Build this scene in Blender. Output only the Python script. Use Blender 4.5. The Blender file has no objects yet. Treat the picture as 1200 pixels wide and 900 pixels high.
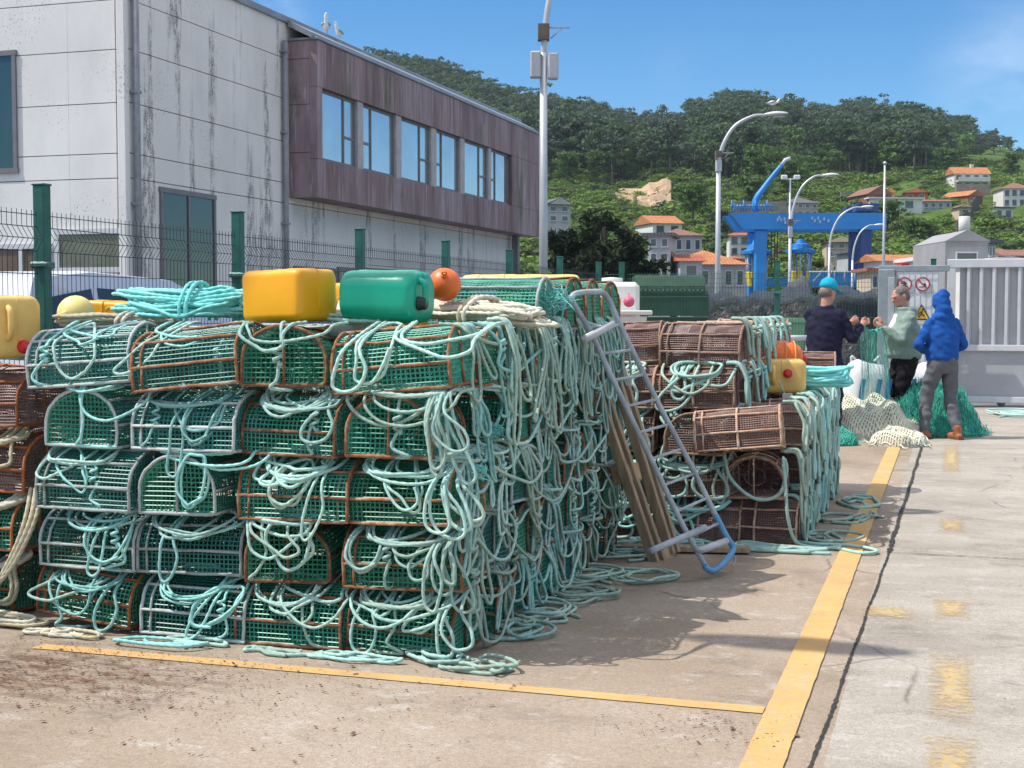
import bpy, math, random
import numpy as np
from mathutils import Vector, Matrix, Euler, noise as mnoise
R = math.radians
rng = np.random.default_rng(7)
random.seed(7)
C = bpy.context.scene.collection
SC = bpy.context.scene

# ------------------------------------------------------------------ camera numbers
F_PX, EYE = 1600.0, 1.55            # focal length in pixels of a 1200 wide picture, eye height
YAW, PITCH = R(17.8), math.atan(85 / 1600)
FWD = np.array([-math.sin(YAW), math.cos(YAW), 0.0]); RGT = np.array([math.cos(YAW), math.sin(YAW), 0.0])
def ray(u, v):
    x, z, y = (u - 600) / F_PX, (450 - v) / F_PX, 1.0
    c, s = math.cos(PITCH), math.sin(PITCH); y, z = y * c + z * s, -y * s + z * c
    c, s = math.cos(YAW), math.sin(YAW)
    return np.array([x * c - y * s, x * s + y * c, z])
EYEP = np.array([0, 0, EYE])
def gnd(u, v, z=0.0):
    r = ray(u, v); return EYEP + r * ((z - EYE) / r[2])
def atx(u, v, X):
    r = ray(u, v); return EYEP + r * (X / r[0])
def aty(u, v, Y):
    r = ray(u, v); return EYEP + r * (Y / r[1])
def atd(u, v, D):
    r = ray(u, v); return EYEP + r * (D / float(r @ FWD))
def onplane(u, v, p, n):
    r = ray(u, v); return EYEP + r * (float((np.array(p) - EYEP) @ n) / float(r @ n))

# ------------------------------------------------------------------ mesh builder
class MB:
    def __init__(s):
        s.v = []; s.f = []; s.m = []; s.sm = []; s.n = 0; s.uv = []
    def add(s, V, Fq, mi=0, smooth=False):
        V = np.asarray(V, float).reshape(-1, 3)
        for F in (Fq if isinstance(Fq, list) else [Fq]):
            F = np.asarray(F, np.int64)
            if F.ndim == 1: F = F.reshape(1, -1)
            s.f.append(F + s.n); s.m.append(np.full(len(F), mi)); s.sm.append(np.full(len(F), smooth))
        s.v.append(V); s.n += len(V)
        return s
    def box(s, c, d, rot=None, mi=0, bev=0.0):
        """box centred at c with full sizes d; rot is a 3x3 or a z angle; bev chamfers every edge"""
        hx, hy, hz = d[0] / 2, d[1] / 2, d[2] / 2
        b = min(bev, hx * .9, hy * .9, hz * .9)
        if b <= 0:
            V = np.array([[x, y, z] for z in (-hz, hz) for y in (-hy, hy) for x in (-hx, hx)])
            Fq = [np.array([[0, 2, 3, 1], [4, 5, 7, 6], [0, 1, 5, 4], [2, 6, 7, 3], [0, 4, 6, 2], [1, 3, 7, 5]])]
        else:
            V = []; idx = {}
            for sx in (-1, 1):
                for sy in (-1, 1):
                    for sz in (-1, 1):
                        for a in range(3):
                            p = [sx * (hx - b), sy * (hy - b), sz * (hz - b)]
                            p[a] = (sx * hx, sy * hy, sz * hz)[a]
                            idx[(sx, sy, sz, a)] = len(V); V.append(p)
            V = np.array(V); q = []; t = []
            for a in range(3):
                o = [k for k in range(3) if k != a]
                for sg in (-1, 1):
                    L = []
                    for (i, j) in ((-1, -1), (1, -1), (1, 1), (-1, 1)):
                        k = [0, 0, 0]; k[a] = sg; k[o[0]] = i; k[o[1]] = j; L.append(idx[(*k, a)])
                    if (sg > 0) == (a == 1): L = L[::-1]
                    q.append(L)
                for i in (-1, 1):
                    for j in (-1, 1):
                        L = []
                        for e in (-1, 1):
                            k = [0, 0, 0]; k[a] = e; k[o[0]] = i; k[o[1]] = j
                            ab = [idx[(*k, o[0])], idx[(*k, o[1])]]
                            L += ab if e < 0 else ab[::-1]
                        q.append(L)
            for sx in (-1, 1):
                for sy in (-1, 1):
                    for sz in (-1, 1): t.append([idx[(sx, sy, sz, a)] for a in range(3)])
            Fq = [np.array(q), np.array(t)]
        s.add(s._rot(V, rot) + np.asarray(c, float), Fq, mi)
        return s
    @staticmethod
    def _rot(V, rot):
        if rot is None: return V
        if np.isscalar(rot):
            c, k = math.cos(rot), math.sin(rot); M = np.array([[c, -k, 0], [k, c, 0], [0, 0, 1]])
        else: M = np.array(rot)
        return V @ M.T
    def span(s, p, q, mi=0, bev=0.0):
        p = np.array(p, float); q = np.array(q, float)
        return s.box((p + q) / 2, np.abs(q - p), None, mi, bev)
    def quad(s, a, b, c, d, mi=0):
        return s.add([a, b, c, d], np.array([[0, 1, 2, 3]]), mi)
    def beam(s, p, q, w, h, mi=0, up=(0, 0, 1), bev=0.0):
        p = np.array(p, float); q = np.array(q, float); d = q - p; L = np.linalg.norm(d); d /= L
        u = np.array(up, float); x = np.cross(d, u)
        if np.linalg.norm(x) < 1e-4: x = np.cross(d, [1, 0, 0])
        x /= np.linalg.norm(x); z = np.cross(x, d)
        return s.box((p + q) / 2, (w, L, h), np.stack([x, d, z], 1), mi, bev)
    def tube(s, P, r, n=8, closed=False, cap=True, mi=0, smooth=True, lobes=0, twist=0.0, lob=0.16, sx=1.0):
        P = np.asarray(P, float); m = len(P)
        if closed: T = np.roll(P, -1, 0) - np.roll(P, 1, 0)
        else: T = np.gradient(P, axis=0)
        T /= np.maximum(np.linalg.norm(T, axis=1, keepdims=True), 1e-9)
        N = np.zeros_like(P); a = np.array([0, 0, 1.0]) if abs(T[0][2]) < .9 else np.array([1.0, 0, 0])
        cur = np.cross(np.cross(T[0], a), T[0]); cur /= np.linalg.norm(cur)
        for i in range(m):
            t = T[i]; cur = cur - t * (cur[0] * t[0] + cur[1] * t[1] + cur[2] * t[2])
            k = math.sqrt(cur[0] ** 2 + cur[1] ** 2 + cur[2] ** 2)
            if k < 1e-6: cur = np.cross(t, [.3, .5, .8]); k = np.linalg.norm(cur)
            cur = cur / k; N[i] = cur
        B = np.cross(T, N)
        th = np.arange(n) * 2 * math.pi / n
        rr = np.broadcast_to(np.asarray(r, float), (m,))[:, None] * np.ones((1, n))
        if lobes:
            ds = np.concatenate([[0], np.cumsum(np.linalg.norm(np.diff(P, axis=0), axis=1))])
            rr = rr * (1 + lob * np.cos(lobes * (th[None, :] - twist * ds[:, None])))
        V = P[:, None, :] + rr[..., None] * (np.cos(th)[None, :, None] * N[:, None, :] * sx + np.sin(th)[None, :, None] * B[:, None, :])
        i = np.arange(m if closed else m - 1)[:, None]; j = np.arange(n)[None, :]
        i2 = (i + 1) % m; j2 = (j + 1) % n
        Fq = np.stack([i * n + j, i * n + j2, i2 * n + j2, i2 * n + j], -1).reshape(-1, 4)
        out = [Fq]
        if cap and not closed:
            out += [np.arange(n)[::-1][None, :], (np.arange(n) + (m - 1) * n)[None, :]]
        s.add(V.reshape(-1, 3), out, mi, smooth); return s
    def rod(s, p, q, r, n=4, mi=0, smooth=True):
        return s.tube([p, q], r, n, mi=mi, smooth=smooth)
    def lathe(s, prof, c=(0, 0, 0), n=20, rot=None, mi=0, smooth=True, sc=(1, 1, 1)):
        th = np.arange(n) * 2 * math.pi / n; prof = np.array(prof, float); m = len(prof)
        V = np.stack([prof[:, 0:1] * np.cos(th) * sc[0], prof[:, 0:1] * np.sin(th) * sc[1], prof[:, 1:2] * np.ones(n) * sc[2]], -1).reshape(-1, 3)
        i = np.arange(m - 1)[:, None]; j = np.arange(n)[None, :]; j2 = (j + 1) % n
        Fq = np.stack([i * n + j, i * n + j2, (i + 1) * n + j2, (i + 1) * n + j], -1).reshape(-1, 4)
        s.add(s._rot(V, rot) + np.array(c, float), [Fq, np.arange(n)[::-1][None], (np.arange(n) + (m - 1) * n)[None]], mi, smooth); return s
    def ball(s, c, r, n=16, m=10, rot=None, mi=0):
        a = np.linspace(-math.pi / 2 + .03, math.pi / 2 - .03, m)
        r = (r, r, r) if np.isscalar(r) else r
        return s.lathe(np.stack([np.cos(a), np.sin(a)], 1), c, n, rot, mi, True, r) if rot is None else s.add(
            MB._rot(MB().lathe(np.stack([np.cos(a), np.sin(a)], 1), (0, 0, 0), n, None, 0, True, r).v[0], rot) + np.array(c), MB._ballf(n, m), mi, True)
    @staticmethod
    def _ballf(n, m):
        i = np.arange(m - 1)[:, None]; j = np.arange(n)[None, :]; j2 = (j + 1) % n
        return [np.stack([i * n + j, i * n + j2, (i + 1) * n + j2, (i + 1) * n + j], -1).reshape(-1, 4), np.arange(n)[::-1][None], (np.arange(n) + (m - 1) * n)[None]]
    def prism(s, poly, z0, z1, mi=0, M=None, smooth=False):
        """poly: (n,2) outline extruded from z0 to z1; M: 4x4-like callable on points"""
        p = np.array(poly, float); n = len(p)
        V = np.concatenate([np.c_[p, np.full(n, z0)], np.c_[p, np.full(n, z1)]])
        j = np.arange(n); j2 = (j + 1) % n
        if M is not None: V = M(V)
        s.add(V, [np.stack([j, j2, j2 + n, j + n], -1), j[::-1][None], (j + n)[None]], mi, smooth); return s
    def grid(s, G, mi=0, smooth=True):
        G = np.asarray(G, float); a, b = G.shape[:2]
        i = np.arange(a - 1)[:, None]; j = np.arange(b - 1)[None, :]
        Fq = np.stack([i * b + j, i * b + j + 1, (i + 1) * b + j + 1, (i + 1) * b + j], -1).reshape(-1, 4)
        s.add(G.reshape(-1, 3), Fq, mi, smooth); return s
    def loft(s, rings, mi=0, smooth=True, caps=True):
        G = np.array(rings, float); m, n = G.shape[:2]
        i = np.arange(m - 1)[:, None]; j = np.arange(n)[None, :]; j2 = (j + 1) % n
        Fq = [np.stack([i * n + j, i * n + j2, (i + 1) * n + j2, (i + 1) * n + j], -1).reshape(-1, 4)]
        if caps: Fq += [np.arange(n)[::-1][None], (np.arange(n) + (m - 1) * n)[None]]
        s.add(G.reshape(-1, 3), Fq, mi, smooth); return s
    def mesh(s, name, mats):
        me = bpy.data.meshes.new(name)
        V = np.concatenate(s.v); me.vertices.add(len(V)); me.vertices.foreach_set('co', V.astype(np.float32).ravel())
        tot = np.concatenate([np.full(len(f), f.shape[1]) for f in s.f]); loops = np.concatenate([f.ravel() for f in s.f])
        me.loops.add(len(loops)); me.loops.foreach_set('vertex_index', loops.astype(np.int32))
        me.polygons.add(len(tot)); st = np.concatenate([[0], np.cumsum(tot)[:-1]])
        me.polygons.foreach_set('loop_start', st.astype(np.int32))
        me.polygons.foreach_set('material_index', np.concatenate(s.m).astype(np.int32))
        me.polygons.foreach_set('use_smooth', np.concatenate(s.sm).astype(bool))
        for m in (mats if isinstance(mats, (list, tuple)) else [mats]): me.materials.append(m)
        me.update(calc_edges=True)
        return me
    def build(s, name, mats, parent=None, loc=None):
        o = bpy.data.objects.new(name, s.mesh(name, mats)); C.objects.link(o)
        if parent is not None: o.parent = parent
        if loc is not None: o.location = loc
        return o

def tag(o, label=None, cat=None, group=None, kind=None):
    if label: o['label'] = label
    if cat: o['category'] = cat
    if group: o['group'] = group
    if kind: o['kind'] = kind
    return o
def empty(name, loc=(0, 0, 0), rot=(0, 0, 0), label=None, cat=None, group=None):
    o = bpy.data.objects.new(name, None); C.objects.link(o); o.empty_display_size = .1
    o.location = loc; o.rotation_euler = rot if not np.isscalar(rot) else (0, 0, rot)
    return tag(o, label, cat, group)
def part(name, mesh, parent, loc=None, rot=None, scale=None):
    o = bpy.data.objects.new(name, mesh); C.objects.link(o); o.parent = parent
    if loc is not None: o.location = loc
    if rot is not None: o.rotation_euler = rot
    if scale is not None: o.scale = scale
    return o
def copy_tree(o, parent=None):
    c = o.copy(); C.objects.link(c)
    if parent is not None: c.parent = parent
    for ch in list(o.children): copy_tree(ch, c)
    return c

def spline(P, step=None, n=None, closed=False):
    """Catmull-Rom curve through P, resampled to an even step"""
    P = np.asarray(P, float); m = len(P)
    if closed: Q = np.concatenate([P[-1:], P, P[:2]]); k = m
    else: Q = np.concatenate([2 * P[:1] - P[1:2], P, 2 * P[-1:] - P[-2:-1]]); k = m - 1
    t = np.linspace(0, 1, 14, endpoint=False)[:, None]; out = []
    for i in range(k):
        a, b, c, d = Q[i], Q[i + 1], Q[i + 2], Q[i + 3]
        out.append(.5 * ((2 * b) + (-a + c) * t + (2 * a - 5 * b + 4 * c - d) * t ** 2 + (-a + 3 * b - 3 * c + d) * t ** 3))
    out.append((P[:1] if closed else P[-1:])); X = np.concatenate(out)
    ds = np.concatenate([[0], np.cumsum(np.linalg.norm(np.diff(X, axis=0), axis=1))])
    if n is None: n = max(4, int(ds[-1] / step) + 1)
    q = np.linspace(0, ds[-1], n, endpoint=not closed)
    return np.stack([np.interp(q, ds, X[:, i]) for i in range(3)], 1)

# ------------------------------------------------------------------ materials
class NT:
    def __init__(s, name, rough=.6, metal=0.0, spec=.5):
        s.m = bpy.data.materials.new(name); s.m.use_nodes = True; s.t = s.m.node_tree; s.t.nodes.clear()
        s.out = s.n('ShaderNodeOutputMaterial'); s.b = s.n('ShaderNodeBsdfPrincipled'); s.l(s.b.outputs[0], s.out.inputs[0])
        s.b.inputs['Roughness'].default_value = rough; s.b.inputs['Metallic'].default_value = metal
        s.b.inputs['Specular IOR Level'].default_value = spec; s._co = None
    def n(s, t, **k):
        x = s.t.nodes.new(t)
        for a, v in k.items(): setattr(x, a, v)
        return x
    def l(s, a, b): s.t.links.new(a, b)
    def co(s, kind='Object', scale=None):
        if s._co is None: s._co = s.n('ShaderNodeTexCoord')
        o = s._co.outputs[kind]
        if scale is None: return o
        mp = s.n('ShaderNodeMapping'); mp.inputs['Scale'].default_value = scale; s.l(o, mp.inputs[0]); return mp.outputs[0]
    def noise(s, scale, detail=4, rough=.55, stretch=None, kind='Object', dist=0.0):
        x = s.n('ShaderNodeTexNoise'); x.inputs['Scale'].default_value = scale; x.inputs['Detail'].default_value = detail
        x.inputs['Roughness'].default_value = rough; x.inputs['Distortion'].default_value = dist
        s.l(s.co(kind, stretch), x.inputs['Vector']); return x.outputs[0]
    def ramp(s, x, stops):
        r = s.n('ShaderNodeValToRGB'); e = r.color_ramp.elements
        while len(e) < len(stops): e.new(.5)
        for i, (p, c) in enumerate(stops):
            e[i].position = p; e[i].color = (c, c, c, 1) if np.isscalar(c) else (*c[:3], 1)
        s.l(x, r.inputs[0]); return r.outputs[0]
    def mix(s, f, a, b, mode='MIX'):
        x = s.n('ShaderNodeMix', data_type='RGBA', blend_type=mode)
        for i, v in ((0, f), (6, a), (7, b)):
            if hasattr(v, 'node'): s.l(v, x.inputs[i])
            else: x.inputs[i].default_value = v if np.isscalar(v) and i == 0 else (*v[:3], 1)
        return x.outputs[2]
    def math(s, op, a, b=0.0, clamp=False):
        x = s.n('ShaderNodeMath', operation=op, use_clamp=clamp)
        for i, v in ((0, a), (1, b)):
            if hasattr(v, 'node'): s.l(v, x.inputs[i])
            else: x.inputs[i].default_value = v
        return x.outputs[0]
    def rnd(s): return s.n('ShaderNodeObjectInfo').outputs['Random']
    def col(s, x):
        if hasattr(x, 'node'): s.l(x, s.b.inputs['Base Color'])
        else: s.b.inputs['Base Color'].default_value = (*x[:3], 1)
        return s
    def bump(s, h, strength=.3, dist=.01):
        x = s.n('ShaderNodeBump'); x.inputs['Strength'].default_value = strength; x.inputs['Distance'].default_value = dist
        s.l(h, x.inputs['Height']); s.l(x.outputs[0], s.b.inputs['Normal']); return s
def simple(name, c, rough=.6, metal=0.0, var=.25, scale=6.0, bump=0.0, objvar=0.0, spec=.5, stretch=None):
    """base colour with uneven wear: mottled lighter and darker by var"""
    t = NT(name, rough, metal, spec)
    c = np.array(c); x = t.mix(t.ramp(t.noise(scale, 5, .6, stretch), [(.3, 0.), (.7, 1.)]), tuple(c * (1 - var)), tuple(np.minimum(c * (1 + var), .95)))
    if objvar:
        hv = t.n('ShaderNodeHueSaturation'); t.l(x, hv.inputs['Color'])
        t.l(t.math('ADD', t.math('MULTIPLY', t.rnd(), 2 * objvar), 1 - objvar), hv.inputs['Value'])
        x = hv.outputs[0]
    t.col(x)
    if bump: t.bump(t.noise(scale * 6, 4, .6, stretch), bump, .01)
    return t.m

# ------------------------------------------------------------------ render, camera, light
cam = bpy.data.cameras.new('camera'); camo = bpy.data.objects.new('camera', cam); C.objects.link(camo); SC.camera = camo
cam.sensor_width = 36; cam.lens = 36 * F_PX / 1200; cam.clip_end = 4000; cam.clip_start = .1
camo.location = (0, 0, EYE); camo.rotation_euler = (R(90) - PITCH, 0, YAW)
SUN_EL, SUN_AZ = R(57), R(23)           # light travels towards +x and a little +y
L = bpy.data.lights.new('sun', 'SUN'); L.energy = 3.7; L.angle = R(.5); L.color = (1, .955, .88)
lo = bpy.data.objects.new('sun', L); C.objects.link(lo)
d = Vector((math.cos(SUN_AZ) * math.cos(SUN_EL), math.sin(SUN_AZ) * math.cos(SUN_EL), -math.sin(SUN_EL)))
lo.rotation_euler = d.to_track_quat('-Z', 'Y').to_euler(); lo.location = (-20, -10, 30)
W = bpy.data.worlds.new('World'); SC.world = W; W.use_nodes = True
wt = W.node_tree; wt.nodes.clear()
wo = wt.nodes.new('ShaderNodeOutputWorld'); bg = wt.nodes.new('ShaderNodeBackground'); sky = wt.nodes.new('ShaderNodeTexSky')
sky.sky_type = 'NISHITA'; sky.sun_disc = False; sky.sun_elevation = SUN_EL
sky.sun_rotation = math.atan2(-d.x, -d.y)    # compass direction of the sun, from +y towards +x
sky.air_density = 1.0; sky.dust_density = .1; sky.ozone_density = 3.2; sky.altitude = 900
bg.inputs[1].default_value = .108
# faint clouds low in the sky, by direction
tc = wt.nodes.new('ShaderNodeTexCoord')
def wn(t, **k):
    x = wt.nodes.new(t)
    for a, v in k.items(): setattr(x, a, v)
    return x
nz = wn('ShaderNodeTexNoise'); nz.inputs['Scale'].default_value = 7; nz.inputs['Detail'].default_value = 7; nz.inputs['Roughness'].default_value = .58
mp = wn('ShaderNodeMapping'); mp.inputs['Scale'].default_value = (1, 1, 2.2); wt.links.new(tc.outputs['Generated'], mp.inputs[0]); wt.links.new(mp.outputs[0], nz.inputs['Vector'])
total = None
for (u, v, size, amt) in ((1185, 85, .055, .16), (815, 72, .035, .045), (318, 0, .03, .2), ):
    r_ = ray(u, v); r_ /= np.linalg.norm(r_)
    dist = wn('ShaderNodeVectorMath', operation='DISTANCE'); wt.links.new(tc.outputs['Generated'], dist.inputs[0]); dist.inputs[1].default_value = r_
    mr = wn('ShaderNodeMapRange', interpolation_type='SMOOTHSTEP'); wt.links.new(dist.outputs['Value'], mr.inputs[0])
    mr.inputs[1].default_value = size * 1.3; mr.inputs[2].default_value = size * .1; mr.inputs[3].default_value = 0; mr.inputs[4].default_value = amt
    if total is None: total = mr.outputs[0]
    else:
        a = wn('ShaderNodeMath', operation='MAXIMUM'); wt.links.new(total, a.inputs[0]); wt.links.new(mr.outputs[0], a.inputs[1]); total = a.outputs[0]
# bright broken cloud added high overhead, out of view, to raise the fill light
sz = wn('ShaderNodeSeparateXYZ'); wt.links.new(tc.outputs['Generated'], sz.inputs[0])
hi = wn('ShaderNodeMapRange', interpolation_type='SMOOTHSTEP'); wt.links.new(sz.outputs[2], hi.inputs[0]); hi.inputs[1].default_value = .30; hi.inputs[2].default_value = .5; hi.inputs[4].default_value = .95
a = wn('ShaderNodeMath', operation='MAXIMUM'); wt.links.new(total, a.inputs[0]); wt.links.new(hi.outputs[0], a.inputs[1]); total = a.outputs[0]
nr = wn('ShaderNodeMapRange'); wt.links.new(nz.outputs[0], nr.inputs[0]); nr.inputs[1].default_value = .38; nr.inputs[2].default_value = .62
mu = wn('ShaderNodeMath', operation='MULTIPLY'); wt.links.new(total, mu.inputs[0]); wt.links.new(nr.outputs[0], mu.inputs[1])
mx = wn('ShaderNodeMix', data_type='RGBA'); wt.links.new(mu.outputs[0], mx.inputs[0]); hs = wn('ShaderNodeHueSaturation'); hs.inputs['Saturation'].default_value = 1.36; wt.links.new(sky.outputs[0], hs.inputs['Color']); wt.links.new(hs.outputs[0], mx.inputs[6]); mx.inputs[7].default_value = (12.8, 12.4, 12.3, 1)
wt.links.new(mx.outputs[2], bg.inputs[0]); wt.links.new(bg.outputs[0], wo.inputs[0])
SC.view_settings.view_transform = 'Standard'; SC.view_settings.look = 'None'; SC.view_settings.gamma = 1; SC.view_settings.exposure = .46
SC.render.engine = 'CYCLES'; SC.cycles.max_bounces = 6; SC.cycles.transparent_max_bounces = 12; SC.cycles.use_denoising = True
# ================================================================== ground and markings
def ground_mat():
    t = NT('concrete_ground', .85, 0, .25)
    big = t.ramp(t.noise(.55, 6, .6), [(.3, (.26, .198, .14)), (.5, (.345, .276, .206)), (.72, (.42, .35, .28))])
    c2 = t.ramp(t.noise(.7, 6, .65, (1, 1.8, 1)), [(.3, (.275, .24, .20)), (.5, (.36, .322, .272)), (.7, (.44, .40, .345))])
    sx = t.n('ShaderNodeSeparateXYZ'); t.l(t.co(), sx.inputs[0])
    right = t.math('GREATER_THAN', sx.outputs[0], -.39)
    base = t.mix(right, big, c2)
    # asphalt beyond the transverse fence and the mesh fence
    far = t.math('MAXIMUM', t.math('GREATER_THAN', sx.outputs[1], 23.4), t.math('LESS_THAN', sx.outputs[0], -6.0))
    base = t.mix(far, base, t.ramp(t.noise(2, 5), [(.3, (.11, .11, .11)), (.7, (.19, .185, .18))]))
    stain = t.ramp(t.noise(1.9, 9, .76, (.9, 1.2, 1)), [(.53, 0.), (.66, 1.)])
    base = t.mix(t.math('MULTIPLY', stain, .5), base, (.15, .125, .105))
    pale = t.ramp(t.noise(3.6, 9, .78, (1, 1.5, 1)), [(.54, 0.), (.68, 1.)])
    base = t.mix(t.math('MULTIPLY', pale, .5), base, (.6, .58, .55))
    # rust-brown dirt by the corner of the pots
    gx = t.math('MULTIPLY', t.math('ADD', sx.outputs[0], 3.75), .85); gy = t.math('MULTIPLY', t.math('ADD', sx.outputs[1], -4.9), 1.6)
    rr = t.math('SQRT', t.math('ADD', t.math('MULTIPLY', gx, gx), t.math('MULTIPLY', gy, gy)))
    near = t.ramp(rr, [(.3, 1.), (1., 0.)])
    dirt = t.ramp(t.noise(5.5, 9, .74, (1, 2.2, 1)), [(.45, 0.), (.57, 1.)])
    base = t.mix(t.math('MULTIPLY', t.math('MULTIPLY', dirt, near), .85), base, (.12, .055, .032))
    vo = t.n('ShaderNodeTexVoronoi', feature='DISTANCE_TO_EDGE'); vo.inputs['Scale'].default_value = .55
    wv_ = t.n('ShaderNodeMix', data_type='VECTOR'); wv_.inputs[0].default_value = .12; t.l(t.co(), wv_.inputs[4]); nn_ = t.n('ShaderNodeTexNoise'); nn_.inputs['Scale'].default_value = 2.2; nn_.inputs['Detail'].default_value = 8; t.l(t.co(), nn_.inputs['Vector']); t.l(nn_.outputs['Color'], wv_.inputs[5]); t.l(wv_.outputs[1], vo.inputs['Vector'])
    crack = t.math('MULTIPLY', t.ramp(vo.outputs['Distance'], [(.0, 1.), (.006, 0.)]), t.ramp(t.noise(1.1, 4), [(.5, 0.), (.6, .7)]))
    base = t.mix(crack, base, (.09, .075, .06))
    grit = t.ramp(t.noise(38, 8, .8), [(.3, .72), (.7, 1.22)]); base = t.mix(1.0, base, grit, 'MULTIPLY')
    sp = t.ramp(t.noise(120, 3, .7), [(.36, 0.), (.44, 1.)])
    base = t.mix(t.math('SUBTRACT', 1.0, sp), base, (.17, .145, .12))
    sp2 = t.ramp(t.noise(60, 4, .7), [(.62, 0.), (.7, 1.)])
    base = t.mix(t.math('MULTIPLY', sp2, .5), base, (.62, .59, .54))
    t.col(base)
    t.bump(t.math('ADD', t.noise(70, 6, .7), t.math('MULTIPLY', t.noise(4, 5), 2.0)), .35, .008)
    return t.m
M_GROUND = ground_mat()
g = MB(); n = 60
xs = np.concatenate([np.linspace(-900, -12, 12), np.linspace(-10, 10, 30), np.linspace(12, 900, 12)])
ys = np.concatenate([np.linspace(-200, -5, 5), np.linspace(-3, 30, 40), np.linspace(35, 1200, 12)])
GX, GY = np.meshgrid(xs, ys)
g.grid(np.stack([GX, GY, np.zeros_like(GX)], -1)); tag(g.build('ground', M_GROUND), kind='structure')

def paint_mat(name, c, lo, hi, cov=.85):
    t = NT(name, .8, 0, .3)
    wear = t.ramp(t.noise(26, 8, .78), [(lo, 0.), (hi, 1.)])
    under = t.ramp(t.noise(3, 6, .65), [(.3, (.33, .295, .255)), (.7, (.47, .44, .4))])
    pc = t.ramp(t.noise(4, 6, .6), [(.3, tuple(np.array(c) * .8)), (.7, tuple(np.minimum(np.array(c) * 1.12, .9)))])
    dirt = t.ramp(t.noise(1.2, 6, .7), [(.35, 0.), (.75, .45)])
    t.col(t.mix(dirt, t.mix(t.math('MULTIPLY', wear, cov), under, pc), (.42, .34, .22)))
    t.bump(t.noise(80, 5, .7), .3, .006); return t.m
M_YEL = paint_mat('yellow_road_paint', (.66, .35, .07), .32, .48, .84)
M_YEL2 = paint_mat('worn_yellow_paint', (.66, .42, .08), .36, .56, .75)
def fade_edges(m):
    t = m.node_tree; n = t.nodes; tc_ = n.new('ShaderNodeTexCoord'); sp_ = n.new('ShaderNodeSeparateXYZ'); t.links.new(tc_.outputs['Generated'], sp_.inputs[0])
    def M(op, a, c=None, clamp=False):
        x = n.new('ShaderNodeMath'); x.operation = op; x.use_clamp = clamp
        for i, v in enumerate((a, c)):
            if v is None: continue
            if hasattr(v, 'node'): t.links.new(v, x.inputs[i])
            else: x.inputs[i].default_value = v
        return x.outputs[0]
    ex = M('ABSOLUTE', M('SUBTRACT', sp_.outputs[0], .5)); ey = M('ABSOLUTE', M('SUBTRACT', sp_.outputs[1], .5)); ed = M('MAXIMUM', ex, ey)
    nz_ = n.new('ShaderNodeTexNoise'); nz_.inputs['Scale'].default_value = 22; nz_.inputs['Detail'].default_value = 9; nz_.inputs['Roughness'].default_value = .75; t.links.new(tc_.outputs['Object'], nz_.inputs['Vector'])
    a_ = M('MULTIPLY', M('ADD', M('MULTIPLY', M('SUBTRACT', .5, ed), 3.0), M('MULTIPLY', M('SUBTRACT', nz_.outputs[0], .56), 3.4), True), .85)
    tr = n.new('ShaderNodeBsdfTransparent'); mx_ = n.new('ShaderNodeMixShader'); out = [x for x in n if x.type == 'OUTPUT_MATERIAL'][0]; pb = [x for x in n if x.type == 'BSDF_PRINCIPLED'][0]
    t.links.new(a_, mx_.inputs[0]); t.links.new(tr.outputs[0], mx_.inputs[1]); t.links.new(pb.outputs[0], mx_.inputs[2]); t.links.new(mx_.outputs[0], out.inputs[0])
fade_edges(M_YEL2)
def strip(name, x0, x1, y0, y1, z, m, jag=.0013, seg=.06):
    """painted strip with slightly ragged edges"""
    b = MB(); along_y = (y1 - y0) > (x1 - x0)
    L_ = (y1 - y0) if along_y else (x1 - x0); k = max(4, int(L_ / seg)); t_ = np.linspace(0, 1, k)
    a = rng.normal(0, jag, k); c = rng.normal(0, jag, k); ends = np.zeros(k)
    if along_y: G = np.stack([np.stack([x0 + a, y0 + t_ * L_, np.full(k, z)], 1), np.stack([x1 + c, y0 + t_ * L_, np.full(k, z)], 1)], 1)
    else: G = np.stack([np.stack([x0 + t_ * L_, y1 + a, np.full(k, z)], 1), np.stack([x0 + t_ * L_, y0 + c, np.full(k, z)], 1)], 1)
    b.grid(G, smooth=False); o = b.build(name, m); return tag(o, kind='structure')
strip('road_marking', -.66, -.518, 2.5, 17.5, .008, M_YEL)
strip('road_marking', -4.0, -.667, 5.235, 5.325, .004, M_YEL)
strip('road_marking', -2.1, -.667, 9.0, 9.09, .004, M_YEL)
for (y0, y1) in ((13.4, 17.0), (9.95, 10.75), (7.15, 7.7), (5.3, 6.5), (4.4, 5.22)):
    # worn dashes: irregular patches
    b = MB(); k = 26; a = np.linspace(0, 2 * math.pi, k, endpoint=False)
    rx = .105 * (1 + rng.normal(0, .05, k)); e = 5.0
    px = rx * np.sign(np.cos(a)) * np.abs(np.cos(a)) ** (2 / e); py = (y1 - y0) / 2 * np.sign(np.sin(a)) * np.abs(np.sin(a)) ** (2 / e) * (1 + rng.normal(0, .05, k))
    b.add(np.stack([.03 + px, (y0 + y1) / 2 + py, np.full(k, .004)], 1), np.arange(k)[None]); tag(b.build('road_marking', M_YEL2), kind='structure')
b = MB(); k = 24; a = np.linspace(0, 2 * math.pi, k, endpoint=False)
b.add(np.stack([-.28 + .14 * np.cos(a) * (1 + rng.normal(0, .2, k)), 7.25 + .16 * np.sin(a) * (1 + rng.normal(0, .2, k)), np.full(k, .004)], 1), np.arange(k)[None]); tag(b.build('road_marking', M_YEL2), kind='structure')
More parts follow.
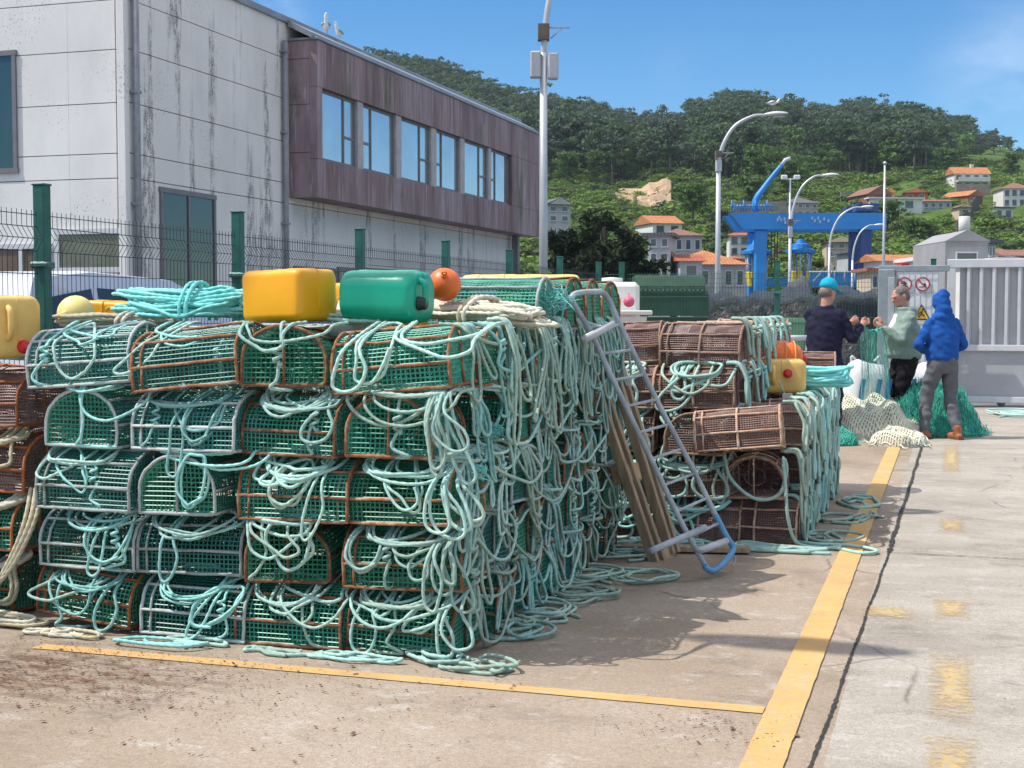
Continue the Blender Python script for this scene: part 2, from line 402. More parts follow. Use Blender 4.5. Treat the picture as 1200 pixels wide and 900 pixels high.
# expansion joints: ragged dark gap
M_JOINT = simple('joint_filler', (.03, .027, .024), .95, var=.5, scale=20)
def joint(p, q, w, z=.006):
    b = MB(); p = np.array(p, float); q = np.array(q, float); L_ = np.linalg.norm(q - p); k = int(L_ / .03); t_ = np.linspace(0, 1, k)[:, None]
    nrm = np.array([-(q - p)[1], (q - p)[0]]) / L_
    wob = np.array([mnoise.noise(Vector((i * .05, p[0] * 3, 1.7))) for i in range(k)])[:, None] * .012
    ww = (w * (.55 + .9 * rng.random(k) ** 2))[:, None]
    m_ = p + (q - p) * t_ + nrm * wob
    G = np.stack([np.c_[m_ - nrm * ww / 2, np.full(k, z)], np.c_[m_ + nrm * ww / 2, np.full(k, z)]], 1)
    b.grid(G, smooth=False); tag(b.build('expansion_joint', M_JOINT), kind='structure')
joint((-.465, 2.5), (-.355, 9.02), .014); joint((-.355, 9.02), (-.29, 16.5), .03)
joint((-.37, 9.03), (3.5, 9.03), .012)
# crumbs of dried weed and rust on the concrete
b = MB(); N_ = 5200
cx = np.concatenate([rng.normal(-3.6, .55, 2600), rng.uniform(-4.6, -1.6, 900), rng.normal(-.85, .2, 260), rng.uniform(-1, 3, 300)])
cy = np.concatenate([rng.normal(4.9, .28, 2600), rng.uniform(4.1, 5.4, 900), rng.normal(4.95, .14, 260), rng.uniform(5, 14, 300)])
an = rng.uniform(0, 6.28, len(cx)); ln = rng.gamma(1.5, .0018, len(cx)) + .0012; wd = ln * rng.uniform(.2, .6, len(cx))
ca, sa = np.cos(an), np.sin(an)
V = []
for (i, j, zz) in ((-1, -1, .003), (1, -1, .004), (1, 1, .006), (-1, 1, .004)):
    V.append(np.stack([cx + i * ln * ca - j * wd * sa, cy + i * ln * sa + j * wd * ca, zz + .004 + 0 * cx], 1))
V = np.stack(V, 1).reshape(-1, 3); b.add(V, np.arange(len(V)).reshape(-1, 4))
M_CRUMB = simple('dry_weed', (.15, .068, .04), .9, var=.6, scale=9)
tag(b.build('ground_debris', M_CRUMB), 'brown crumbs of dried weed scattered on the concrete in front', kind='stuff')

# ================================================================== mesh fence
M_FGREEN = simple('green_fence_coat', (.012, .10, .075), .45, var=.25, scale=10)
M_WIRE = simple('dark_fence_wire', (.012, .028, .034), .5, var=.2)
M_CLAMP = simple('fence_clamp', (.05, .13, .11), .4, metal=.3, var=.3)
def fence_panel(b, p, q, z0=.06, z1=2.22, step=.05, fold=True, r=.0027):
    p = np.array([*p, 0.]); q = np.array([*q, 0.]); L_ = np.linalg.norm(q - p); u = (q - p) / L_; nn = np.array([u[1], -u[0], 0])
    prof = [(z0, 0)] + ([(.62, 0), (.66, .035), (.70, 0)] if fold else []) + ([(1.95, 0), (2.03, .05), (2.11, 0)] if fold else []) + [(z1, 0)]
    k = int(L_ / step)
    for i in range(k + 1):
        s_ = u * (L_ * i / k)
        b.tube([p + s_ + nn * o_ + [0, 0, z] for z, o_ in prof], r, 4, smooth=False)
    for z, o_ in [(.1, 0), (.62, 0), (.70, 0), (1.0, 0), (1.45, 0), (1.8, 0), (1.95, 0), (2.03, .05), (2.11, 0), (2.19, 0)]:
        b.rod(p + nn * (o_ + .004) + [0, 0, z], q + nn * (o_ + .004) + [0, 0, z], r * 1.1, 4, smooth=False)
def fence_post(name, x, y, parent, h=2.39, w=.085):
    b = MB(); b.box((x, y, h / 2), (w, w, h), None, 0, .006); b.box((x, y, h + .006), (w + .012, w + .012, .014), None, 0, .004)
    o = b.build('post', M_FGREEN, parent)
    for z in (.55, 1.86):
        c = MB(); c.box((x, y, z), (w + .03, w + .03, .045), None, 0, .006); c.box((x + .02, y - w / 2 - .02, z), (.14, .03, .03), None, 0, .005); c.build('clamp', M_CLAMP, o)
fe = empty('mesh_fence', (-5.8, 7.78, 0), label='green welded mesh fence with square posts running along in front of the pale building', cat='fence')
FY = [2.7, 5.24, 7.78, 10.42, 12.95, 15.46, 17.95, 20.5, 22.95]
for y in FY: fence_post('post', -5.8 - -5.8, y - 7.78, fe)
for a, c in zip(FY[:-1], FY[1:]):
    b = MB(); fence_panel(b, (0, a + .06 - 7.78), (0, c - .06 - 7.78)); b.build('mesh_panel', M_WIRE, fe)
fe2 = empty('mesh_fence', (-5.5, 23.2, 0), label='green welded mesh fence crossing the yard behind the three men', cat='fence')
FX = [-5.45, -2.78, -.28]
for x in FX: fence_post('post', x + 5.5, 0, fe2)
for a, c in ((-5.75, -5.5), (-5.4, -2.84), (-2.72, -.34)):
    b = MB(); fence_panel(b, (a + 5.5, 0), (c + 5.5, 0), r=.003); b.build('mesh_panel', M_FGREEN, fe2)

# ================================================================== grey sliding gate and sign panel
M_GGREY = simple('grey_sheet', (.43, .43, .445), .5, var=.12, scale=2.5, bump=.08)
M_GWHITE = simple('pale_gate_frame', (.55, .55, .57), .45, var=.08, scale=4)
M_GDK = simple('gate_dark_grey', (.22, .22, .245), .6, var=.1)  # dark grey of the gate wheels and ground rail
def gate_low():
    t = NT('scuffed_grey_sheet', .55, 0, .4)
    c = t.ramp(t.noise(1.6, 6, .6), [(.3, (.33, .33, .345)), (.7, (.42, .42, .435))])
    sc = t.ramp(t.noise(7, 7, .75, (1, 1, 2.5)), [(.64, 0.), (.68, 1.)]); t.col(t.mix(t.math('MULTIPLY', sc, .7), c, (.72, .72, .74)))
    return t.m
gt = empty('sliding_gate', (0, 23.5, 0), label='large grey metal sliding gate with ribbed upper half behind the man in blue', cat='gate')
x0, x1 = -.07, 5.2
b = MB(); b.box(((x0 + x1) / 2, 0, 2.33), (x1 - x0, .12, .14), None, 0, .01); b.box(((x0 + x1) / 2, 0, .96), (x1 - x0, .12, .1), None, 0, .008); b.box(((x0 + x1) / 2, 0, .12), (x1 - x0, .12, .1), None, 0, .008)
b.box((x0 + .07, 0, 1.2), (.13, .11, 2.2), None, 0, .01); b.box((1.32, 0, .53), (.08, .11, .78), None, 0, .006); b.build('frame', M_GWHITE, gt)
b = MB(); k = 0; x = x0 + .2
prof = []
while x < x1 - .1:
    prof += [(x, .045), (x + .12, .045), (x + .135, -.02), (x + .18, -.02), (x + .195, .045)]; x += .195
G = np.array([[(px, py, 1.0), (px, py, 2.27)] for px, py in prof]); b.grid(G, smooth=False); b.build('ribbed_sheet', M_GGREY, gt)
b = MB(); x = x0 + .335
while x < x1: b.box((x, -.032, 1.635), (.05, .02, 1.25), None, 0, .005); x += .195
b.build('rib', M_GWHITE, gt)
b = MB(); b.box(((x0 + x1) / 2, .02, .54), (x1 - x0 - .1, .04, .78)); b.build('lower_sheet', gate_low(), gt)
b = MB()
for x in (.8, 2.6, 4.4):
    b.lathe([(.0, -.02), (.07, -.02), (.07, .02), (.0, .02)], (x, 0, .075), 16, [[1, 0, 0], [0, 0, 1], [0, 1, 0]])
b.build('wheel', M_GDK, gt)
b = MB(); b.box((2.7, 0, .006), (6.6, .05, .012)); tag(b.build('gate_rail', M_GDK, None, (0, 23.5, 0)), 'steel rail set in the ground under the grey sliding gate', 'rail')
gp = empty('gate_cabinet', (-1.0, 22.9, 0), label='grey steel gate post frame left of the safety sign board', cat='gate post')
M_GP = simple('gate_post_grey', (.23, .27, .29), .5, var=.15)
b = MB(); b.box((0, .1, 1.13), (.26, .2, 2.2), None, 0, .012); b.build('post', M_GP, gp)
b = MB(); b.box((.42, .1, 2.24), (1.1, .12, .1), None, 0, .01); b.build('top_bar', M_GP, gp)
b = MB(); b.box((.08, -.025, 1.3), (.1, .05, 1.6), None, 0, .006); b.build('guide_channel', simple('channel_grey', (.32, .35, .37), .5), gp)
# sign board with three pictograms behind thin wire grid
sb = empty('safety_sign', (-.42, 22.96, 0), label='pale safety sign board with two red prohibition circles and a yellow triangle', cat='sign')
M_SB = simple('sign_board_grey', (.55, .58, .6), .5, var=.05); M_RED = simple('sign_red', (.34, .03, .045), .5, var=.1); M_BLK = simple('sign_black', (.02, .02, .022), .5, var=.1)
M_WHT = simple('sign_white', (.72, .7, .7), .5, var=.05); M_SY = simple('sign_yellow', (.8, .45, .02), .5, var=.08)
b = MB(); b.box((-.1, 0, 1.46), (.66, .012, 1.56), None, 0, .003); b.build('board', M_SB, sb)
b = MB()
for i in range(8): b.rod((-.41 + i * .088, -.012, .7), (-.41 + i * .088, -.012, 2.22), .0035, 4)
for i in range(7): b.rod((-.43, -.014, .75 + i * .22), (.22, -.014, .75 + i * .22), .0035, 4)
b.build('wire_grid', simple('grid_grey', (.30, .33, .35), .5), sb)
def ring_sign(cx, cz, r, picto):
    o = MB(); a = np.linspace(0, 2 * math.pi, 32, endpoint=False)
    XZ = lambda V: np.stack([V[:, 0] + cx, -V[:, 2], V[:, 1] + cz], 1)
    o.prism(np.stack([np.cos(a), np.sin(a)], 1) * r, .018, .024, 0, XZ); disc = o.build('sign_disc', M_WHT, sb)
    q = MB(); q.tube(np.stack([cx + np.cos(a) * r * .9, np.full(32, -.026), cz + np.sin(a) * r * .9], 1), r * .1, 6, True)
    q.beam((cx - r * .62, -.031, cz + r * .62), (cx + r * .62, -.031, cz - r * .62), .008, r * .16); q.build('red_ring', M_RED, disc)
    q = MB()
    for P, rad in picto: q.tube([(cx + x * r, -.0265, cz + z * r) for x, z in P], rad * r, 6)
    q.build('pictogram', M_BLK, disc)
ring_sign(-.30, 1.99, .115, [([(-.45, .1), (0, .18), (.3, .05)], .1), ([(0, .18), (.1, -.2), (.35, -.4)], .09), ([(.05, -.1), (-.3, -.3), (-.5, -.2)], .08), ([(.3, .32), (.32, .34)], .13), ([(-.3, .35), (.1, .3)], .08)])
ring_sign(-.02, 1.99, .115, [([(.22, .3), (.24, .32)], .16), ([(.1, .05), (.35, -.05), (.3, -.3)], .12), ([(-.5, -.42), (-.25, -.36), (0, -.42), (.25, -.36), (.5, -.42)], .06)])
o = MB(); h = .13; tri = [(-h, -.10), (h, -.10), (0, .15)]
XZ = lambda V: np.stack([V[:, 0] - .03, -V[:, 2], V[:, 1] + 1.52], 1)
o.prism(tri, .018, .024, 0, XZ); tr = o.build('warning_triangle', M_SY, sb)
q = MB(); T3 = [np.array([x - .03, -.0265, z + 1.52]) for x, z in tri]
for i in range(3): q.rod(T3[i] * .93 + .07 * sum(T3) / 3, T3[(i + 1) % 3] * .93 + .07 * sum(T3) / 3, .009, 4)
q.tube([(-.08, -.027, 1.455), (-.035, -.027, 1.51), (.015, -.027, 1.48)], .012, 6); q.tube([(-.035, -.027, 1.51), (-.02, -.027, 1.565)], .012, 6); q.ball((-.01, -.026, 1.585), .016, 8, 6); q.tube([(-.085, -.027, 1.5), (-.045, -.027, 1.55)], .009, 6)
q.build('pictogram', M_BLK, tr)
q = MB(); q.box((-.03, -.011, 1.38), (.28, .01, .06)); q.build('caption_plate', M_WHT, sb)

# ================================================================== the pale building
def wall_mat(name, c):
    t = NT(name, .8, 0, .3)
    base = t.ramp(t.noise(.5, 6, .6), [(.3, tuple(np.array(c) * .88)), (.7, tuple(np.minimum(np.array(c) * 1.05, .85)))])
    sm = t.ramp(t.noise(1.1, 7, .65, (1, 1, .35)), [(.5, 0.), (.75, .35)]); base = t.mix(sm, base, tuple(np.array(c) * .62))
    # dark mildew runs: narrow in the horizontal, long in the vertical
    run = t.ramp(t.noise(1.0, 3, .5, (.0, 2.6, .2)), [(.55, 0.), (.62, 1.)])
    brk = t.ramp(t.noise(9, 7, .75, (1, 1, .35)), [(.42, 0.), (.55, 1.)])
    fine = t.ramp(t.noise(34, 5, .8), [(.46, 0.), (.54, 1.)])
    base = t.mix(t.math('MULTIPLY', t.math('MULTIPLY', run, brk), t.math('ADD', t.math('MULTIPLY', fine, .6), .3), True), base, (.075, .08, .075))
    pl = t.ramp(t.noise(.7, 3, .5), [(.5, 0.), (.62, 1.)]); speck = t.ramp(t.noise(22, 6, .8), [(.57, 0.), (.61, 1.)])
    base = t.mix(t.math('MULTIPLY', t.math('MULTIPLY', pl, speck), .8), base, (.09, .085, .08))
    t.col(base); t.bump(t.noise(22, 6, .7), .12, .01); return t.m
M_WALL = wall_mat('white_concrete_panel', (.74, .72, .69))
M_GAP = simple('panel_gap', (.16, .16, .165), .9)
def clad_mat():
    t = NT('weathered_mauve_cladding', .6, 0, .35)
    sx = t.n('ShaderNodeSeparateXYZ'); t.l(t.co(), sx.inputs[0])
    base = t.ramp(t.noise(1.0, 5, .65, (.5, 1.3, .2)), [(.3, (.15, .088, .085)), (.45, (.26, .17, .175)), (.6, (.35, .265, .28)), (.75, (.54, .47, .51))])
    fine = t.ramp(t.noise(3.0, 5, .7, (1, 4.5, .18)), [(.35, .62), (.7, 1.2)]); base = t.mix(1.0, base, fine, 'MULTIPLY')
    gr = t.ramp(t.noise(.8, 6, .7, (.6, 1.8, .4)), [(.54, 0.), (.66, .8)]); base = t.mix(gr, base, (.085, .082, .03))
    wh = t.ramp(t.noise(6, 4, .7, (1, 3, .12)), [(.6, 0.), (.7, .6)]); base = t.mix(wh, base, (.52, .49, .52))
    t.col(base); t.bump(t.noise(14, 4, .6, (1, 2, .3)), .1, .01); return t.m
M_CLAD = clad_mat()
M_RFASC = simple('grey_roof_flashing', (.25, .27, .30), .45, metal=.3, var=.25, scale=2)
M_PIPE = simple('grey_downpipe', (.24, .25, .27), .5, var=.2)
def mirror_glass(name, tint, rough=.03, metal=.75):
    t = NT(name, rough, metal, .6); t.col(t.mix(t.ramp(t.noise(.8, 3), [(.35, 0.), (.65, 1.)]), tuple(np.array(tint) * .85), tint))
    t.bump(t.noise(.9, 2), .05, .02); return t.m
M_MIR = mirror_glass('reflective_window_glass', (.58, .66, .70)); M_DGL = mirror_glass('dark_green_glass', (.05, .10, .105), .05, .3)
M_FRM = simple('window_frame_grey', (.17, .16, .17), .5, var=.1); M_REV = simple('window_reveal', (.40, .385, .385), .7, var=.15)
XW, YC, HT = -12.0, float(atx(150, 100, -12)[1]), 8.3
XB = -11.4; ZT = float(atx(632, 158, XB)[2]); ZB = float(atx(632, 278, XB)[2])
YB0 = float(atx(372, 150, XB)[1]); YB1 = float(atx(632.5, 200, XB)[1])
bd = empty('harbour_building', (XW, YC, 0), label='long pale concrete panel building with mauve clad upper storey behind the fence', cat='building')
def P_(x, y, z): return (x - XW, y - YC, z)
# wall panels
zj = [0] + sorted(float(aty(100, v, YC)[2]) for v in (210, 181, 122, 60, 2)) + [8.3]
zf = [0] + [float(atx(240, v, XW)[2]) for v in (262, 197, 164, 102, 36)] + [8.3]
b = MB()
yend = YB1 - .3
ycuts = [YC, YC + .32] + list(np.arange(YC + .32 + 1.55, yend, 3.1)) + [yend]
for zi in range(len(zj) - 1):
    for yi in range(len(ycuts) - 1):
        if ycuts[yi] > YB0 and zj[zi] > ZB + 0.2: continue
        g0 = .014
        top = min(zj[zi + 1], 6.98)
        if zj[zi] >= 6.98: continue
        b.span(P_(XW - .2, ycuts[yi] + .0015, zj[zi] + g0 / 2), P_(XW, ycuts[yi + 1] - .0015, top - g0 / 2), 0, .0015)
b.build('long_wall', M_WALL, bd)
b = MB(); b.span(P_(XW - .35, YC + .05, 0), P_(XW - .03, yend, 6.95)); b.build('wall_backing', M_GAP, bd)
b = MB(); xc = [-40, -36, -32, -28, -24, -20, -16.4, -13.07, -12.0 - .22]
for zi in range(len(zj) - 1):
    if zj[zi] >= 8.25: continue
    for xi in range(len(xc) - 1):
        b.span(P_(xc[xi] + .0012, YC, zj[zi] + .007), P_(xc[xi + 1] - .0012, YC + .2, zj[zi + 1] - .007), 0, .0015)
b.build('front_wall', M_WALL, bd)
b = MB(); b.span(P_(-40, YC + .05, 0), P_(-12.25, YC + .35, 8.2)); b.build('wall_backing', M_GAP, bd)
# roof and the parapet of the front block
b = MB(); b.span(P_(-40, YC + .1, 6.95), P_(XW - .3, yend + .2, 7.02)); b.build('roof', M_RFASC, bd)
b = MB()
b.span(P_(XW - .05, YC - .02, 6.96), P_(XW + .05, YB1, 7.09), 0, .01)
sl = [(XW + .05, 7.02), (XB - .06, ZT + .12), (XB - .06, ZT + .02), (XW + .05, 6.9)]
V = np.array([[*P_(x, y, z)] for y in (YB0 - .1, YB1) for x, z in sl]); b.add(V, np.array([[0, 1, 5, 4], [1, 2, 6, 5], [2, 3, 7, 6], [0, 4, 7, 3]])); b.add(V[:4], np.array([[3, 2, 1, 0]]))
b.build('roof_flashing', M_RFASC, bd)
b = MB(); b.span(P_(XW - .12, YC - .12, 0), P_(XW + .02, YC - .003, 8.3), 0, .01); b.build('corner_trim', M_WALL, bd)
for (y, z1, r) in ((YC + .1, 8.3, .055), (YB0 - .28, 6.6, .05)):
    b = MB(); b.rod(P_(XW + .08, y, 0), P_(XW + .08, y, z1), r, 10)
    for z in (1.5, 3.2, 4.9, 6.4): b.box(P_(XW + .05, y, z), (.16, .15, .04))
    b.build('downpipe', M_PIPE, bd)
# upper storey box with six window bays
WZ0, WZ1 = float(atx(378, 187, XB)[2]), float(atx(378, 103, XB)[2])
wins = [(378, 421), (427.5, 466), (472, 507), (513, 541), (546, 574), (577, 600)]
wy = [(float(atx(a, 150, XB)[1]), float(atx(c, 150, XB)[1])) for a, c in wins]
b = MB(); th = .16
edges = [YB0] + [e for w in wy for e in w] + [YB1]
def clad_strip(y0, y1, z0, z1, hs=None):
    k = max(1, round((y1 - y0) / 1.05)); e = np.linspace(y0, y1, k + 1)
    for i in range(k): b.span(P_(XB - th, e[i] + .002, z0 + .003), P_(XB, e[i + 1] - .002, z1 - .003), 0, .002)
zm = (WZ1 + ZT) / 2 + .1
clad_strip(YB0, YB1, WZ1, ZT); clad_strip(YB0, YB1, ZB, WZ0)
for i in range(0, len(edges), 2):
    y0, y1 = edges[i], edges[i + 1]
    if i in (0, len(edges) - 2): clad_strip(y0, y1, WZ0, WZ1)
    else: b.span(P_(XB - th, y0, WZ0), P_(XB - .03, y1, WZ1), 1, .006)
for z0, z1 in ((ZB, ZB + .85), (ZB + .85, ZB + 1.75), (ZB + 1.75, ZB + 2.6), (ZB + 2.6, ZT)):
    b.span(P_(XW + .002, YB0, z0 + .004), P_(XB - th - .004, YB0 + .12, z1 - .004), 0, .006)
b.build('clad_storey', [M_CLAD, M_REV], bd)
b = MB(); b.span(P_(XW + .01, YB0 + .05, ZB + .01), P_(XB - .02, YB1, ZB + .08)); b.span(P_(XB - th - .25, YB0 + .15, ZB + .1), P_(XB - th - .1, YB1 - .05, ZT - .05), 1); b.build('storey_floor', [M_CLAD, M_GAP], bd)
b = MB(); b.span(P_(XW + .01, YB0 - .03, ZT), P_(XB + .03, YB1, ZT + .05), 0, .01); b.build('cornice', M_RFASC, bd)
for i, (y0, y1) in enumerate(wy):
    f = MB(); xg = XB - .12; sp = y0 + (y1 - y0) * (.68 if i % 2 == 0 else .3)
    for y in (y0 + .03, sp, y1 - .03): f.span(P_(xg - .03, y - .022, WZ0 + .01), P_(xg + .03, y + .022, WZ1 - .01))
    for z in (WZ0 + .03, WZ1 - .03): f.span(P_(xg - .027, y0 + .052, z - .025), P_(xg + .027, y1 - .052, z + .025))
    # raised sash bar of the narrow light
    na, nb = ((sp, y1) if i % 2 == 0 else (y0, sp)); zs = WZ0 + (WZ1 - WZ0) * .42
    f.span(P_(xg - .025, na + .05, zs - .025), P_(xg + .025, nb - .05, zs + .025))
    w_ = f.build('window', M_FRM, bd)
    q = MB(); q.span(P_(xg - .006, y0 + .02, WZ0 + .02), P_(xg + .006, y1 - .02, WZ1 - .02)); q.build('pane', M_MIR, w_)
# ground floor openings
def wall_window(y0, y1, z0, z1, glass, nm='window', mull=1):
    f = MB(); x = XW + .012
    for z in (z0, z1): f.span(P_(x - .02, y0 - .05, z - .04), P_(x + .03, y1 + .05, z + .04))
    for y in np.linspace(y0, y1, mull + 1): f.span(P_(x - .02, y - .03, z0 + .04), P_(x + .028, y + .03, z1 - .04))
    w_ = f.build(nm, M_FRM, bd); q = MB(); q.span(P_(x - .008, y0 + .03, z0 + .04), P_(x + .006, y1 - .03, z1 - .04)); q.build('pane', glass, w_)
wall_window(float(atx(188, 250, XW)[1]), float(atx(250, 250, XW)[1]), .3, float(atx(188, 222, XW)[2]), M_DGL, 'glass_door', 2)
for u0, u1, v0, v1 in ((345, 392, 314, 340), (396, 418, 315, 340), (430, 470, 316, 340)):
    wall_window(float(atx(u0, 330, XW)[1]), float(atx(u1, 330, XW)[1]), float(atx(u0, v1, XW)[2]), float(atx(u0, v0, XW)[2]), M_DGL)
def front_window(x0, x1, z0, z1, glass, nm='window', mull=1):
    f = MB(); y = YC - .012
    for z in (z0, z1): f.span(P_(x0 - .05, y - .03, z - .04), P_(x1 + .05, y + .02, z + .04))
    for x in np.linspace(x0, x1, mull + 1): f.span(P_(x - .035, y - .028, z0 + .04), P_(x + .035, y + .02, z1 - .04))
    w_ = f.build(nm, M_GWHITE if nm != 'window' else M_FRM, bd); q = MB(); q.span(P_(x0 + .03, y - .004, z0 + .04), P_(x1 - .03, y + .01, z1 - .04)); q.build('pane', glass, w_)
a = aty(17, 62, YC); c = aty(17, 200, YC); front_window(float(a[0]) - 2.4, float(a[0]), float(c[2]), float(a[2]), M_DGL)
M_OLV = simple('olive_dim_glass', (.13, .14, .10), .25, var=.5, scale=1.3); M_BRN = simple('brown_shutter', (.13, .09, .06), .6, var=.3, stretch=(1, 1, .1))
a = aty(68, 272, YC); c = aty(144, 316, YC); front_window(float(a[0]), float(c[0]), float(c[2]), float(a[2]), M_OLV, 'porch_window', 1)
a = aty(-40, 290, YC); c = aty(60, 335, YC); front_window(float(a[0]), float(c[0]), .2, float(a[2]), M_BRN, 'shutter_door', 3)
b = MB(); b.span(P_(YB1 * 0 + XB - .5, YB1 - 1.1, 0), P_(XB - .32, YB1 - .92, ZB)); b.build('column', M_FRM, bd)
# ================================================================== hill, wood, scrub
SKY_U = [-400, 0, 300, 440, 480, 520, 560, 600, 640, 700, 760, 795, 812, 850, 900, 960, 1010, 1060, 1110, 1150, 1170, 1200, 1300, 1700]
SKY_V = [60, 50, 45, 55, 54, 62, 80, 94, 101, 113, 128, 131, 112, 101, 103, 116, 106, 116, 134, 158, 170, 182, 200, 240]
TREE_H = 19.5
UTAN = (np.array(SKY_U) - 600) / F_PX
RIDGE = (365 - np.array(SKY_V)) * 600 / F_PX + EYE
def ridge(t): return np.interp(t, UTAN, RIDGE)
# lower edge of the wood (distance where trees begin), in image columns
FU = [-400, 640, 820, 880, 930, 1000, 1080, 1110, 1150, 1200, 1700]
FE = [330, 330, 330, 300, 330, 345, 350, 430, 520, 560, 600]
def fedge(t): return np.interp(t, (np.array(FU) - 600) / F_PX, FE)
def hill_z(t, dd):
    """t = lateral tangent from the yard, dd = distance along the yard's view axis"""
    rz = ridge(t) - np.interp(t, (np.array([1100, 1165, 1230]) - 600) / F_PX, [TREE_H, 3, 3])
    low = np.clip((dd - 125) / 205, 0, None) ** 1.08 * 33
    m = np.clip((dd - 330) / 270, 0, 1); m = m * m * (3 - 2 * m) * .25 + m * .75
    z = np.where(dd < 330, low, 33 + (rz - 33) * m)
    z = np.where(dd > 600, rz - (dd - 600) * .12, z)
    return z + np.where(dd > 140, 1.2 * np.sin(dd * .071 + t * 31) + .8 * np.sin(t * 97 + dd * .03), 0) * np.clip((dd - 140) / 60, 0, 1)
def td(t, dd): return FWD[None] * dd[..., None] + RGT[None] * (t * dd)[..., None]
tt = np.linspace(-.75, .75, 150); ddv = np.concatenate([np.linspace(122, 330, 60), np.linspace(338, 620, 40), np.linspace(640, 900, 8)])
T_, D_ = np.meshgrid(tt, ddv); G = (FWD[None, None] * D_[..., None] + RGT[None, None] * (T_ * D_)[..., None]); G[..., 2] = hill_z(T_, D_) - .3
t = NT('hillside_scrub', .95, 0, .1)
c = t.ramp(t.noise(.09, 9, .72), [(.32, (.03, .065, .014)), (.47, (.065, .115, .024)), (.6, (.10, .15, .038)), (.75, (.15, .17, .06))])
c = t.mix(t.ramp(t.noise(.035, 5, .6), [(.62, 0.), (.72, .7)]), c, (.20, .16, .085))
t.col(c); t.bump(t.noise(.6, 6, .7), .8, .6); M_HILL = t.m
b = MB(); b.grid(G); tag(b.build('hill', M_HILL), kind='structure')
def hz(p):
    dd = float(np.dot(p[:2], FWD[:2])); tl = float(np.dot(p[:2], RGT[:2])) / dd
    return float(hill_z(np.array(tl), np.array(dd)))

def leaf_mat(name, a, c, objvar=0.0, sc=.35):
    t = NT(name, .75, 0, .2)
    x = t.ramp(t.noise(sc, 4, .6), [(.3, a), (.7, c)])
    hv = t.n('ShaderNodeHueSaturation'); t.l(x, hv.inputs['Color']); t.l(t.math('ADD', t.math('MULTIPLY', t.rnd(), .4 if objvar else 0), .8 if objvar else 1.), hv.inputs['Value'])
    t.col(hv.outputs[0])
    tr = t.n('ShaderNodeBsdfTranslucent'); t.l(hv.outputs[0], tr.inputs[0]); ms = t.n('ShaderNodeMixShader'); ms.inputs[0].default_value = .22
    t.l(t.b.outputs[0], ms.inputs[1]); t.l(tr.outputs[0], ms.inputs[2]); t.l(ms.outputs[0], t.out.inputs[0]); return t.m
M_EUC = leaf_mat('eucalyptus_leaves', (.055, .09, .058), (.10, .145, .09)); M_BRD = leaf_mat('broad_leaves', (.055, .11, .028), (.115, .20, .048))
M_MID = leaf_mat('mid_green_leaves', (.04, .075, .036), (.072, .12, .05)); M_BRT = leaf_mat('scrub_leaves', (.085, .16, .028), (.19, .27, .06)); M_OLIVE = leaf_mat('dull_scrub_leaves', (.06, .075, .03), (.12, .13, .06))
M_EUC2 = leaf_mat('olive_eucalyptus_leaves', (.055, .098, .042), (.10, .15, .068)); M_BRD2 = leaf_mat('bright_broad_leaves', (.08, .15, .03), (.15, .25, .055))
M_TRK = simple('bark', (.14, .11, .085), .9, var=.35, scale=2)
def crown_proto(kind, rg):
    """quads of one crown in a unit box (height 1): returns V (n,4,3)"""
    if kind == 'euc': cl = [(rg.normal(0, .15), rg.normal(0, .15), rg.uniform(.4, .98), rg.uniform(.065, .115)) for _ in range(17)]
    elif kind == 'bush': cl = [(rg.normal(0, .3), rg.normal(0, .3), rg.uniform(.15, .6), rg.uniform(.2, .34)) for _ in range(7)]
    else: cl = [(rg.normal(0, .17), rg.normal(0, .17), .25 + .65 * rg.random() ** .8, rg.uniform(.09, .15)) for _ in range(17)]
    out = []
    for (x, y, z, r) in cl:
        k = 40 if kind != 'bush' else 26
        n_ = rg.normal(size=(k, 3)); n_[:, 2] = np.abs(n_[:, 2]) * .9 - .25; n_ /= np.linalg.norm(n_, axis=1, keepdims=True)
        c_ = np.array([x, y, z]) + n_ * r * rg.uniform(.5, 1.28, (k, 1)) * [1, 1, .72]
        m_ = n_ + rg.normal(0, .35, (k, 3)); m_ /= np.linalg.norm(m_, axis=1, keepdims=True)
        a_ = np.cross(m_, rg.normal(size=(k, 3))); a_ /= np.linalg.norm(a_, axis=1, keepdims=True); b_ = np.cross(m_, a_)
        s_ = r * rg.uniform(.15, .34, (k, 1))
        q = np.stack([c_ - a_ * s_ - b_ * s_ * .3, c_ + b_ * s_ * -.9, c_ + a_ * s_ + b_ * s_ * .3, c_ + b_ * s_ * .9], 1); out.append(q)
    return np.concatenate(out)
PROTO = {k: [crown_proto(k, np.random.default_rng(i * 7 + len(k))) for i in range(7)] for k in ('euc', 'broad', 'bush')}
def scatter(b, pts, kinds, hts, mis, rg, wide=1.0):
    for (p, k, h, mi) in zip(pts, kinds, hts, mis):
        q = PROTO[k][rg.integers(7)]; a = rg.uniform(0, 6.28); c_, s_ = math.cos(a), math.sin(a)
        w = h * wide * rg.uniform(.85, 1.25)
        V = np.stack([(q[..., 0] * c_ - q[..., 1] * s_) * w + p[0], (q[..., 0] * s_ + q[..., 1] * c_) * w + p[1], q[..., 2] * h + p[2]], -1).reshape(-1, 3)
        b.add(V, np.arange(len(V)).reshape(-1, 4), mi)
rg = np.random.default_rng(11)
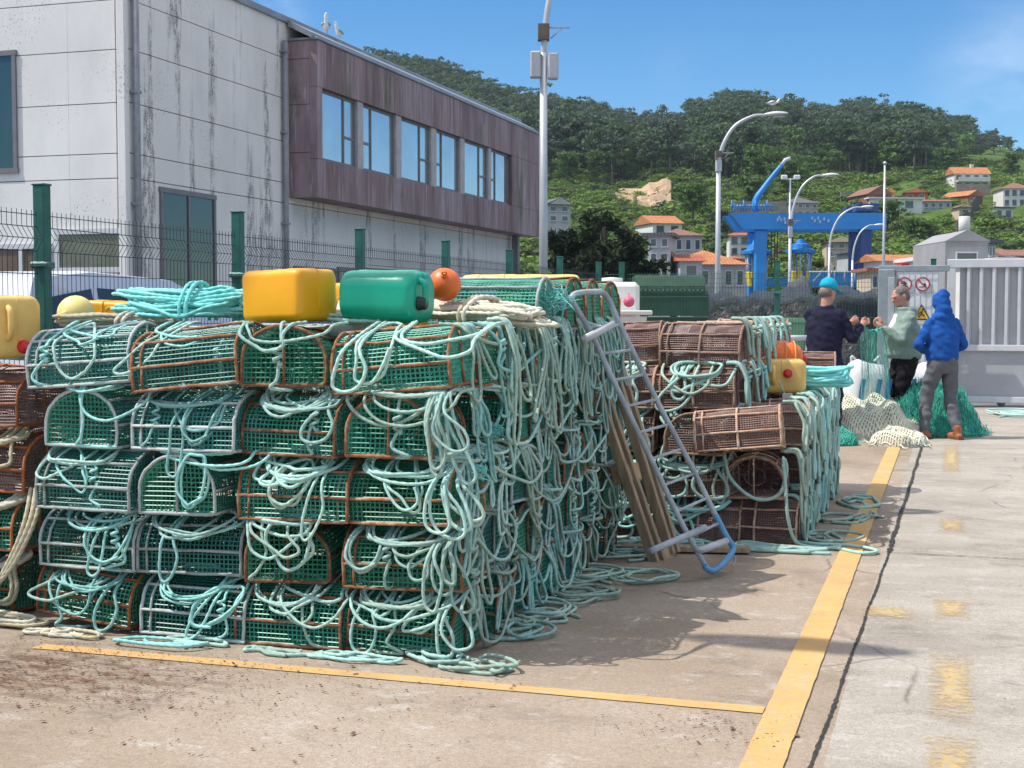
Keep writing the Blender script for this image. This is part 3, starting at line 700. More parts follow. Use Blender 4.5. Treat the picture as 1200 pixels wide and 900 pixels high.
# the wood: one far mass
b = MB(); pts, kd, ht, mi = [], [], [], []
for _ in range(8600):
    dd = rg.uniform(285, 640); tl = rg.uniform(-.22, .46)
    if rg.random() > dd / 640: continue
    e = float(fedge(np.array(tl))) + 9 * math.sin(tl * 60) + rg.normal(0, 5)
    if dd < e or (tl > .352 and dd < 590 and rg.random() < .8): continue
    front = dd - e
    z = float(hill_z(np.array(tl), np.array(dd))) - .8
    nb = mnoise.noise(Vector((tl * 22, dd * .02, 3)))
    p_ = FWD * dd + RGT * tl * dd; p_[2] = z
    euc = (dd > 500 and rg.random() < .8) or nb > .12
    h_ = rg.uniform(9.5, 15) if euc else rg.uniform(6.5, 10.5)
    if dd > 560: h_ = rg.uniform(9, 16)
    if tl > .33: h_ *= .45
    pts.append(p_); kd.append('euc' if euc else 'broad'); ht.append(h_)
    q_ = rg.random(); mi.append((0 if q_ < .55 else 4 if q_ < .85 else 2) if euc else (1 if q_ < .5 else 5 if q_ < .72 else 2))
    if rg.random() < .08: ht[-1] *= 1.22
scatter(b, pts, kd, ht, mi, rg)
for p_, k, h in zip(pts, kd, ht):
    if k == 'euc' and rg.random() < .5: b.tube([p_, p_ + [rg.normal(0, .3), 0, h * .85]], [.3, .12], 4, mi=3, smooth=False)
print('wood trees', len(pts))
tag(b.build('woodland', [M_EUC, M_BRD, M_MID, M_TRK, M_EUC2, M_BRD2]), 'dense dark wood of eucalyptus and broadleaf trees covering the hill', kind='stuff')
# bare earth cutting
M_EARTH = simple('bare_earth', (.36, .25, .15), .9, var=.4, scale=.15)
b = MB(); G = []
for i in range(16):
    row = []
    for j in range(12):
        u = 716 + 74 * i / 15; v = 214 + 38 * j / 11
        dd = np.interp(v, [205, 270], [322, 232]) ; tl = (u - 600) / F_PX
        edge = min(i, 15 - i, j, 11 - j)
        p_ = FWD * dd + RGT * tl * dd; p_[2] = float(hill_z(np.array(tl), np.array(dd))) + (1.4 + 1.1 * mnoise.noise(Vector((i * .5, j * .6, 2))) if edge > 0 else -2.2)
        row.append(p_)
    G.append(row)
b.grid(G, smooth=False); tag(b.build('earth_bank', M_EARTH), kind='structure')

# big dark pine beside the building
def dark_tree(name, u, v, D, w, h, label, n_, leaf, seed):
    p_ = atd(u, v, D); p_[2] = 0; rg2 = np.random.default_rng(seed); e = empty(name, p_, 0, label, 'tree')
    b = MB(); b.tube(spline([(0, 0, -.2), (.15, .1, h * .25), (-.1, 0, h * .5), (.1, 0, h * .8)], n=12), np.linspace(.32, .1, 12), 9); cl = []
    for k in range(34):
        a = rg2.uniform(0, 6.28); z0 = h * rg2.uniform(.2, .62); rr = w / 2 * rg2.uniform(.35, .88)
        z1 = min(h * .93, z0 + rr * rg2.uniform(.05, .75)); rr *= math.sqrt(max(.16, 1 - ((z1 / h - .45) / .6) ** 2))
        tip = np.array([math.cos(a) * rr, math.sin(a) * rr, z1]); b.tube(spline([(0, 0, z0), tip * [.5, .5, 0] + [0, 0, z0 + (z1 - z0) * .3], tip], n=8), np.linspace(.12, .03, 8), 5)
        cl += [(tip + rg2.normal(0, .35, 3) * [1, 1, .6], rg2.uniform(.55, 1.0)) for _ in range(4)]
    b.build('trunk', M_TRK, e); b = MB()
    for c_, r in cl:
        k = n_; d_ = rg2.normal(size=(k, 3)); d_ /= np.linalg.norm(d_, axis=1, keepdims=True)
        P = c_ + d_ * r * rg2.uniform(.25, 1.05, (k, 1)) * [1, 1, .6]; a_ = rg2.normal(size=(k, 3)) + d_; a_ /= np.linalg.norm(a_, axis=1, keepdims=True)
        s_ = np.cross(a_, rg2.normal(size=(k, 3))); s_ /= np.linalg.norm(s_, axis=1, keepdims=True); l_ = rg2.uniform(.14, .34, (k, 1)); w_ = l_ * .32
        V = np.stack([P - a_ * l_, P - s_ * w_, P + a_ * l_, P + s_ * w_], 1).reshape(-1, 3); b.add(V, np.arange(len(V)).reshape(-1, 4))
    b.build('crown', leaf, e)
M_PINE = leaf_mat('dark_pine_needles', (.012, .022, .010), (.03, .045, .018), sc=1.2)
dark_tree('pine_tree', 706, 330, 80, 7.2, 8.6, 'broad very dark pine tree at the end of the pale building', 75, M_PINE, 21)
dark_tree('evergreen_tree', 972, 335, 140, 8.4, 6.6, 'dark rounded evergreen tree seen through the blue boat hoist', 60, leaf_mat('dark_oak_leaves', (.02, .035, .014), (.045, .06, .022), sc=1.0), 22)

# ================================================================== houses
M_WHITEW = simple('white_render', (.66, .64, .60), .85, var=.08, scale=.8); M_GREYW = simple('grey_render', (.42, .41, .40), .85, var=.12, scale=.8); M_SHED = simple('shed_grey_render', (.29, .285, .29), .85, var=.14, scale=.9); M_TANW = simple('tan_render', (.52, .42, .30), .85, var=.12, scale=.8)
M_PINKW = simple('pinkish_render', (.45, .36, .34), .85, var=.15, scale=.8); M_BRICKW = simple('orange_brick', (.42, .14, .06), .85, var=.2, scale=2); M_REDW = simple('red_brick', (.36, .12, .075), .85, var=.2, scale=2)
M_OCHW = simple('ochre_render', (.55, .30, .07), .85, var=.15, scale=1)
def tile_mat(name, c):
    t = NT(name, .85, 0, .2); w = t.n('ShaderNodeTexWave', wave_type='BANDS'); w.inputs['Scale'].default_value = 1.2; w.inputs['Distortion'].default_value = 1.0; t.l(t.co(), w.inputs[0])
    x = t.ramp(t.noise(1.5, 6, .7), [(.3, tuple(np.array(c) * .7)), (.7, tuple(np.array(c) * 1.2))]); t.col(x); t.bump(w.outputs[1], .5, .08); return t.m
M_TILE = tile_mat('orange_roof_tile', (.46, .19, .085)); M_TILE2 = tile_mat('red_roof_tile', (.36, .12, .07)); M_TILE3 = tile_mat('brown_roof_tile', (.25, .13, .095)); M_SLATE = tile_mat('slate_roof', (.13, .13, .14))
M_HWIN = mirror_glass('house_window_glass', (.10, .11, .12), .1, .3)
HB = []
def blocked(p, dd, h):
    """true where a plant would grow in the garden in front of a house"""
    up = 600 + F_PX * float(np.dot(p[:2], RGT[:2])) / dd; s_ = F_PX / dd
    return any(a - h * s_ * .8 < up < c + h * s_ * .8 and D_ - 22 < dd < D_ + 4 for a, c, D_ in HB)
def house(u, v0, v1, wpx, D, roof, wallm, roofm, label, rot=0.0, dep=None, cols=3, rows=2, roofpx=None, cat='house', name='house', onslope=True, over=.35, chim=False, balcony=False):
    """u: picture column of the middle, v0 eaves row, v1 foot row, wpx facade width in pixels; D distance"""
    if D >= 200:      # stand it where the line of sight meets the slope
        r_ = ray(u, v1); r_ = r_ / float(r_ @ FWD); D = 140.0
        while D < 560 and EYE + r_[2] * D > hz(r_ * D) - .3: D += 1
    p_ = atd(u, v1, D); s_ = D / F_PX; w = wpx * s_; h = (v1 - v0) * s_; dep = dep or w * .7; base = float(p_[2])
    HB.append((u - wpx / 2, u + wpx / 2, D)); e = empty(name, (p_[0], p_[1], base), YAW + rot, label, cat)
    b = MB(); b.box((0, dep / 2, h / 2 - 2), (w, dep, h + 4)); wl = b.build('wall', wallm, e)
    rh = (roofpx or 10) * s_; a, c = w / 2 + over, dep / 2 + over; b = MB(); m_ = dep / 2
    if roof == 'hip':
        k = max(0, a - c); V = [(-a, m_ - c, h), (a, m_ - c, h), (a, m_ + c, h), (-a, m_ + c, h), (-k, m_, h + rh), (k, m_, h + rh)]
        b.add(V, [np.array([[0, 1, 5, 4], [2, 3, 4, 5], [3, 2, 1, 0]]), np.array([[1, 2, 5], [3, 0, 4]])])
    elif roof == 'side':   # ridge along the facade
        V = [(-a, m_ - c, h), (a, m_ - c, h), (a, m_ + c, h), (-a, m_ + c, h), (-a, m_, h + rh), (a, m_, h + rh)]
        b.add(V, [np.array([[0, 1, 5, 4], [2, 3, 4, 5], [3, 2, 1, 0]]), np.array([[1, 2, 5], [3, 0, 4]])])
    elif roof == 'gable':  # gable faces the yard
        V = [(-a, m_ - c, h), (a, m_ - c, h), (a, m_ + c, h), (-a, m_ + c, h), (0, m_ - c, h + rh), (0, m_ + c, h + rh)]
        b.add(V, [np.array([[0, 4, 5, 3], [4, 1, 2, 5], [3, 2, 1, 0]]), np.array([[0, 1, 4], [2, 3, 5]])], 0)
        q = MB(); q.add([(-w / 2, -.01, h - .01), (w / 2, -.01, h - .01), (0, -.01, h + rh * w / 2 / a)], np.array([[0, 1, 2]])); q.add([(-w / 2, .25 - c + m_ - .6, h), (w / 2, .25 - c + m_ - .6, h), (0, .25 - c + m_ - .6, h + rh * .97)], np.array([[0, 1, 2]])); q.build('gable_wall', wallm, e)
    else:
        b.box((0, m_, h + .12), (2 * a, 2 * c, .24))
    rf = b.build('roof', roofm, e)
    if chim: q = MB(); q.box((w * .1, m_, h + rh * .9), (.7, .7, 1.6)); q.build('chimney', wallm, rf)
    fh = h / rows
    for r_ in range(rows):
        for k in range(cols):
            x = -w / 2 + w * (k + .5) / cols; ww, wh = min(1.3, w / cols * .45), min(1.5, fh * .45)
            q = MB(); q.box((x, -.02, r_ * fh + fh * .55), (ww + .16, .06, wh + .16)); q.box((x, -.09, r_ * fh + fh * .55 - wh / 2 - .1), (ww + .3, .16, .08)); wn_ = q.build('window', M_GWHITE if wallm not in (M_WHITEW,) else M_FRM, e)
            q = MB(); q.box((x, -.055, r_ * fh + fh * .55), (ww, .02, wh)); q.build('pane', M_HWIN, wn_)
    for q_ in range(2):
        x = w / 2 + .02; 
        q = MB(); q.box((x, dep * (.3 + .4 * q_), h * .6), (.05, 1.1, 1.3)); q.build('window', M_HWIN, e)
    if balcony:
        q = MB(); q.box((0, -.7, fh * 1.0), (w * .9, 1.4, .15)); q.box((0, -1.37, fh + .5), (w * .9, .06, .85)); q.build('balcony', wallm, e)
    return e
house(782, 262, 292, 36, 200, 'side', M_WHITEW, M_TILE, 'white house with orange roof just right of the dark pine', .25, 8, 2, 2, 11)
house(801, 276, 300, 44, 150, 'hip', M_GREYW, M_TILE3, 'pale grey house with brown hipped roof right of the dark pine', .12, 6, 4, 1, 10)
house(772, 277, 345, 26, 105, 'flat', M_GREYW, M_SLATE, 'narrow tall grey block directly right of the dark pine', -.2, 5, 2, 4, 4, 'building', 'grey_block')
house(833, 310, 345, 82, 110, 'hip', M_GREYW, M_TILE, 'long low grey building under a wide orange tiled roof', .05, 7, 6, 1, 19, 'building', 'long_building')
house(810, 306, 330, 26, 104, 'side', M_GREYW, M_TILE2, 'small grey annex with red roof joined to the long low building', .05, 4, 1, 1, 9)
house(872, 276, 301, 34, 160, 'hip', M_WHITEW, M_TILE2, 'white house with red roof left of the blue boat hoist leg', -.1, 6, 3, 2, 9)
house(874, 306, 340, 34, 138, 'flat', M_GREYW, M_TILE2, 'low grey shed in front of the white red roofed house', 0, 4, 2, 2, 4, 'building', 'shed')
house(870, 306, 318, 22, 145, 'hip', M_PINKW, M_TILE2, 'small pinkish house with pointed red roof behind the hoist leg', .3, 4, 2, 1, 7)
house(942, 238, 254, 34, 235, 'hip', M_PINKW, M_SLATE, 'pinkish villa with slate hipped roof above the hoist beam', .1, 8, 4, 2, 9)
house(986, 284, 303, 34, 165, 'gable', M_TANW, M_TILE3, 'tan house with shallow gable behind the street lamps', -.15, 7, 3, 2, 7)
house(1012, 296, 322, 22, 130, 'flat', M_GREYW, M_SLATE, 'grey flat roofed house beside the right hoist leg', .1, 5, 2, 2, 3)
house(1031, 228, 243, 30, 250, 'gable', M_TILE3, M_TILE3, 'brown gabled house with an ochre side wing on the slope', .2, 8, 2, 1, 10)
house(1042, 226, 241, 14, 246, 'gable', M_OCHW, M_TILE3, 'ochre side wing joined to the brown gabled house', .2, 5, 1, 1, 6)
house(1050, 233, 247, 62, 232, 'flat', M_WHITEW, M_WHITEW, 'long white flat roofed wall building below the brown gabled house', .05, 5, 2, 1, 2, 'building', 'white_building')
house(1073, 226, 247, 26, 240, 'gable', M_BRICKW, M_TILE2, 'bare orange brick house under construction on the slope', -.3, 7, 2, 2, 5)
house(1098, 236, 246, 34, 240, 'side', M_GREYW, M_TILE3, 'low grey outbuilding with brown roof between two brick houses', 0, 4, 4, 1, 3, 'building', 'outbuilding')
house(1143, 230, 245, 24, 240, 'gable', M_REDW, M_TILE, 'red brick house with orange gable roof below the white villa', .5, 7, 2, 2, 7)
house(1139, 204, 222, 42, 290, 'side', M_WHITEW, M_TILE, 'large white villa with orange roof high on the slope', .05, 5, 4, 2, 9, chim=True, balcony=True)
house(1193, 221, 243, 34, 240, 'hip', M_WHITEW, M_TILE3, 'white villa with brown roof at the right edge of the slope', -.1, 8, 4, 2, 9)
house(1176, 244, 258, 26, 220, 'flat', M_WHITEW, M_SLATE, 'small white flat roofed house below the right hand villa', .3, 6, 2, 1, 2)
house(1131, 243, 256, 14, 236, 'gable', M_TANW, M_TILE3, 'tiny tan hut beside the red brick house', 0, 4, 1, 1, 4)
house(1180, 188, 193, 10, 380, 'gable', M_TANW, M_TILE, 'tiny cabin high at the top right of the slope', 0, 5, 1, 1, 2)
house(983, 181, 184.5, 22, 398, 'gable', M_TANW, M_TILE, 'orange roof showing through the trees of the wood', .2, 7, 1, 1, 4)
house(655, 240, 262, 30, 190, 'gable', M_GREYW, M_SLATE, 'grey house with slate gable beside the lamp post and pine', .4, 6, 2, 2, 8)
house(1060, 306, 335, 60, 120, 'side', M_WHITEW, M_TILE, 'long white house with orange tiled roof behind the sign board', .05, 6, 6, 1, 9)
house(1045, 318, 345, 50, 100, 'flat', M_TANW, M_TILE2, 'low tan building in front of the long orange roof', 0, 4, 5, 1, 2, 'building', 'low_building')
house(1132, 283, 345, 50, 75, 'gable', M_SHED, M_SHED, 'plain grey gabled shed with white chimney drum above the gate', 0, 6, 1, 1, 13, 'building', 'grey_shed', over=.02)
house(1161, 286, 345, 12, 78, 'flat', M_GREYW, M_SLATE, 'grey side annex with windows right of the gabled shed', .6, 4, 2, 3, 2, 'building', 'annex')
house(1092, 306, 345, 36, 90, 'flat', M_WHITEW, M_WHITEW, 'white low store behind the sign board and gate post', 0, 4, 1, 1, 2, 'building', 'white_store')
house(1172, 298, 345, 30, 95, 'side', M_PINKW, M_TILE2, 'pinkish house with red tiled roof behind the gate', .1, 5, 2, 1, 8)
house(1200, 300, 345, 40, 90, 'side', M_PINKW, M_TILE3, 'house with brown tiled roof at far right behind the gate', -.1, 5, 2, 1, 9)
house(1178, 304, 345, 36, 70, 'gable', M_WHITEW, M_WHITEW, 'low white roofed store just over the gate top', .05, 5, 1, 1, 3, 'building', 'white_roofed_store')
# scrub on the meadow slope
b = MB(); pts, kd, ht, mi = [], [], [], []
for _ in range(13000):
    dd = 138 + 302 * rg.random() ** 1.35; tl = rg.uniform(-.08, .46); e = float(fedge(np.array(tl)))
    if dd > e + 12: continue
    nb = mnoise.noise(Vector((tl * 26, dd * .035, 8)))
    if nb < -.3 and rg.random() < .75: continue
    p_ = FWD * dd + RGT * tl * dd; p_[2] = float(hill_z(np.array(tl), np.array(dd))) - .3
    if blocked(p_, dd, 2.6): continue
    h_ = rg.uniform(.7, 1.9) * (1.5 if nb > .25 else 1) * (1.4 if dd < 200 else 1)
    pts.append(p_); kd.append('bush'); ht.append(h_); mi.append(0 if rg.random() < .72 else (1 if rg.random() < .6 else 2))
scatter(b, pts, kd, ht, mi, rg, 1.7)
tag(b.build('shrubbery', [M_BRT, M_MID, M_OLIVE]), 'low green scrub and brambles covering the slope below the wood', kind='stuff')
# individual trees on the slope and among the houses
def make_tree(kind, h, mcr, seed, dens=3, wide=1.0):
    rg2 = np.random.default_rng(seed); b = MB()
    for k in range(dens):
        q = crown_proto(kind, rg2) ; b.add((q * [h * wide, h * wide, h]).reshape(-1, 3), np.arange(len(q) * 4).reshape(-1, 4))
    cr = b.mesh('crown', mcr); b = MB()
    b.tube([(0, 0, -.5), (.05 * h * .3, 0, h * .3), (0, .02 * h, h * .72)], [h * .03, h * .022, h * .008], 7)
    for k in range(6):
        a = rg2.uniform(0, 6.28); z0 = h * rg2.uniform(.3, .6); b.tube([(0, 0, z0), (math.cos(a) * h * .1, math.sin(a) * h * .1, z0 + h * .1), (math.cos(a) * h * .2, math.sin(a) * h * .2, z0 + h * .22)], [h * .012, h * .008, h * .003], 5)
    return cr, b.mesh('trunk', M_TRK)
TK = [('round bushy green tree standing on the scrub slope among the houses', make_tree('broad', 7, M_BRD, 3)), ('dull green shrubby tree on the scrub slope among the houses', make_tree('broad', 5, M_OLIVE, 4)), ('tall thin blue green eucalyptus at the lower edge of the wood', make_tree('euc', 13, M_EUC, 5))]
spots = [(0, 1078, 262), (0, 1098, 275), (1, 1060, 282), (0, 1120, 282), (1, 1138, 262), (0, 1040, 275), (1, 1172, 268), (0, 1010, 262), (1, 955, 264), (0, 880, 252), (0, 812, 262), (1, 845, 282), (0, 665, 216), (0, 700, 214), (1, 725, 214), (0, 742, 212),
         (2, 655, 206), (2, 690, 205), (2, 764, 209), (2, 786, 208), (2, 842, 205), (2, 868, 212), (2, 1012, 200), (2, 1050, 200), (2, 1072, 203), (2, 1093, 196), (0, 1152, 208), (0, 1108, 205), (0, 1186, 208), (0, 1172, 190), (0, 905, 210), (0, 925, 232), (1, 1085, 290), (0, 1072, 292), (0, 1190, 262)]
for k, u, v in spots:
    # walk out along the ray until the slope is met
    r = ray(u, v); s_ = 130.0
    while s_ < 620 and (EYE + r[2] * s_) > hz(r * s_): s_ += 2
    p_ = EYEP + r * s_
    if blocked(p_, s_, 6): continue
    lab, (cr, tk) = TK[k]
    e = empty('tree', (p_[0], p_[1], hz(p_) - .3), rg.uniform(0, 6), lab, 'tree', ['round trees on the slope', 'dull trees on the slope', 'eucalyptus at the wood edge'][k])
    sc = rg.uniform(.75, 1.2); e.scale = (sc, sc, sc); part('crown', cr, e); part('trunk', tk, e)
# chimney drum on the shed
p_ = atd(1130, 268, 76.5); e = empty('chimney_drum', (p_[0], p_[1], p_[2] - .9), 0, 'white cylindrical drum chimney standing on the grey gabled shed roof', 'chimney')
b = MB(); b.lathe([(.31, 0), (.31, .95), (.27, .98)], (0, 0, .6), 18); b.build('drum', M_WHITEW, e); b = MB(); b.lathe([(.16, -.8), (.16, .58), (.33, .58), (.33, .62)], (0, 0, 0), 14); b.build('neck', M_GREYW, e)
# retaining wall steps on the slope
b = MB()
for k in range(14):
    u = 1125 + k * 1.6; v = 266 - k * 2.3; q = atd(u, v, 215 + k * 2); b.box(q, (1.2, 1.2, 1.6), YAW)
tag(b.build('slope_stair', simple('stair_dark_stone', (.09, .09, .08), .9)), 'dark stone stair climbing the slope right of the dry terrace', 'stairs')
for (u0, u1, v, D) in ((860, 925, 243, 255), (985, 1010, 232, 262), (1120, 1160, 222, 285), (775, 860, 252, 260)):
    b = MB(); a_, c_ = atd(u0, v, D), atd(u1, v, D); b.beam(a_, c_, .6, 2.2); lab = {860: 'low stone terrace wall left of the slate villa', 985: 'low stone terrace wall left of the brown gabled house', 1120: 'garden wall in front of the large white villa', 775: 'dark terrace wall on the meadow below the earth bank'}[u0]
    tag(b.build('terrace_wall', simple('terrace_stone', (.24, .22, .18), .9, var=.3, scale=1)), lab, 'wall')

# ================================================================== blue boat hoist
M_BLUE = simple('crane_blue_paint', (.02, .22, .58), .45, var=.18, scale=.6); M_BLUE2 = simple('crane_dark_blue', (.02, .07, .22), .5, var=.2); M_PADY = simple('yellow_pad', (.72, .50, .04), .7, var=.2); M_PIPEW = simple('pale_strut', (.36, .46, .58), .5, var=.1)
DC = 75.0; sC = DC / F_PX
cr = empty('boat_hoist', (*atd(890, 397.7, 125)[:2], -1.03), YAW, label='big blue travelling boat hoist with long beam and yellow pads', cat='crane')
cr.scale = (125 / 75,) * 3
def CL(u, v, back=0.0):    # local coordinates in the hoist's own front plane
    return np.array([(u - 890) * sC, back, (365 - v) * sC + EYE])
b = MB(); z0, z1 = CL(0, 270)[2], CL(0, 251)[2]
for back in (0, 2.2):
    V = [(CL(853, 0)[0], z1), (CL(868, 0)[0], z0), (CL(1034, 0)[0], z0), (CL(1034, 0)[0], z1)]
    b.prism(V, -.45 + back, .45 + back, 0, lambda P: np.stack([P[:, 0], P[:, 2], P[:, 1]], 1))
b.build('beam', M_BLUE, cr)
for back in (0, 2.2):
    b = MB(); b.box((0, back, (z0 - .02) / 2), (.62, .6, z0 - .02), None, 0, .04); b.build('leg', M_BLUE, cr)
    b = MB(); x = CL(1012, 0)[0]
    b.box((x, back, (z1 + .25) / 2), (.6, .62, z1 + .25 ), None, 0, .04); b.box((x, back, z1 + .3), (1.2, .9, .4)); b.build('leg', M_BLUE2, cr)
for x in (0, CL(1012, 0)[0]):
    b = MB(); b.box((x, 1.1, .9), (.5, 2.6, .6)); b.build('sill_beam', M_BLUE, cr)
    for y in (.3, 2.3):
        b = MB(); b.lathe([(0, -.25), (.5, -.25), (.55, -.15), (.55, .15), (.5, .25), (0, .25)], (x, y, .55), 18, [[0, 0, 1], [0, 1, 0], [1, 0, 0]]); b.build('wheel', M_BLK, cr)
b = MB()     # jib mast
b.tube(spline([CL(885, 249), CL(884, 236), CL(893, 222), CL(905, 206), CL(914, 195)], n=16), np.linspace(.2, .11, 16), 8); b.build('jib', M_BLUE, cr)
b = MB(); b.tube([CL(914, 195), CL(918, 189), CL(924, 187)], .1, 6); b.build('jib_tip', M_GWHITE, cr)
b = MB()
for k in range(14):
    u = 855 + k * 3.4; b.rod(CL(u, 249, -.4), CL(u, 241 if k % 4 else 236, -.4), .04, 4)
b.rod(CL(853, 243, -.4), CL(905, 243, -.4), .035, 4); b.build('railing', M_BLUE, cr)
b = MB()
for u, v in ((908, 259), (910, 256), (912, 259), (916, 258), (917, 262), (921, 257), (948, 257), (951, 260), (955, 257), (957, 261), (962, 258), (967, 260)):
    q = CL(u, v, -.462); b.box(q, (.09, .02, .16)); 
b.build('lettering', M_PIPEW, cr)
def sling(u, v):       # blue hub over a ring of pale struts and yellow pads
    h = MB(); q = CL(u, v, 1.1); h.lathe([(0, .85), (.2, .82), (.28, .6), (.5, .52), (.55, .3), (.86, .2), (.84, .05), (.3, 0), (.0, 0)], q, 12, None, 0, False); h.build('sling_hub', M_BLUE, cr)
    for k in range(7):
        a = 2 * math.pi * k / 7; d_ = np.array([math.cos(a), math.sin(a), 0]); s_ = MB()
        s_.rod(q + d_ * .62, q + d_ * .5 - [0, 0, 1.15], .06, 6); s_.build('strut', M_PIPEW, cr)
        s_ = MB(); s_.beam(q + d_ * .55 - [0, 0, .95], q + d_ * .42 - [0, 0, 1.75], .26, .14, 0, d_, .03); s_.build('pad', M_PADY, cr)
sling(942, 297); sling(890, 298)
b = MB()
for u in (904, 908, 911, 928): b.rod(CL(u, 271, .3), CL(u, 315, .3), .03, 4)
b.build('cables', M_BLK, cr)
b = MB(); b.box(CL(965, 330, 2), (7.5, 1.2, .5)); b.box(CL(985, 327, 1), (4, .3, .9)); b.build('base_platform', M_BLUE, cr)
b = MB()
for k in range(6): b.rod(CL(950 + k * 12, 330, -.5), CL(950 + k * 12 + (10 if k < 2 else 0), 318, -.5), .05, 4)
b.rod(CL(945, 319, -.5), CL(1012, 319, -.5), .04, 4); b.build('handrail', M_PIPEW, cr)
# red machine
p_ = atd(1055, 316, 88); e = empty('red_winch', (p_[0], p_[1], p_[2] - .5), YAW, 'bright red machine frame showing above the sign board', 'machine'); M_RD = simple('machine_red', (.55, .04, .03), .5, var=.15)
b = MB(); b.box((0, 0, .4), (1.1, .5, .5), None, 0, .05); b.box((.25, 0, .75), (.5, .4, .3), None, 0, .04); b.build('body', M_RD, e); b = MB()
for x in (-.5, -.2, .2, .5): b.rod((x, -.3, -2), (x, -.3, .9), .04, 5)
b.rod((-.5, -.3, .9), (.5, -.3, .9), .04, 5); b.build('frame', M_RD, e)

# ================================================================== street lamps
M_POLE = simple('galvanised_pole', (.50, .51, .53), .42, metal=.35, var=.12, scale=1.5); M_LAMP = simple('white_lamp_head', (.7, .7, .68), .4, var=.08); M_LENS = simple('lamp_lens', (.45, .46, .44), .2); M_BOX = simple('grey_box', (.45, .45, .47), .5, var=.1)
def street_lamp(D, u, vbend, vh, uh, label, box=None, r=.075, rot_img=0.0):
    """pole foot under column u; the arm bends from row vbend up to the head at (uh, vh)"""
    p_ = atd(u, vbend, D); s_ = D / F_PX; zb = float(p_[2]); e = empty('street_lamp', (p_[0], p_[1], 0), YAW + rot_img, label, 'street lamp')
    X = (uh - u) * s_; Zh = float(atd(uh, vh, D)[2]); b = MB()
    b.tube(np.array([(0, 0, 0), (0, 0, zb * .5), (0, 0, zb)]), [r * 1.35, r * 1.15, r], 12); b.lathe([(r * 2, 0), (r * 2, .04), (r * 1.4, .08), (r * 1.4, .7), (r * 1.2, .75)], (0, 0, 0), 12); b.build('pole', M_POLE, e)
    b = MB(); arm = spline([(0, 0, zb - .3), (0, 0, zb), (X * .08, 0, zb + (Zh - zb) * .4), (X * .32, 0, zb + (Zh - zb) * .78), (X * .7, 0, Zh - .02 * X), (X, 0, Zh)], n=28)
    b.tube(arm, np.linspace(r * .95, r * .6, 28), 10); b.build('arm', M_POLE, e)
    hd = MB(); L_ = .85
    t_ = np.linspace(0, 1, 9); wd = .15 * np.sin(np.pi * (t_ * .86 + .1)) + .03; hh = wd * .55; th = np.linspace(0, 2 * math.pi, 16, endpoint=False)
    hd.loft([[(X - .1 + L_ * k, wd[i] * math.cos(a), Zh + .06 * k * L_ + .02 + hh[i] * math.sin(a) * (1 if math.sin(a) > 0 else .55)) for a in th] for i, k in enumerate(t_)])
    h_ = hd.build('lamp_head', M_LAMP, e); q = MB(); q.lathe([(0, -.05), (.11, -.04), (.13, 0), (0, .01)], (X + .42, 0, Zh - .03), 14, None, 0, True, (1.9, 1, 1)); q.build('lens', M_LENS, h_)
    if box:
        for dx, dz in box:
            q = MB(); q.box((dx, -.02, zb + dz), (.22, .2, .55), None, 0, .03); q.build('equipment_box', M_BOX, e)
        q = MB(); q.box((0, 0, zb + .42), (.24, .24, .34), None, 0, .01); q.build('collar', M_TRK, e); q = MB(); q.rod((0, 0, zb + .52), (.55, 0, zb + .52), .018, 5); q.rod((.15, 0, zb + .3), (.4, 0, zb + .52), .014, 5); q.build('bracket', M_BOX, e)
    return e
street_lamp(28.7, 637, 62, -95, 720, 'tall grey street lamp rising in the middle right at the end of the pale building', [(-.17, -.25), (.2, -.28)], .075)
street_lamp(50, 842, 196, 135, 898, 'white street lamp with a seagull perched on its head', [(.0, .1)], .085)
street_lamp(72, 926, 270, 206, 965, 'street lamp in front of the blue hoist beam, second from gull lamp', [(0, -.1)], .08)
street_lamp(94, 972, 290, 243, 1010, 'small street lamp between the tan house and hoist beam', None, .085)
street_lamp(112, 999, 305, 264, 1025, 'smallest street lamp left of the right hoist leg', None, .09)
# lamp by the yard edge, left of the picture; its head throws the long shadow on the concrete
e = street_lamp(6, 640, 200, 150, 700, 'street lamp beside the yard to the left', None, .06)
for ch in list(e.children):
    for g2 in list(ch.children): bpy.data.objects.remove(g2)
    bpy.data.objects.remove(ch)
e.location = (-7.6, 4.25, 0); e.rotation_euler = (0, 0, 0)
b = MB(); b.tube([(0, 0, 0), (0, 0, 7.4)], [.09, .06], 10); b.build('pole', M_POLE, e)
b = MB(); b.tube(spline([(0, 0, 7.3), (.05, 0, 7.9), (.5, 0, 8.3), (1.4, 0, 8.4)], n=20), .04, 8); b.build('arm', M_POLE, e)
b = MB(); b.ball((1.9, 0, 8.42), (.55, .14, .1), 16, 9); b.build('lamp_head', M_LAMP, e)
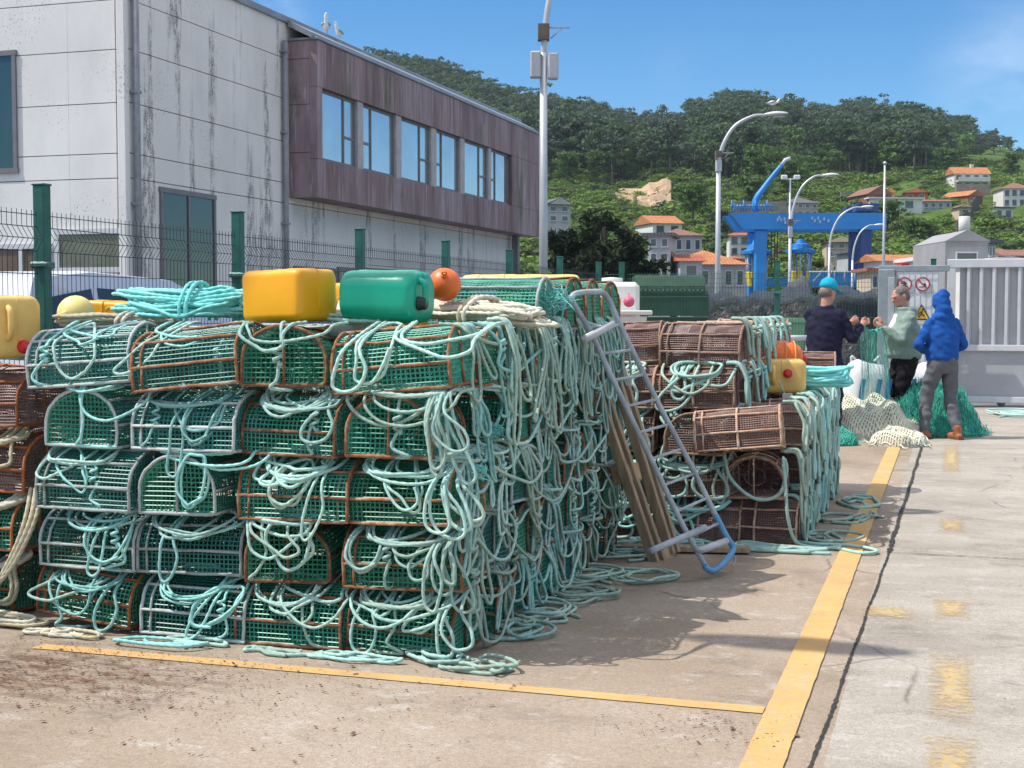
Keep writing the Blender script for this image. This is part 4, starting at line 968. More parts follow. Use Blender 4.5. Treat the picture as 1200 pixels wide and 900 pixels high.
# slim mast and floodlight pole
p_ = atd(1034, 400, 70); e = empty('mast', (p_[0], p_[1], 0), 0, 'slim grey mast beside the right end of the hoist beam', 'mast'); b = MB(); b.tube([(0, 0, 0), (0, 0, float(atd(1034, 192, 70)[2]))], [.09, .05], 8); b.build('pole', M_POLE, e); b = MB(); b.lathe([(.1, 0), (.1, .05), (.04, .12)], (0, 0, float(atd(1034, 192, 70)[2])), 8); b.build('cap', M_POLE, e)
p_ = atd(924, 400, 90); e = empty('floodlight_pole', (p_[0], p_[1], 0), YAW, 'thin pole with two floodlights behind the hoist beam', 'floodlight'); zt = float(atd(924, 210, 90)[2]); b = MB(); b.tube([(0, 0, 0), (0, 0, zt)], [.09, .06], 7); b.rod((-.5, 0, zt), (.5, 0, zt), .05, 5); b.build('pole', M_POLE, e)
for x in (-.42, .42): b = MB(); b.box((x, -.1, zt + .12), (.4, .25, .28), None, 0, .04); b.build('floodlight', M_LAMP, e)

# ================================================================== gulls
M_GULL = simple('gull_white', (.75, .75, .74), .7, var=.06); M_GW = simple('gull_grey_wing', (.36, .38, .41), .7, var=.1); M_BEAK = simple('gull_yellow_beak', (.6, .35, .05), .5); M_BPIN = simple('gull_pink_leg', (.5, .25, .2), .6)
def gull(p, rz, label, sc=1.0, up=0):
    e = empty('seagull', p, rz, label, 'seagull'); e.scale = (sc,) * 3
    if up: sp = [(-.16, 0, .10), (-.1, 0, .13), (-.02, 0, .2), (.05, 0, .3), (.075, 0, .38), (.09, 0, .43), (.115, 0, .455), (.14, 0, .45)]; rr = [.012, .05, .085, .075, .042, .045, .048, .02]
    else: sp = [(-.3, 0, .17), (-.2, 0, .175), (-.07, 0, .18), (.07, 0, .2), (.13, 0, .25), (.155, 0, .295), (.18, 0, .315), (.21, 0, .31)]; rr = [.01, .04, .085, .08, .05, .045, .046, .02]
    b = MB(); X = spline(sp, n=20); b.tube(X, np.interp(np.linspace(0, 1, 20), np.linspace(0, 1, 8), rr), 12); bo = b.build('body', M_GULL, e)
    h = np.array(sp[-1])
    b = MB(); b.tube([h - [.01, 0, 0], h + [.035, 0, -.004], h + [.055, 0, -.016]], [.014, .01, .003], 6); b.build('beak', M_BEAK, e)
    for s_ in (-1, 1):
        b = MB(); k = np.array(sp[2]); b.tube(spline([k + [.09, s_ * .06, .05], k + [0, s_ * .085, .03], k + [-.14, s_ * .06, -.005], k + [-.26, s_ * .02, -.01]], n=10), np.array([.015, .03, .035, .036, .034, .03, .024, .018, .012, .004]), 8); b.build('wing', M_GW, e)
        b = MB(); b.tube([(-.02, s_ * .03, .13), (-.01, s_ * .03, .02), (.05, s_ * .03, .004)], .008, 5); b.build('leg', M_BPIN, e)
        b = MB(); b.ball(h + [-.03, s_ * .035, .012], .007, 6, 5); b.build('eye', M_BLK, e)
p_ = atx(382, 42, XW); gull((XW, p_[1], 7.09), R(-60), 'white seagull standing upright on the roof edge, the left one', .85, 1)
p_ = atx(396, 45, XW); gull((XW, p_[1], 7.09), R(-100), 'smaller looking white seagull on the roof edge, the right one', .72, 1)
p_ = atd(908, 127, 50); gull((p_[0], p_[1], p_[2] + .02), YAW + .1, 'seagull standing on the head of a white street lamp', 1.0, 0)
# ================================================================== fishing pots
TL, TW, TH, ZA = .55, .40, .272, .10
def d_profile(n, inset=0.0):
    """closed outline of the pot section: flat bottom, straight lower sides, arched top"""
    w, h = TW / 2 - inset, TH - inset
    th = np.linspace(0, math.pi, 40)
    P = [(-w, inset), (w, inset)] + [(w * math.cos(a), ZA + (h - ZA) * math.sin(a)) for a in th]
    P = np.array([(p[0], p[1], 0) for p in P]); P = np.concatenate([P, P[:1]])
    d_ = np.concatenate([[0], np.cumsum(np.linalg.norm(np.diff(P, axis=0), axis=1))]); q = np.linspace(0, d_[-1], n, endpoint=False)
    return np.stack([np.interp(q, d_, P[:, 0]), np.interp(q, d_, P[:, 1])], 1)
def trap_frame(seed, brown=False):
    rg2 = np.random.default_rng(seed); b = MB(); r = .0085
    D = d_profile(40)
    xs_ = [-TL / 2, -TL / 2 + .05, TL / 2] + ([0.0] if brown else [])
    for x in xs_:
        P = np.stack([np.full(40, x), D[:, 0], D[:, 1] + .002], 1) + rg2.normal(0, .0012, (40, 3)); b.tube(P, r if x != -TL / 2 + .05 else r * .75, 7, True)
    for (y, z) in ((-TW / 2, .002), (TW / 2, .002), (-TW / 2, ZA + .01), (TW / 2, ZA + .01), (-.142, ZA + .122), (.142, ZA + .122), (0, TH)):
        P = np.array([(x, y + rg2.normal(0, .002), z + rg2.normal(0, .002)) for x in np.linspace(-TL / 2, TL / 2, 6)]); b.tube(P, r * .85, 7)
    for x in (-TL / 2, TL / 2):
        b.rod((x, 0, 0), (x, 0, TH), r * .75, 6)
    for x in (-.09, .09): b.rod((x, -TW / 2, 0), (x, TW / 2, 0), r * .8, 6)
    return b
def trap_net(seed, cell, r, sag=.006, ends=True):
    rg2 = np.random.default_rng(seed); b = MB()
    per = 2 * (TW + ZA) + math.pi * .188 - TW; k = int(per / cell); D = d_profile(k, .007); nx = int(TL / cell)
    ph = rg2.uniform(0, 6, 4)
    def wob(x, y, z): return sag * (np.sin(x * 14 + ph[0]) * np.cos(y * 19 + ph[1]) + .6 * np.sin(z * 23 + x * 9 + ph[2]))
    X = np.linspace(-TL / 2 + .004, TL / 2 - .004, 7)
    for i in range(k):
        y, z = D[i]; f_ = 1 - np.abs(wob(X, y, z)) * 4
        b.tube(np.stack([X, y * f_ + 0 * X, np.maximum(z * f_, .004)], 1), r, 4, cap=False, smooth=False)
    D2 = d_profile(26, .007)
    for x in np.linspace(-TL / 2 + .004, TL / 2 - .004, nx + 1):
        f_ = (1 - np.abs(wob(np.full(26, x), D2[:, 0], D2[:, 1])) * 4)
        b.tube(np.stack([np.full(26, x), D2[:, 0] * f_ * .994, np.maximum(D2[:, 1] * f_, .004)], 1), r, 4, True, smooth=False)
    for x in ((-TL / 2 + .003, TL / 2 - .003) if ends else (-TL / 2 + .003,)):
        sg = 1 if x > 0 else -1
        for y in np.arange(-TW / 2 + cell, TW / 2 - .005, cell):
            zt = ZA + (TH - ZA) * math.sqrt(max(0, 1 - (y / (TW / 2)) ** 2)); zz = np.linspace(.005, zt, 5); dp = .012 * np.sin(zz / zt * 3.14)
            b.tube(np.stack([x - sg * dp, np.full(5, y), zz], 1), r, 4, cap=False, smooth=False)
        for z in np.arange(cell * .6, TH - .012, cell):
            hw = TW / 2 if z < ZA else TW / 2 * math.sqrt(max(0, 1 - ((z - ZA) / (TH - ZA)) ** 2)); yy = np.linspace(-hw, hw, 5); dp = .012 * np.sin((yy + hw) / (2 * hw + 1e-6) * 3.14)
            b.tube(np.stack([x - sg * dp * .6, yy, np.full(5, z)], 1), r, 4, cap=False, smooth=False)
    return b
def rust_mat(name, a, c, d, rough=.8):
    t = NT(name, rough, 0, .3); x = t.ramp(t.noise(16, 6, .7), [(.3, a), (.5, c), (.68, d)])
    hv = t.n('ShaderNodeHueSaturation'); t.l(x, hv.inputs['Color']); t.l(t.math('ADD', t.math('MULTIPLY', t.rnd(), .7), .65), hv.inputs['Value']); t.col(hv.outputs[0]); t.bump(t.noise(90, 4), .4, .004); return t.m
M_RUST = rust_mat('rusty_steel_rod', (.16, .055, .022), (.30, .13, .06), (.45, .32, .24))
M_GROD = rust_mat('pale_coated_rod', (.30, .34, .33), (.44, .48, .47), (.28, .22, .17))
M_ORUST = rust_mat('orange_rust_rod', (.22, .06, .018), (.34, .11, .035), (.30, .16, .09))
M_BROD = rust_mat('salt_bleached_rod', (.30, .145, .085), (.45, .29, .20), (.55, .45, .38))
def net_mat(name, a, c):
    t = NT(name, .42, 0, .5); x = t.ramp(t.noise(7, 5, .65), [(.3, a), (.7, c)])
    x = t.mix(t.ramp(t.noise(30, 5, .8), [(.64, 0.), (.7, .5)]), x, (.5, .55, .5))
    hv = t.n('ShaderNodeHueSaturation'); t.l(x, hv.inputs['Color']); t.l(t.math('ADD', t.math('MULTIPLY', t.rnd(), .5), .75), hv.inputs['Value']); t.l(t.math('ADD', t.math('MULTIPLY', t.rnd(), .03), .485), hv.inputs['Hue']); t.col(hv.outputs[0]); return t.m
M_NGRN = net_mat('green_plastic_net', (.03, .22, .135), (.06, .36, .235)); M_NTEA = net_mat('dark_teal_net', (.02, .14, .11), (.045, .24, .19)); M_NBRN = net_mat('brown_net', (.15, .08, .068), (.28, .17, .145))
FR = {k: [trap_frame(s, k == 'brown').mesh('frame', m) for s in range(3)] for k, m in (('rust', M_RUST), ('grey', M_GROD), ('orust', M_ORUST), ('brown', M_BROD))}
NET = {'green': [trap_net(s, .0225, .0034).mesh('netting', M_NGRN) for s in range(3)], 'teal': [trap_net(s + 5, .0225, .0034).mesh('netting', M_NTEA) for s in range(3)], 'brown': [trap_net(s + 9, .0165, .0029, .012).mesh('netting', M_NBRN) for s in range(2)]}
NET['brownopen'] = [trap_net(19, .0165, .0029, .012, False).mesh('netting', M_NBRN)]
def make_funnel():
    b = MB()
    for z, y in ((.11, 0.0),):
        a = np.linspace(0, 2 * math.pi, 20, endpoint=False); b.tube(np.stack([np.full(20, TL / 2 - .12), .07 * np.cos(a), .13 + .06 * np.sin(a)], 1), .006, 6, True)
        for k in range(18): a = k * 2 * math.pi / 18; b.rod((TL / 2 - .012, .17 * math.cos(a), .13 + .115 * math.sin(a)), (TL / 2 - .12, .07 * math.cos(a), .13 + .06 * math.sin(a)), .0025, 4)
    return b
FUN = {'green': make_funnel().mesh('entrance_funnel', M_NTEA), 'brown': make_funnel().mesh('entrance_funnel', M_NBRN)}
FUN['teal'] = FUN['green']; FUN['brownopen'] = FUN['brown']
def trap(x, y, z, rz=0, tilt=(0, 0), frame='rust', net='green', label='', group=None, jit=1.0):
    rg2 = rng
    e = empty('fishing_pot', (x + rg2.normal(0, .016) * jit, y + rg2.normal(0, .018) * jit, z), (tilt[0] + rg2.normal(0, .015) * jit, tilt[1] + rg2.normal(0, .026) * jit, rz + rg2.normal(0, .06) * jit), label, 'fishing pot', group)
    part('frame', FR[frame][rg2.integers(len(FR[frame]))], e); part('netting', NET[net][rg2.integers(len(NET[net]))], e); part('entrance_funnel', FUN[net], e)
    return e
LAY = ['bottom', 'second', 'middle', 'fourth', 'top']; ORD = ['first', 'second', 'third', 'fourth', 'fifth', 'sixth', 'seventh', 'eighth']
FW = {'rust': 'rust framed', 'grey': 'pale framed', 'orust': 'orange rust framed', 'brown': 'bleached framed'}
NW = {'green': 'green', 'teal': 'dark teal', 'brown': 'brown', 'brownopen': 'brown'}
PZ = .294; XC = [-3.97, -3.40, -2.88, -2.345]; Y0, PY = 5.81, .432
GF, GS, GI = 'pots in the front face of the big stack', 'pots in the right side of the big stack', 'pots packed inside the big stack'
end_on = {(0, 3), (1, 2), (2, 4), (3, 3), (2, 1)}           # (column, layer) turned so that the arched end faces the front
for c_ in range(4):
    for k in range(5):
        fr = 'grey' if c_ < 2 else 'rust'
        if (c_, k) in ((1, 4),): fr = 'rust'
        if (c_, k) == (0, 0): fr = 'orust'
        nt = 'teal' if c_ < 2 and (c_ + k) % 3 else 'green'
        eo = (c_, k) in end_on; colw = ['first', 'second', 'third', 'last'][c_]
        lab = f"{FW[fr]} {NW[nt]} pot{' turned end on' if eo else ''}, {LAY[k]} layer, {colw} column, big stack front"
        x, y, z = XC[c_], Y0, .012 + PZ * k; tl = (0, 0); rz = 0
        if eo: y += .075; rz = R(-90) + .1; x += -.05 if c_ != 2 else -.06
        if (c_, k) == (0, 0): tl = (0, R(6)); z += .045; rz = R(-5)
        if k == 4: tl = (0, [R(-5), R(-6), R(-3), R(-4)][c_]); z += .012
        if k == 4 and c_ == 3: x -= .03; rz = R(3)
        if k == 4 and c_ == 1: y -= .04; rz = R(4); x += .02
        if k == 3 and c_ == 2: tl = (0, R(-2))
        trap(x, y, z, rz, tl, fr, nt, lab, GF)
for r_ in range(1, 7):
    for c_ in range(4):
        for k in range(5):
            if r_ == 1 and (c_, k) in end_on: continue
            if c_ < 2 and r_ > 1 and k < 4: continue
            if c_ == 2 and r_ > 2 and k < 3: continue
            y, z = Y0 + PY * r_, .012 + PZ * k
            if c_ == 3:
                fr = 'rust' if (r_ * 3 + k) % 4 else 'grey'; nt = 'green' if (r_ + k) % 2 else 'teal'
                lab = f"{NW[nt]} pot end, right side of big stack, {LAY[k]} layer, {ORD[r_]} row back"
                trap(XC[3] + .0 + rng.normal(0, .02), y, z, rng.normal(0, .04), (0, 0), fr, nt, lab, GS)
            else: trap(XC[c_], y, z, 0, (0, 0), 'grey' if c_ < 2 else 'rust', 'green', 'green netting pot packed inside the big stack behind its front row', GI)
# the extra layer on the back half
for r_, x, lab in ((3, -2.36, 'green pot with cream coil before it, first of the extra top layer of big stack'), (4, -2.33, 'green pot, second of the extra top layer at back of big stack'), (5, -2.31, 'green pot, third of the extra top layer at back of big stack'), (6, -2.33, 'green pot, last of the extra top layer at back of big stack')):
    trap(x + .02, Y0 + PY * r_ + .03, -.012 + PZ * 5, 0, (0, R(-1)), 'grey' if r_ == 3 else 'rust', 'green', lab, 'pots of the extra top layer')
trap(-2.88, Y0 + PY * 4, -.012 + PZ * 5, 0, (0, 0), 'rust', 'green', 'green pot on the extra top layer left of the others, far back', 'pots of the extra top layer')

# brown stack behind
YB_, PB = 9.22, .43; XB2 = [-2.78, -2.2, -1.62]; XR = -1.235
GB, GBR, GBI = 'brown pots in the front of the far stack', 'brown pots in the right side of the far stack', 'brown pots packed inside the far stack'
for k in range(5):
    for ci, x in enumerate((XB2[1], XB2[2])):
        lab = f"brown pot in {LAY[k]} layer of the far stack front, {['partly behind the ladder', 'right of the ladder top'][ci]}"
        eo = (ci, k) in ((1, 2),)
        trap(x + (.02 if k == 4 else 0), YB_ + (.25 if k == 4 else .02 * k), .012 + .296 * k, R(-90) if eo else 0, (R(8) if (k == 4 and ci == 1) else 0, R(4) if k == 4 and ci == 1 else 0), 'brown', 'brown', lab, GB)
    for r_ in range(1, 7):
        y = YB_ + PB * r_ + (.25 if k == 4 else 0)
        if k >= 3 or r_ == 1: trap(XB2[2], y, .012 + .296 * k, 0, (0, 0), 'brown', 'brown', f"brown pot end above low part of far stack, {LAY[k]} layer, {ORD[r_]} row back" if k >= 3 else 'brown pot packed inside the far stack behind its front row', GBR if k >= 3 else GBI)
    trap(XB2[0], YB_ + .05, .012 + .296 * k, 0, (0, 0), 'brown', 'brown', f"brown pot in {LAY[k]} layer of the far stack, in the gap behind the big stack", GB)
    trap(XB2[1], YB_ + PB, .012 + .296 * k, 0, (0, 0), 'brown', 'brown', 'brown pot packed inside the far stack behind its front row', GBI)
for r_ in range(0, 7):
    for k in range(3):
        y = YB_ + .02 + PB * r_; x, z, rz, tl = XR, .012 + .296 * k, 0, (0, 0)
        lab = f"brown pot end in low right side of far stack, {LAY[k]} layer, {ORD[r_]} row back"; nt = 'brown'
        if r_ == 0 and k == 2: x, y, z, rz, tl = -1.30, 8.98, .64, R(6), (R(-7), R(-7)); lab = 'brown pot jutting out tilted from the far stack below the yellow can'
        if r_ == 0 and k == 1: rz = R(-90) + .05; nt = 'brownopen'; y += .1; x -= .02; lab = 'brown pot with its dark open end facing front, right corner of the far stack'
        if r_ == 0 and k == 0: rz = R(-4); lab = 'brown pot on the ground at the front right corner of the far stack'
        if r_ == 1 and k == 1: continue
        if r_ > 0 and k == 2: z += .03
        trap(x, y, z, rz, tl, 'brown', nt, lab, GBR)
trap(-1.22, 12.0, .93, 0, (0, 0), 'brown', 'brown', 'brown pot alone on the far stack behind the orange buoy', 'brown pots on the far stack')
# small stack at the left edge
for k in range(4):
    fr = 'orust'
    trap(-4.78 + .02 * k, 5.98, .012 + .318 * k, R(-3), (0, 0), fr, 'brown' if k >= 2 else 'green', f"{'brown' if k >= 2 else 'green'} pot with rusty frame, {LAY[k] if k < 3 else 'top'} layer of the small stack at left edge", 'pots of the small stack at left')
    trap(-4.82, 6.42, .012 + .318 * k, 0, (0, 0), fr, 'brown', 'brown pot hidden behind the small stack at the left edge', 'pots behind the small stack')
    if k < 3: trap(-5.2, 6.0, .012 + .318 * k, 0, (0, 0), fr, 'brown', f"rusty brown pot at the far left of the small stack, {LAY[k]} layer", 'pots of the small stack at left')

# ================================================================== ropes
def rope_mat(name, a, c, d=None):
    t = NT(name, .75, 0, .25); st = [(.28, a), (.55, c)] + ([(.75, d)] if d else [])
    x = t.ramp(t.noise(4, 6, .7), st); x = t.mix(t.ramp(t.noise(60, 4, .8), [(.5, 0.), (.72, .35)]), x, tuple(np.array(a) * .55))
    x = t.mix(t.ramp(t.noise(2.2, 5, .7), [(.54, 0.), (.7, .5)]), x, (.36, .36, .27))
    hv = t.n('ShaderNodeHueSaturation'); t.l(x, hv.inputs['Color']); t.l(t.math('ADD', t.math('MULTIPLY', t.rnd(), .35), .8), hv.inputs['Value']); t.col(hv.outputs[0])
    t.bump(t.noise(220, 3), .3, .003); return t.m
M_RTQ = rope_mat('turquoise_rope', (.20, .49, .45), (.34, .65, .60)); M_RPT = rope_mat('pale_teal_rope', (.26, .46, .41), (.41, .61, .54), (.48, .57, .46)); M_RGR = rope_mat('grey_green_rope', (.25, .40, .32), (.39, .52, .43), (.48, .50, .38))
M_RCR = rope_mat('cream_rope', (.44, .41, .31), (.60, .57, .46)); M_RTN = rope_mat('tan_rope', (.34, .29, .18), (.50, .45, .31)); M_RBQ = rope_mat('bright_aqua_rope', (.12, .50, .48), (.25, .66, .62))
RN = {M_RTQ: 'turquoise', M_RPT: 'pale teal', M_RGR: 'grey green', M_RCR: 'cream', M_RTN: 'tan', M_RBQ: 'bright aqua'}
ALT = {M_RTQ: M_RPT, M_RPT: M_RGR, M_RGR: M_RPT, M_RCR: M_RTN, M_RTN: M_RCR, M_RBQ: M_RTQ}
M_TWINE = simple('red_twine', (.35, .05, .05), .8)
Zv = np.array([0, 0, 1.0])
class Face:
    """local frame on a stack's face: s along it, o outward, z up"""
    def __init__(f, O, S, Oo, arch): f.O = np.array(O, float); f.S = np.array(S, float); f.Oo = np.array(Oo, float); f.arch = arch
    def P(f, s, o, z): return f.O + f.S * s + f.Oo * o + Zv * z
    def surf(f, z):
        if not f.arch or z < -.172: return 0.0
        return .2 * math.sqrt(max(0, 1 - ((z + .172) / .172) ** 2)) - .2
def lay(b, P, r, near):
    mi = int(rng.random() < .24)
    X = spline(P, .0062 if near else .018)
    X = X + np.stack([np.interp(np.arange(len(X)), np.linspace(0, len(X), max(3, len(X) // 18)), rng.normal(0, .0012, max(3, len(X) // 18))) for _ in range(3)], 1)
    b.tube(X, r * rng.uniform(.86, 1.1), 9 if near else 6, mi=mi, lobes=3 if near else 0, twist=50.0, lob=.14)
def mp2(f, s, z, c):
    return f.P(s, f.surf(z) + c, z) if z <= 0 else f.P(s, f.surf(0) - .9 * z, .012 + .1 * z)
def jt(a): return float(rng.normal(0, a))
def oval(f, s, z, a, w, tilt, turns, c):
    """loose ring of rope lying against the face, its top going back over the edge"""
    P = []; ct, st = math.cos(tilt), math.sin(tilt); k = int(turns * 9) + 1
    for i in range(k):
        th = 2 * math.pi * i / 9 - 1.2; g_ = 1 + .1 * math.sin(i * 1.7); x, y = a * g_ * math.cos(th), w * g_ * math.sin(th)
        P.append(mp2(f, s + x * ct - y * st + jt(.006), min(.14, z + x * st + y * ct + jt(.006)), c + .014 * (i / 9)))
    return P
def swag(f, s0, s1, sag, c, skew=0.0):
    m_ = (s0 + s1) / 2 + skew; w = s1 - s0
    return [mp2(f, s0 - .02, .13, c), mp2(f, s0, .03, c), mp2(f, s0 + w * .05 + jt(.008), -sag * .35, c), mp2(f, m_ - w * .27 + jt(.01), -sag * .83, c + .012), mp2(f, m_ + jt(.01), -sag, c + .02),
            mp2(f, m_ + w * .27 + jt(.01), -sag * (.8 + jt(.06)), c + .012), mp2(f, s1 - w * .05 + jt(.008), -sag * .35, c), mp2(f, s1, .03, c), mp2(f, s1 + .03, .13, c)]
def tear(f, s0, drop, w, c, lean=0.0):
    q = 1 + jt(.12)
    return [mp2(f, s0 - .015, .10, c), mp2(f, s0 - .01, .01, c), mp2(f, s0 + lean * .25 - w * .22 + jt(.008), -drop * .3, c + .008), mp2(f, s0 + lean * .6 - w * .46 + jt(.01), -drop * .66, c + .016), mp2(f, s0 + lean * .9 - w * .36, -drop * .92, c + .02),
            mp2(f, s0 + lean + jt(.01), -drop, c + .024), mp2(f, s0 + lean * .95 + w * .38 * q, -drop * .9, c + .018), mp2(f, s0 + lean * .6 + w * .44 * q + jt(.01), -drop * .62, c + .01), mp2(f, s0 + lean * .25 + w * .2 + jt(.008), -drop * .28, c + .004), mp2(f, s0 + .02, .01, c), mp2(f, s0 + .03, .10, c)]
def strap(f, s, ln, c, kn=False):
    P = [mp2(f, s - .03, .12, c), mp2(f, s, .02, c), mp2(f, s + jt(.015), -.06, c)]
    if kn: P += knot(f, s, f.surf(-.1) + c + .016, -.09, .017)
    return P + [mp2(f, s + jt(.02), -ln * .55, c + .006), mp2(f, s + jt(.03), -ln * .85, c + .012), mp2(f, s + jt(.05), -ln, c + .01), f.P(s + jt(.09), -.03, -ln - .012), f.P(s + jt(.1), -.12, -ln - .004)]
def loop_pts(f, s0, s1, drop, o=.016, lean=0.0): return tear(f, (s0 + s1) / 2, drop, abs(s1 - s0) * 1.1 + .02, o, lean)
def hank(f, a, turns, sag, s_c=0.0, front=.0):
    """flattened coil lying in the gap above the arch; the outer strands droop over the front"""
    P = []
    for i in range(turns * 10):
        th = 2 * math.pi * i / 10; k = i // 10; aa = a * (1 - .06 * (k % 3)) ; s = s_c + aa * math.cos(th) + rng.normal(0, .008)
        o = -.075 + (.075 + front) * math.sin(th) + rng.normal(0, .006) + .006 * (k % 2)
        base = (.172 * math.sqrt(max(.0, 1 - min(1, (o + .2) / .2) ** 2)) - .172) if f.arch else -.004
        z = max(base, -.07) + .016 + .009 * (k % 3) + rng.normal(0, .004)
        if math.sin(th) > .2: z -= sag * (1 - math.cos(th) ** 2) * (.5 + .5 * (k % 3) / 2); o += .012 + .01 * (k % 2)
        P.append(f.P(s, o, z))
    return P
def knot(f, s, o, z, r=.02):
    return [f.P(s + r * math.cos(t_), o + r * .8 * math.sin(t_), z - .006 * t_) for t_ in np.linspace(0, 4.2 * math.pi, 18)]
def rope_obj(name, b, m, label, group): return tag(b.build(name, [m, ALT[m]]), label, 'rope', group)
GR1, GR2, GR3 = 'ropes on the front of the big stack', 'ropes on the right side of the big stack', 'ropes on the far stack'
# front face: one rope per pot
for c_ in range(4):
    for k in range(5):
        eo = (c_, k) in end_on; f = Face((XC[c_], Y0 - .2, PZ * (k + 1) + .004), (1, 0, 0), (0, -1, 0), not eo); LM = PZ * (k + 1) - .015
        b = MB(); r = .0071 if c_ < 2 else .0077; m = M_RTQ if c_ < 2 else M_RPT
        if k < 4: lay(b, hank(f, rng.uniform(.14, .24), int(rng.integers(2, 4)) + (1 if c_ >= 2 else 0), rng.uniform(.02, .07), rng.uniform(-.05, .05), .005), r, True)
        for q in range(int(rng.integers(1, 3)) + (2 if c_ >= 2 else 0) if k < 4 else 2):
            s0 = rng.uniform(-.27, .0); lay(b, swag(f, s0, s0 + rng.uniform(.2, .46), rng.uniform(.05, .19) * (1 if k < 4 else .8), .014 + .01 * q, jt(.05)), r, True)
        if rng.random() < .75: lay(b, oval(f, rng.uniform(-.17, .17), rng.uniform(-.12, -.07), rng.uniform(.05, .13), rng.uniform(.10, .16), jt(.5), rng.choice([1, 1.3, 2.2]), .02), r, True)
        if rng.random() < .8: lay(b, tear(f, rng.uniform(-.2, .2), min(LM, rng.uniform(.2, .42)), rng.uniform(.05, .2), .026, jt(.08)), r, True)
        if rng.random() < .7: lay(b, strap(f, rng.uniform(-.22, .22), .272, .016, rng.random() < .5), r, True)
        if c_ == 3 and k < 4:      # heavy loops round the front right corner
            for q in range(4 if k in (1, 2, 3) else 2): lay(b, tear(f, .235 + jt(.02), min(LM, rng.uniform(.22, .40)), rng.uniform(.06, .17), .03 + .017 * q, rng.normal(.05, .04)), r, True)
        rope_obj('rope', b, m, f"{RN[m]} rope over {LAY[k]} layer pot, {['first', 'second', 'third', 'last'][c_]} column of big stack front", GR1)
# right side: hanks hanging in front of the pot ends
for r_ in range(0, 7):
    for k in range(5):
        f = Face((XC[3] + TL / 2 + .004, Y0 + PY * r_ + jt(.04), PZ * (k + 1)), (0, 1, 0), (1, 0, 0), False); LM = PZ * (k + 1) - .015
        near = r_ < 4; b = MB(); r = .0079; m = [M_RGR, M_RPT, M_RGR, M_RPT, M_RTQ][(r_ * 2 + k * 3) % 5]
        for q in range(int(rng.integers(1, 4)) + (r_ == 0 and k < 4)): lay(b, tear(f, rng.uniform(-.1, .1), min(LM, rng.uniform(.17, .42)), rng.uniform(.05, .17), .012 + .013 * q, jt(.09)), r, near)
        if rng.random() < .8: lay(b, hank(f, rng.uniform(.12, .2), 2, .03, 0, .03), r, near)
        w = PY * rng.uniform(.7, 1.15); lay(b, swag(f, jt(.05), w, min(LM, rng.uniform(.07, .24)), .02, jt(.06)), r, near)
        if rng.random() < .45: lay(b, swag(f, -.1 + jt(.05), PY * rng.uniform(.9, 1.9), min(LM, rng.uniform(.15, .34)), .05, jt(.12)), r, near)
        if rng.random() < .55: 
            s = rng.uniform(-.12, .12); ln = min(LM, rng.uniform(.3, .55)); P = [f.P(s, -.1, .02), f.P(s, .02, .005)] + knot(f, s, .035, -.05) + [f.P(s + jt(.03), .035, -ln * .5)] + (knot(f, s + jt(.02), .035, -ln * .55) if rng.random() < .6 else []) + [f.P(s + jt(.05), .05, -ln), f.P(s + jt(.06), .035, -ln - .01)]
            lay(b, P, r, near)
        rope_obj('rope', b, m, f"{RN[m]} rope on shaded side of big stack, {LAY[k]} layer, {ORD[r_]} row back", GR2)
for i, (y, m, n_) in enumerate(((6.35, M_RGR, 4), (6.8, M_RGR, 5), (7.25, M_RPT, 4), (7.65, M_RGR, 4), (8.1, M_RTQ, 4), (8.45, M_RGR, 4))):
    b = MB(); f = Face((XC[3] + TL / 2 + .03, y, PZ * 5 + .02), (0, 1, 0), (1, 0, 0), False)
    for q in range(n_): lay(b, tear(f, rng.uniform(-.1, .1), rng.uniform(.22, .66), rng.uniform(.06, .24), .016 + .013 * q, jt(.12)), .008, i < 3)
    rope_obj('rope', b, m, f"long {RN[m]} rope loops falling from top edge of big stack side, {ORD[i]} bunch back", GR2)
# ground coils
def ground_coil(x, y, rx, ry, turns, m, label, r=.0082, near=True, z=.012):
    """slack rope dropped on the ground: uneven loops that wander, one end straying out"""
    b = MB()
    for part_ in range(2):
        P = []; ph = rng.uniform(0, 6); cx, cy = x + jt(.3) * rx, y + jt(.3) * ry
        n_ = int((turns * .6 + .4) * 8)
        for i in range(n_):
            th = 2 * math.pi * i / 8 + ph; q = i / 8; g_ = .5 + .55 * (.5 + .5 * math.sin(q * 2.7 + ph * 3)); cx += jt(.07) * rx; cy += jt(.07) * ry
            P.append((cx + rx * g_ * math.cos(th) + jt(.022), cy + ry * g_ * math.sin(th) + jt(.02), z + .012 * (int(q) % 3) + .003 * part_))
        e_ = np.array(P[-1]); P += [e_ + [rx * .5 * math.cos(ph), ry * .5 * math.sin(ph), 0], e_ + [rx * .9 * math.cos(ph + .5), ry * .9 * math.sin(ph + .5), 0]]
        P = np.array(P, float); P[-2:, 2] = z; lay(b, P, r, near)
    return rope_obj('rope', b, m, label, 'ropes lying on the ground')
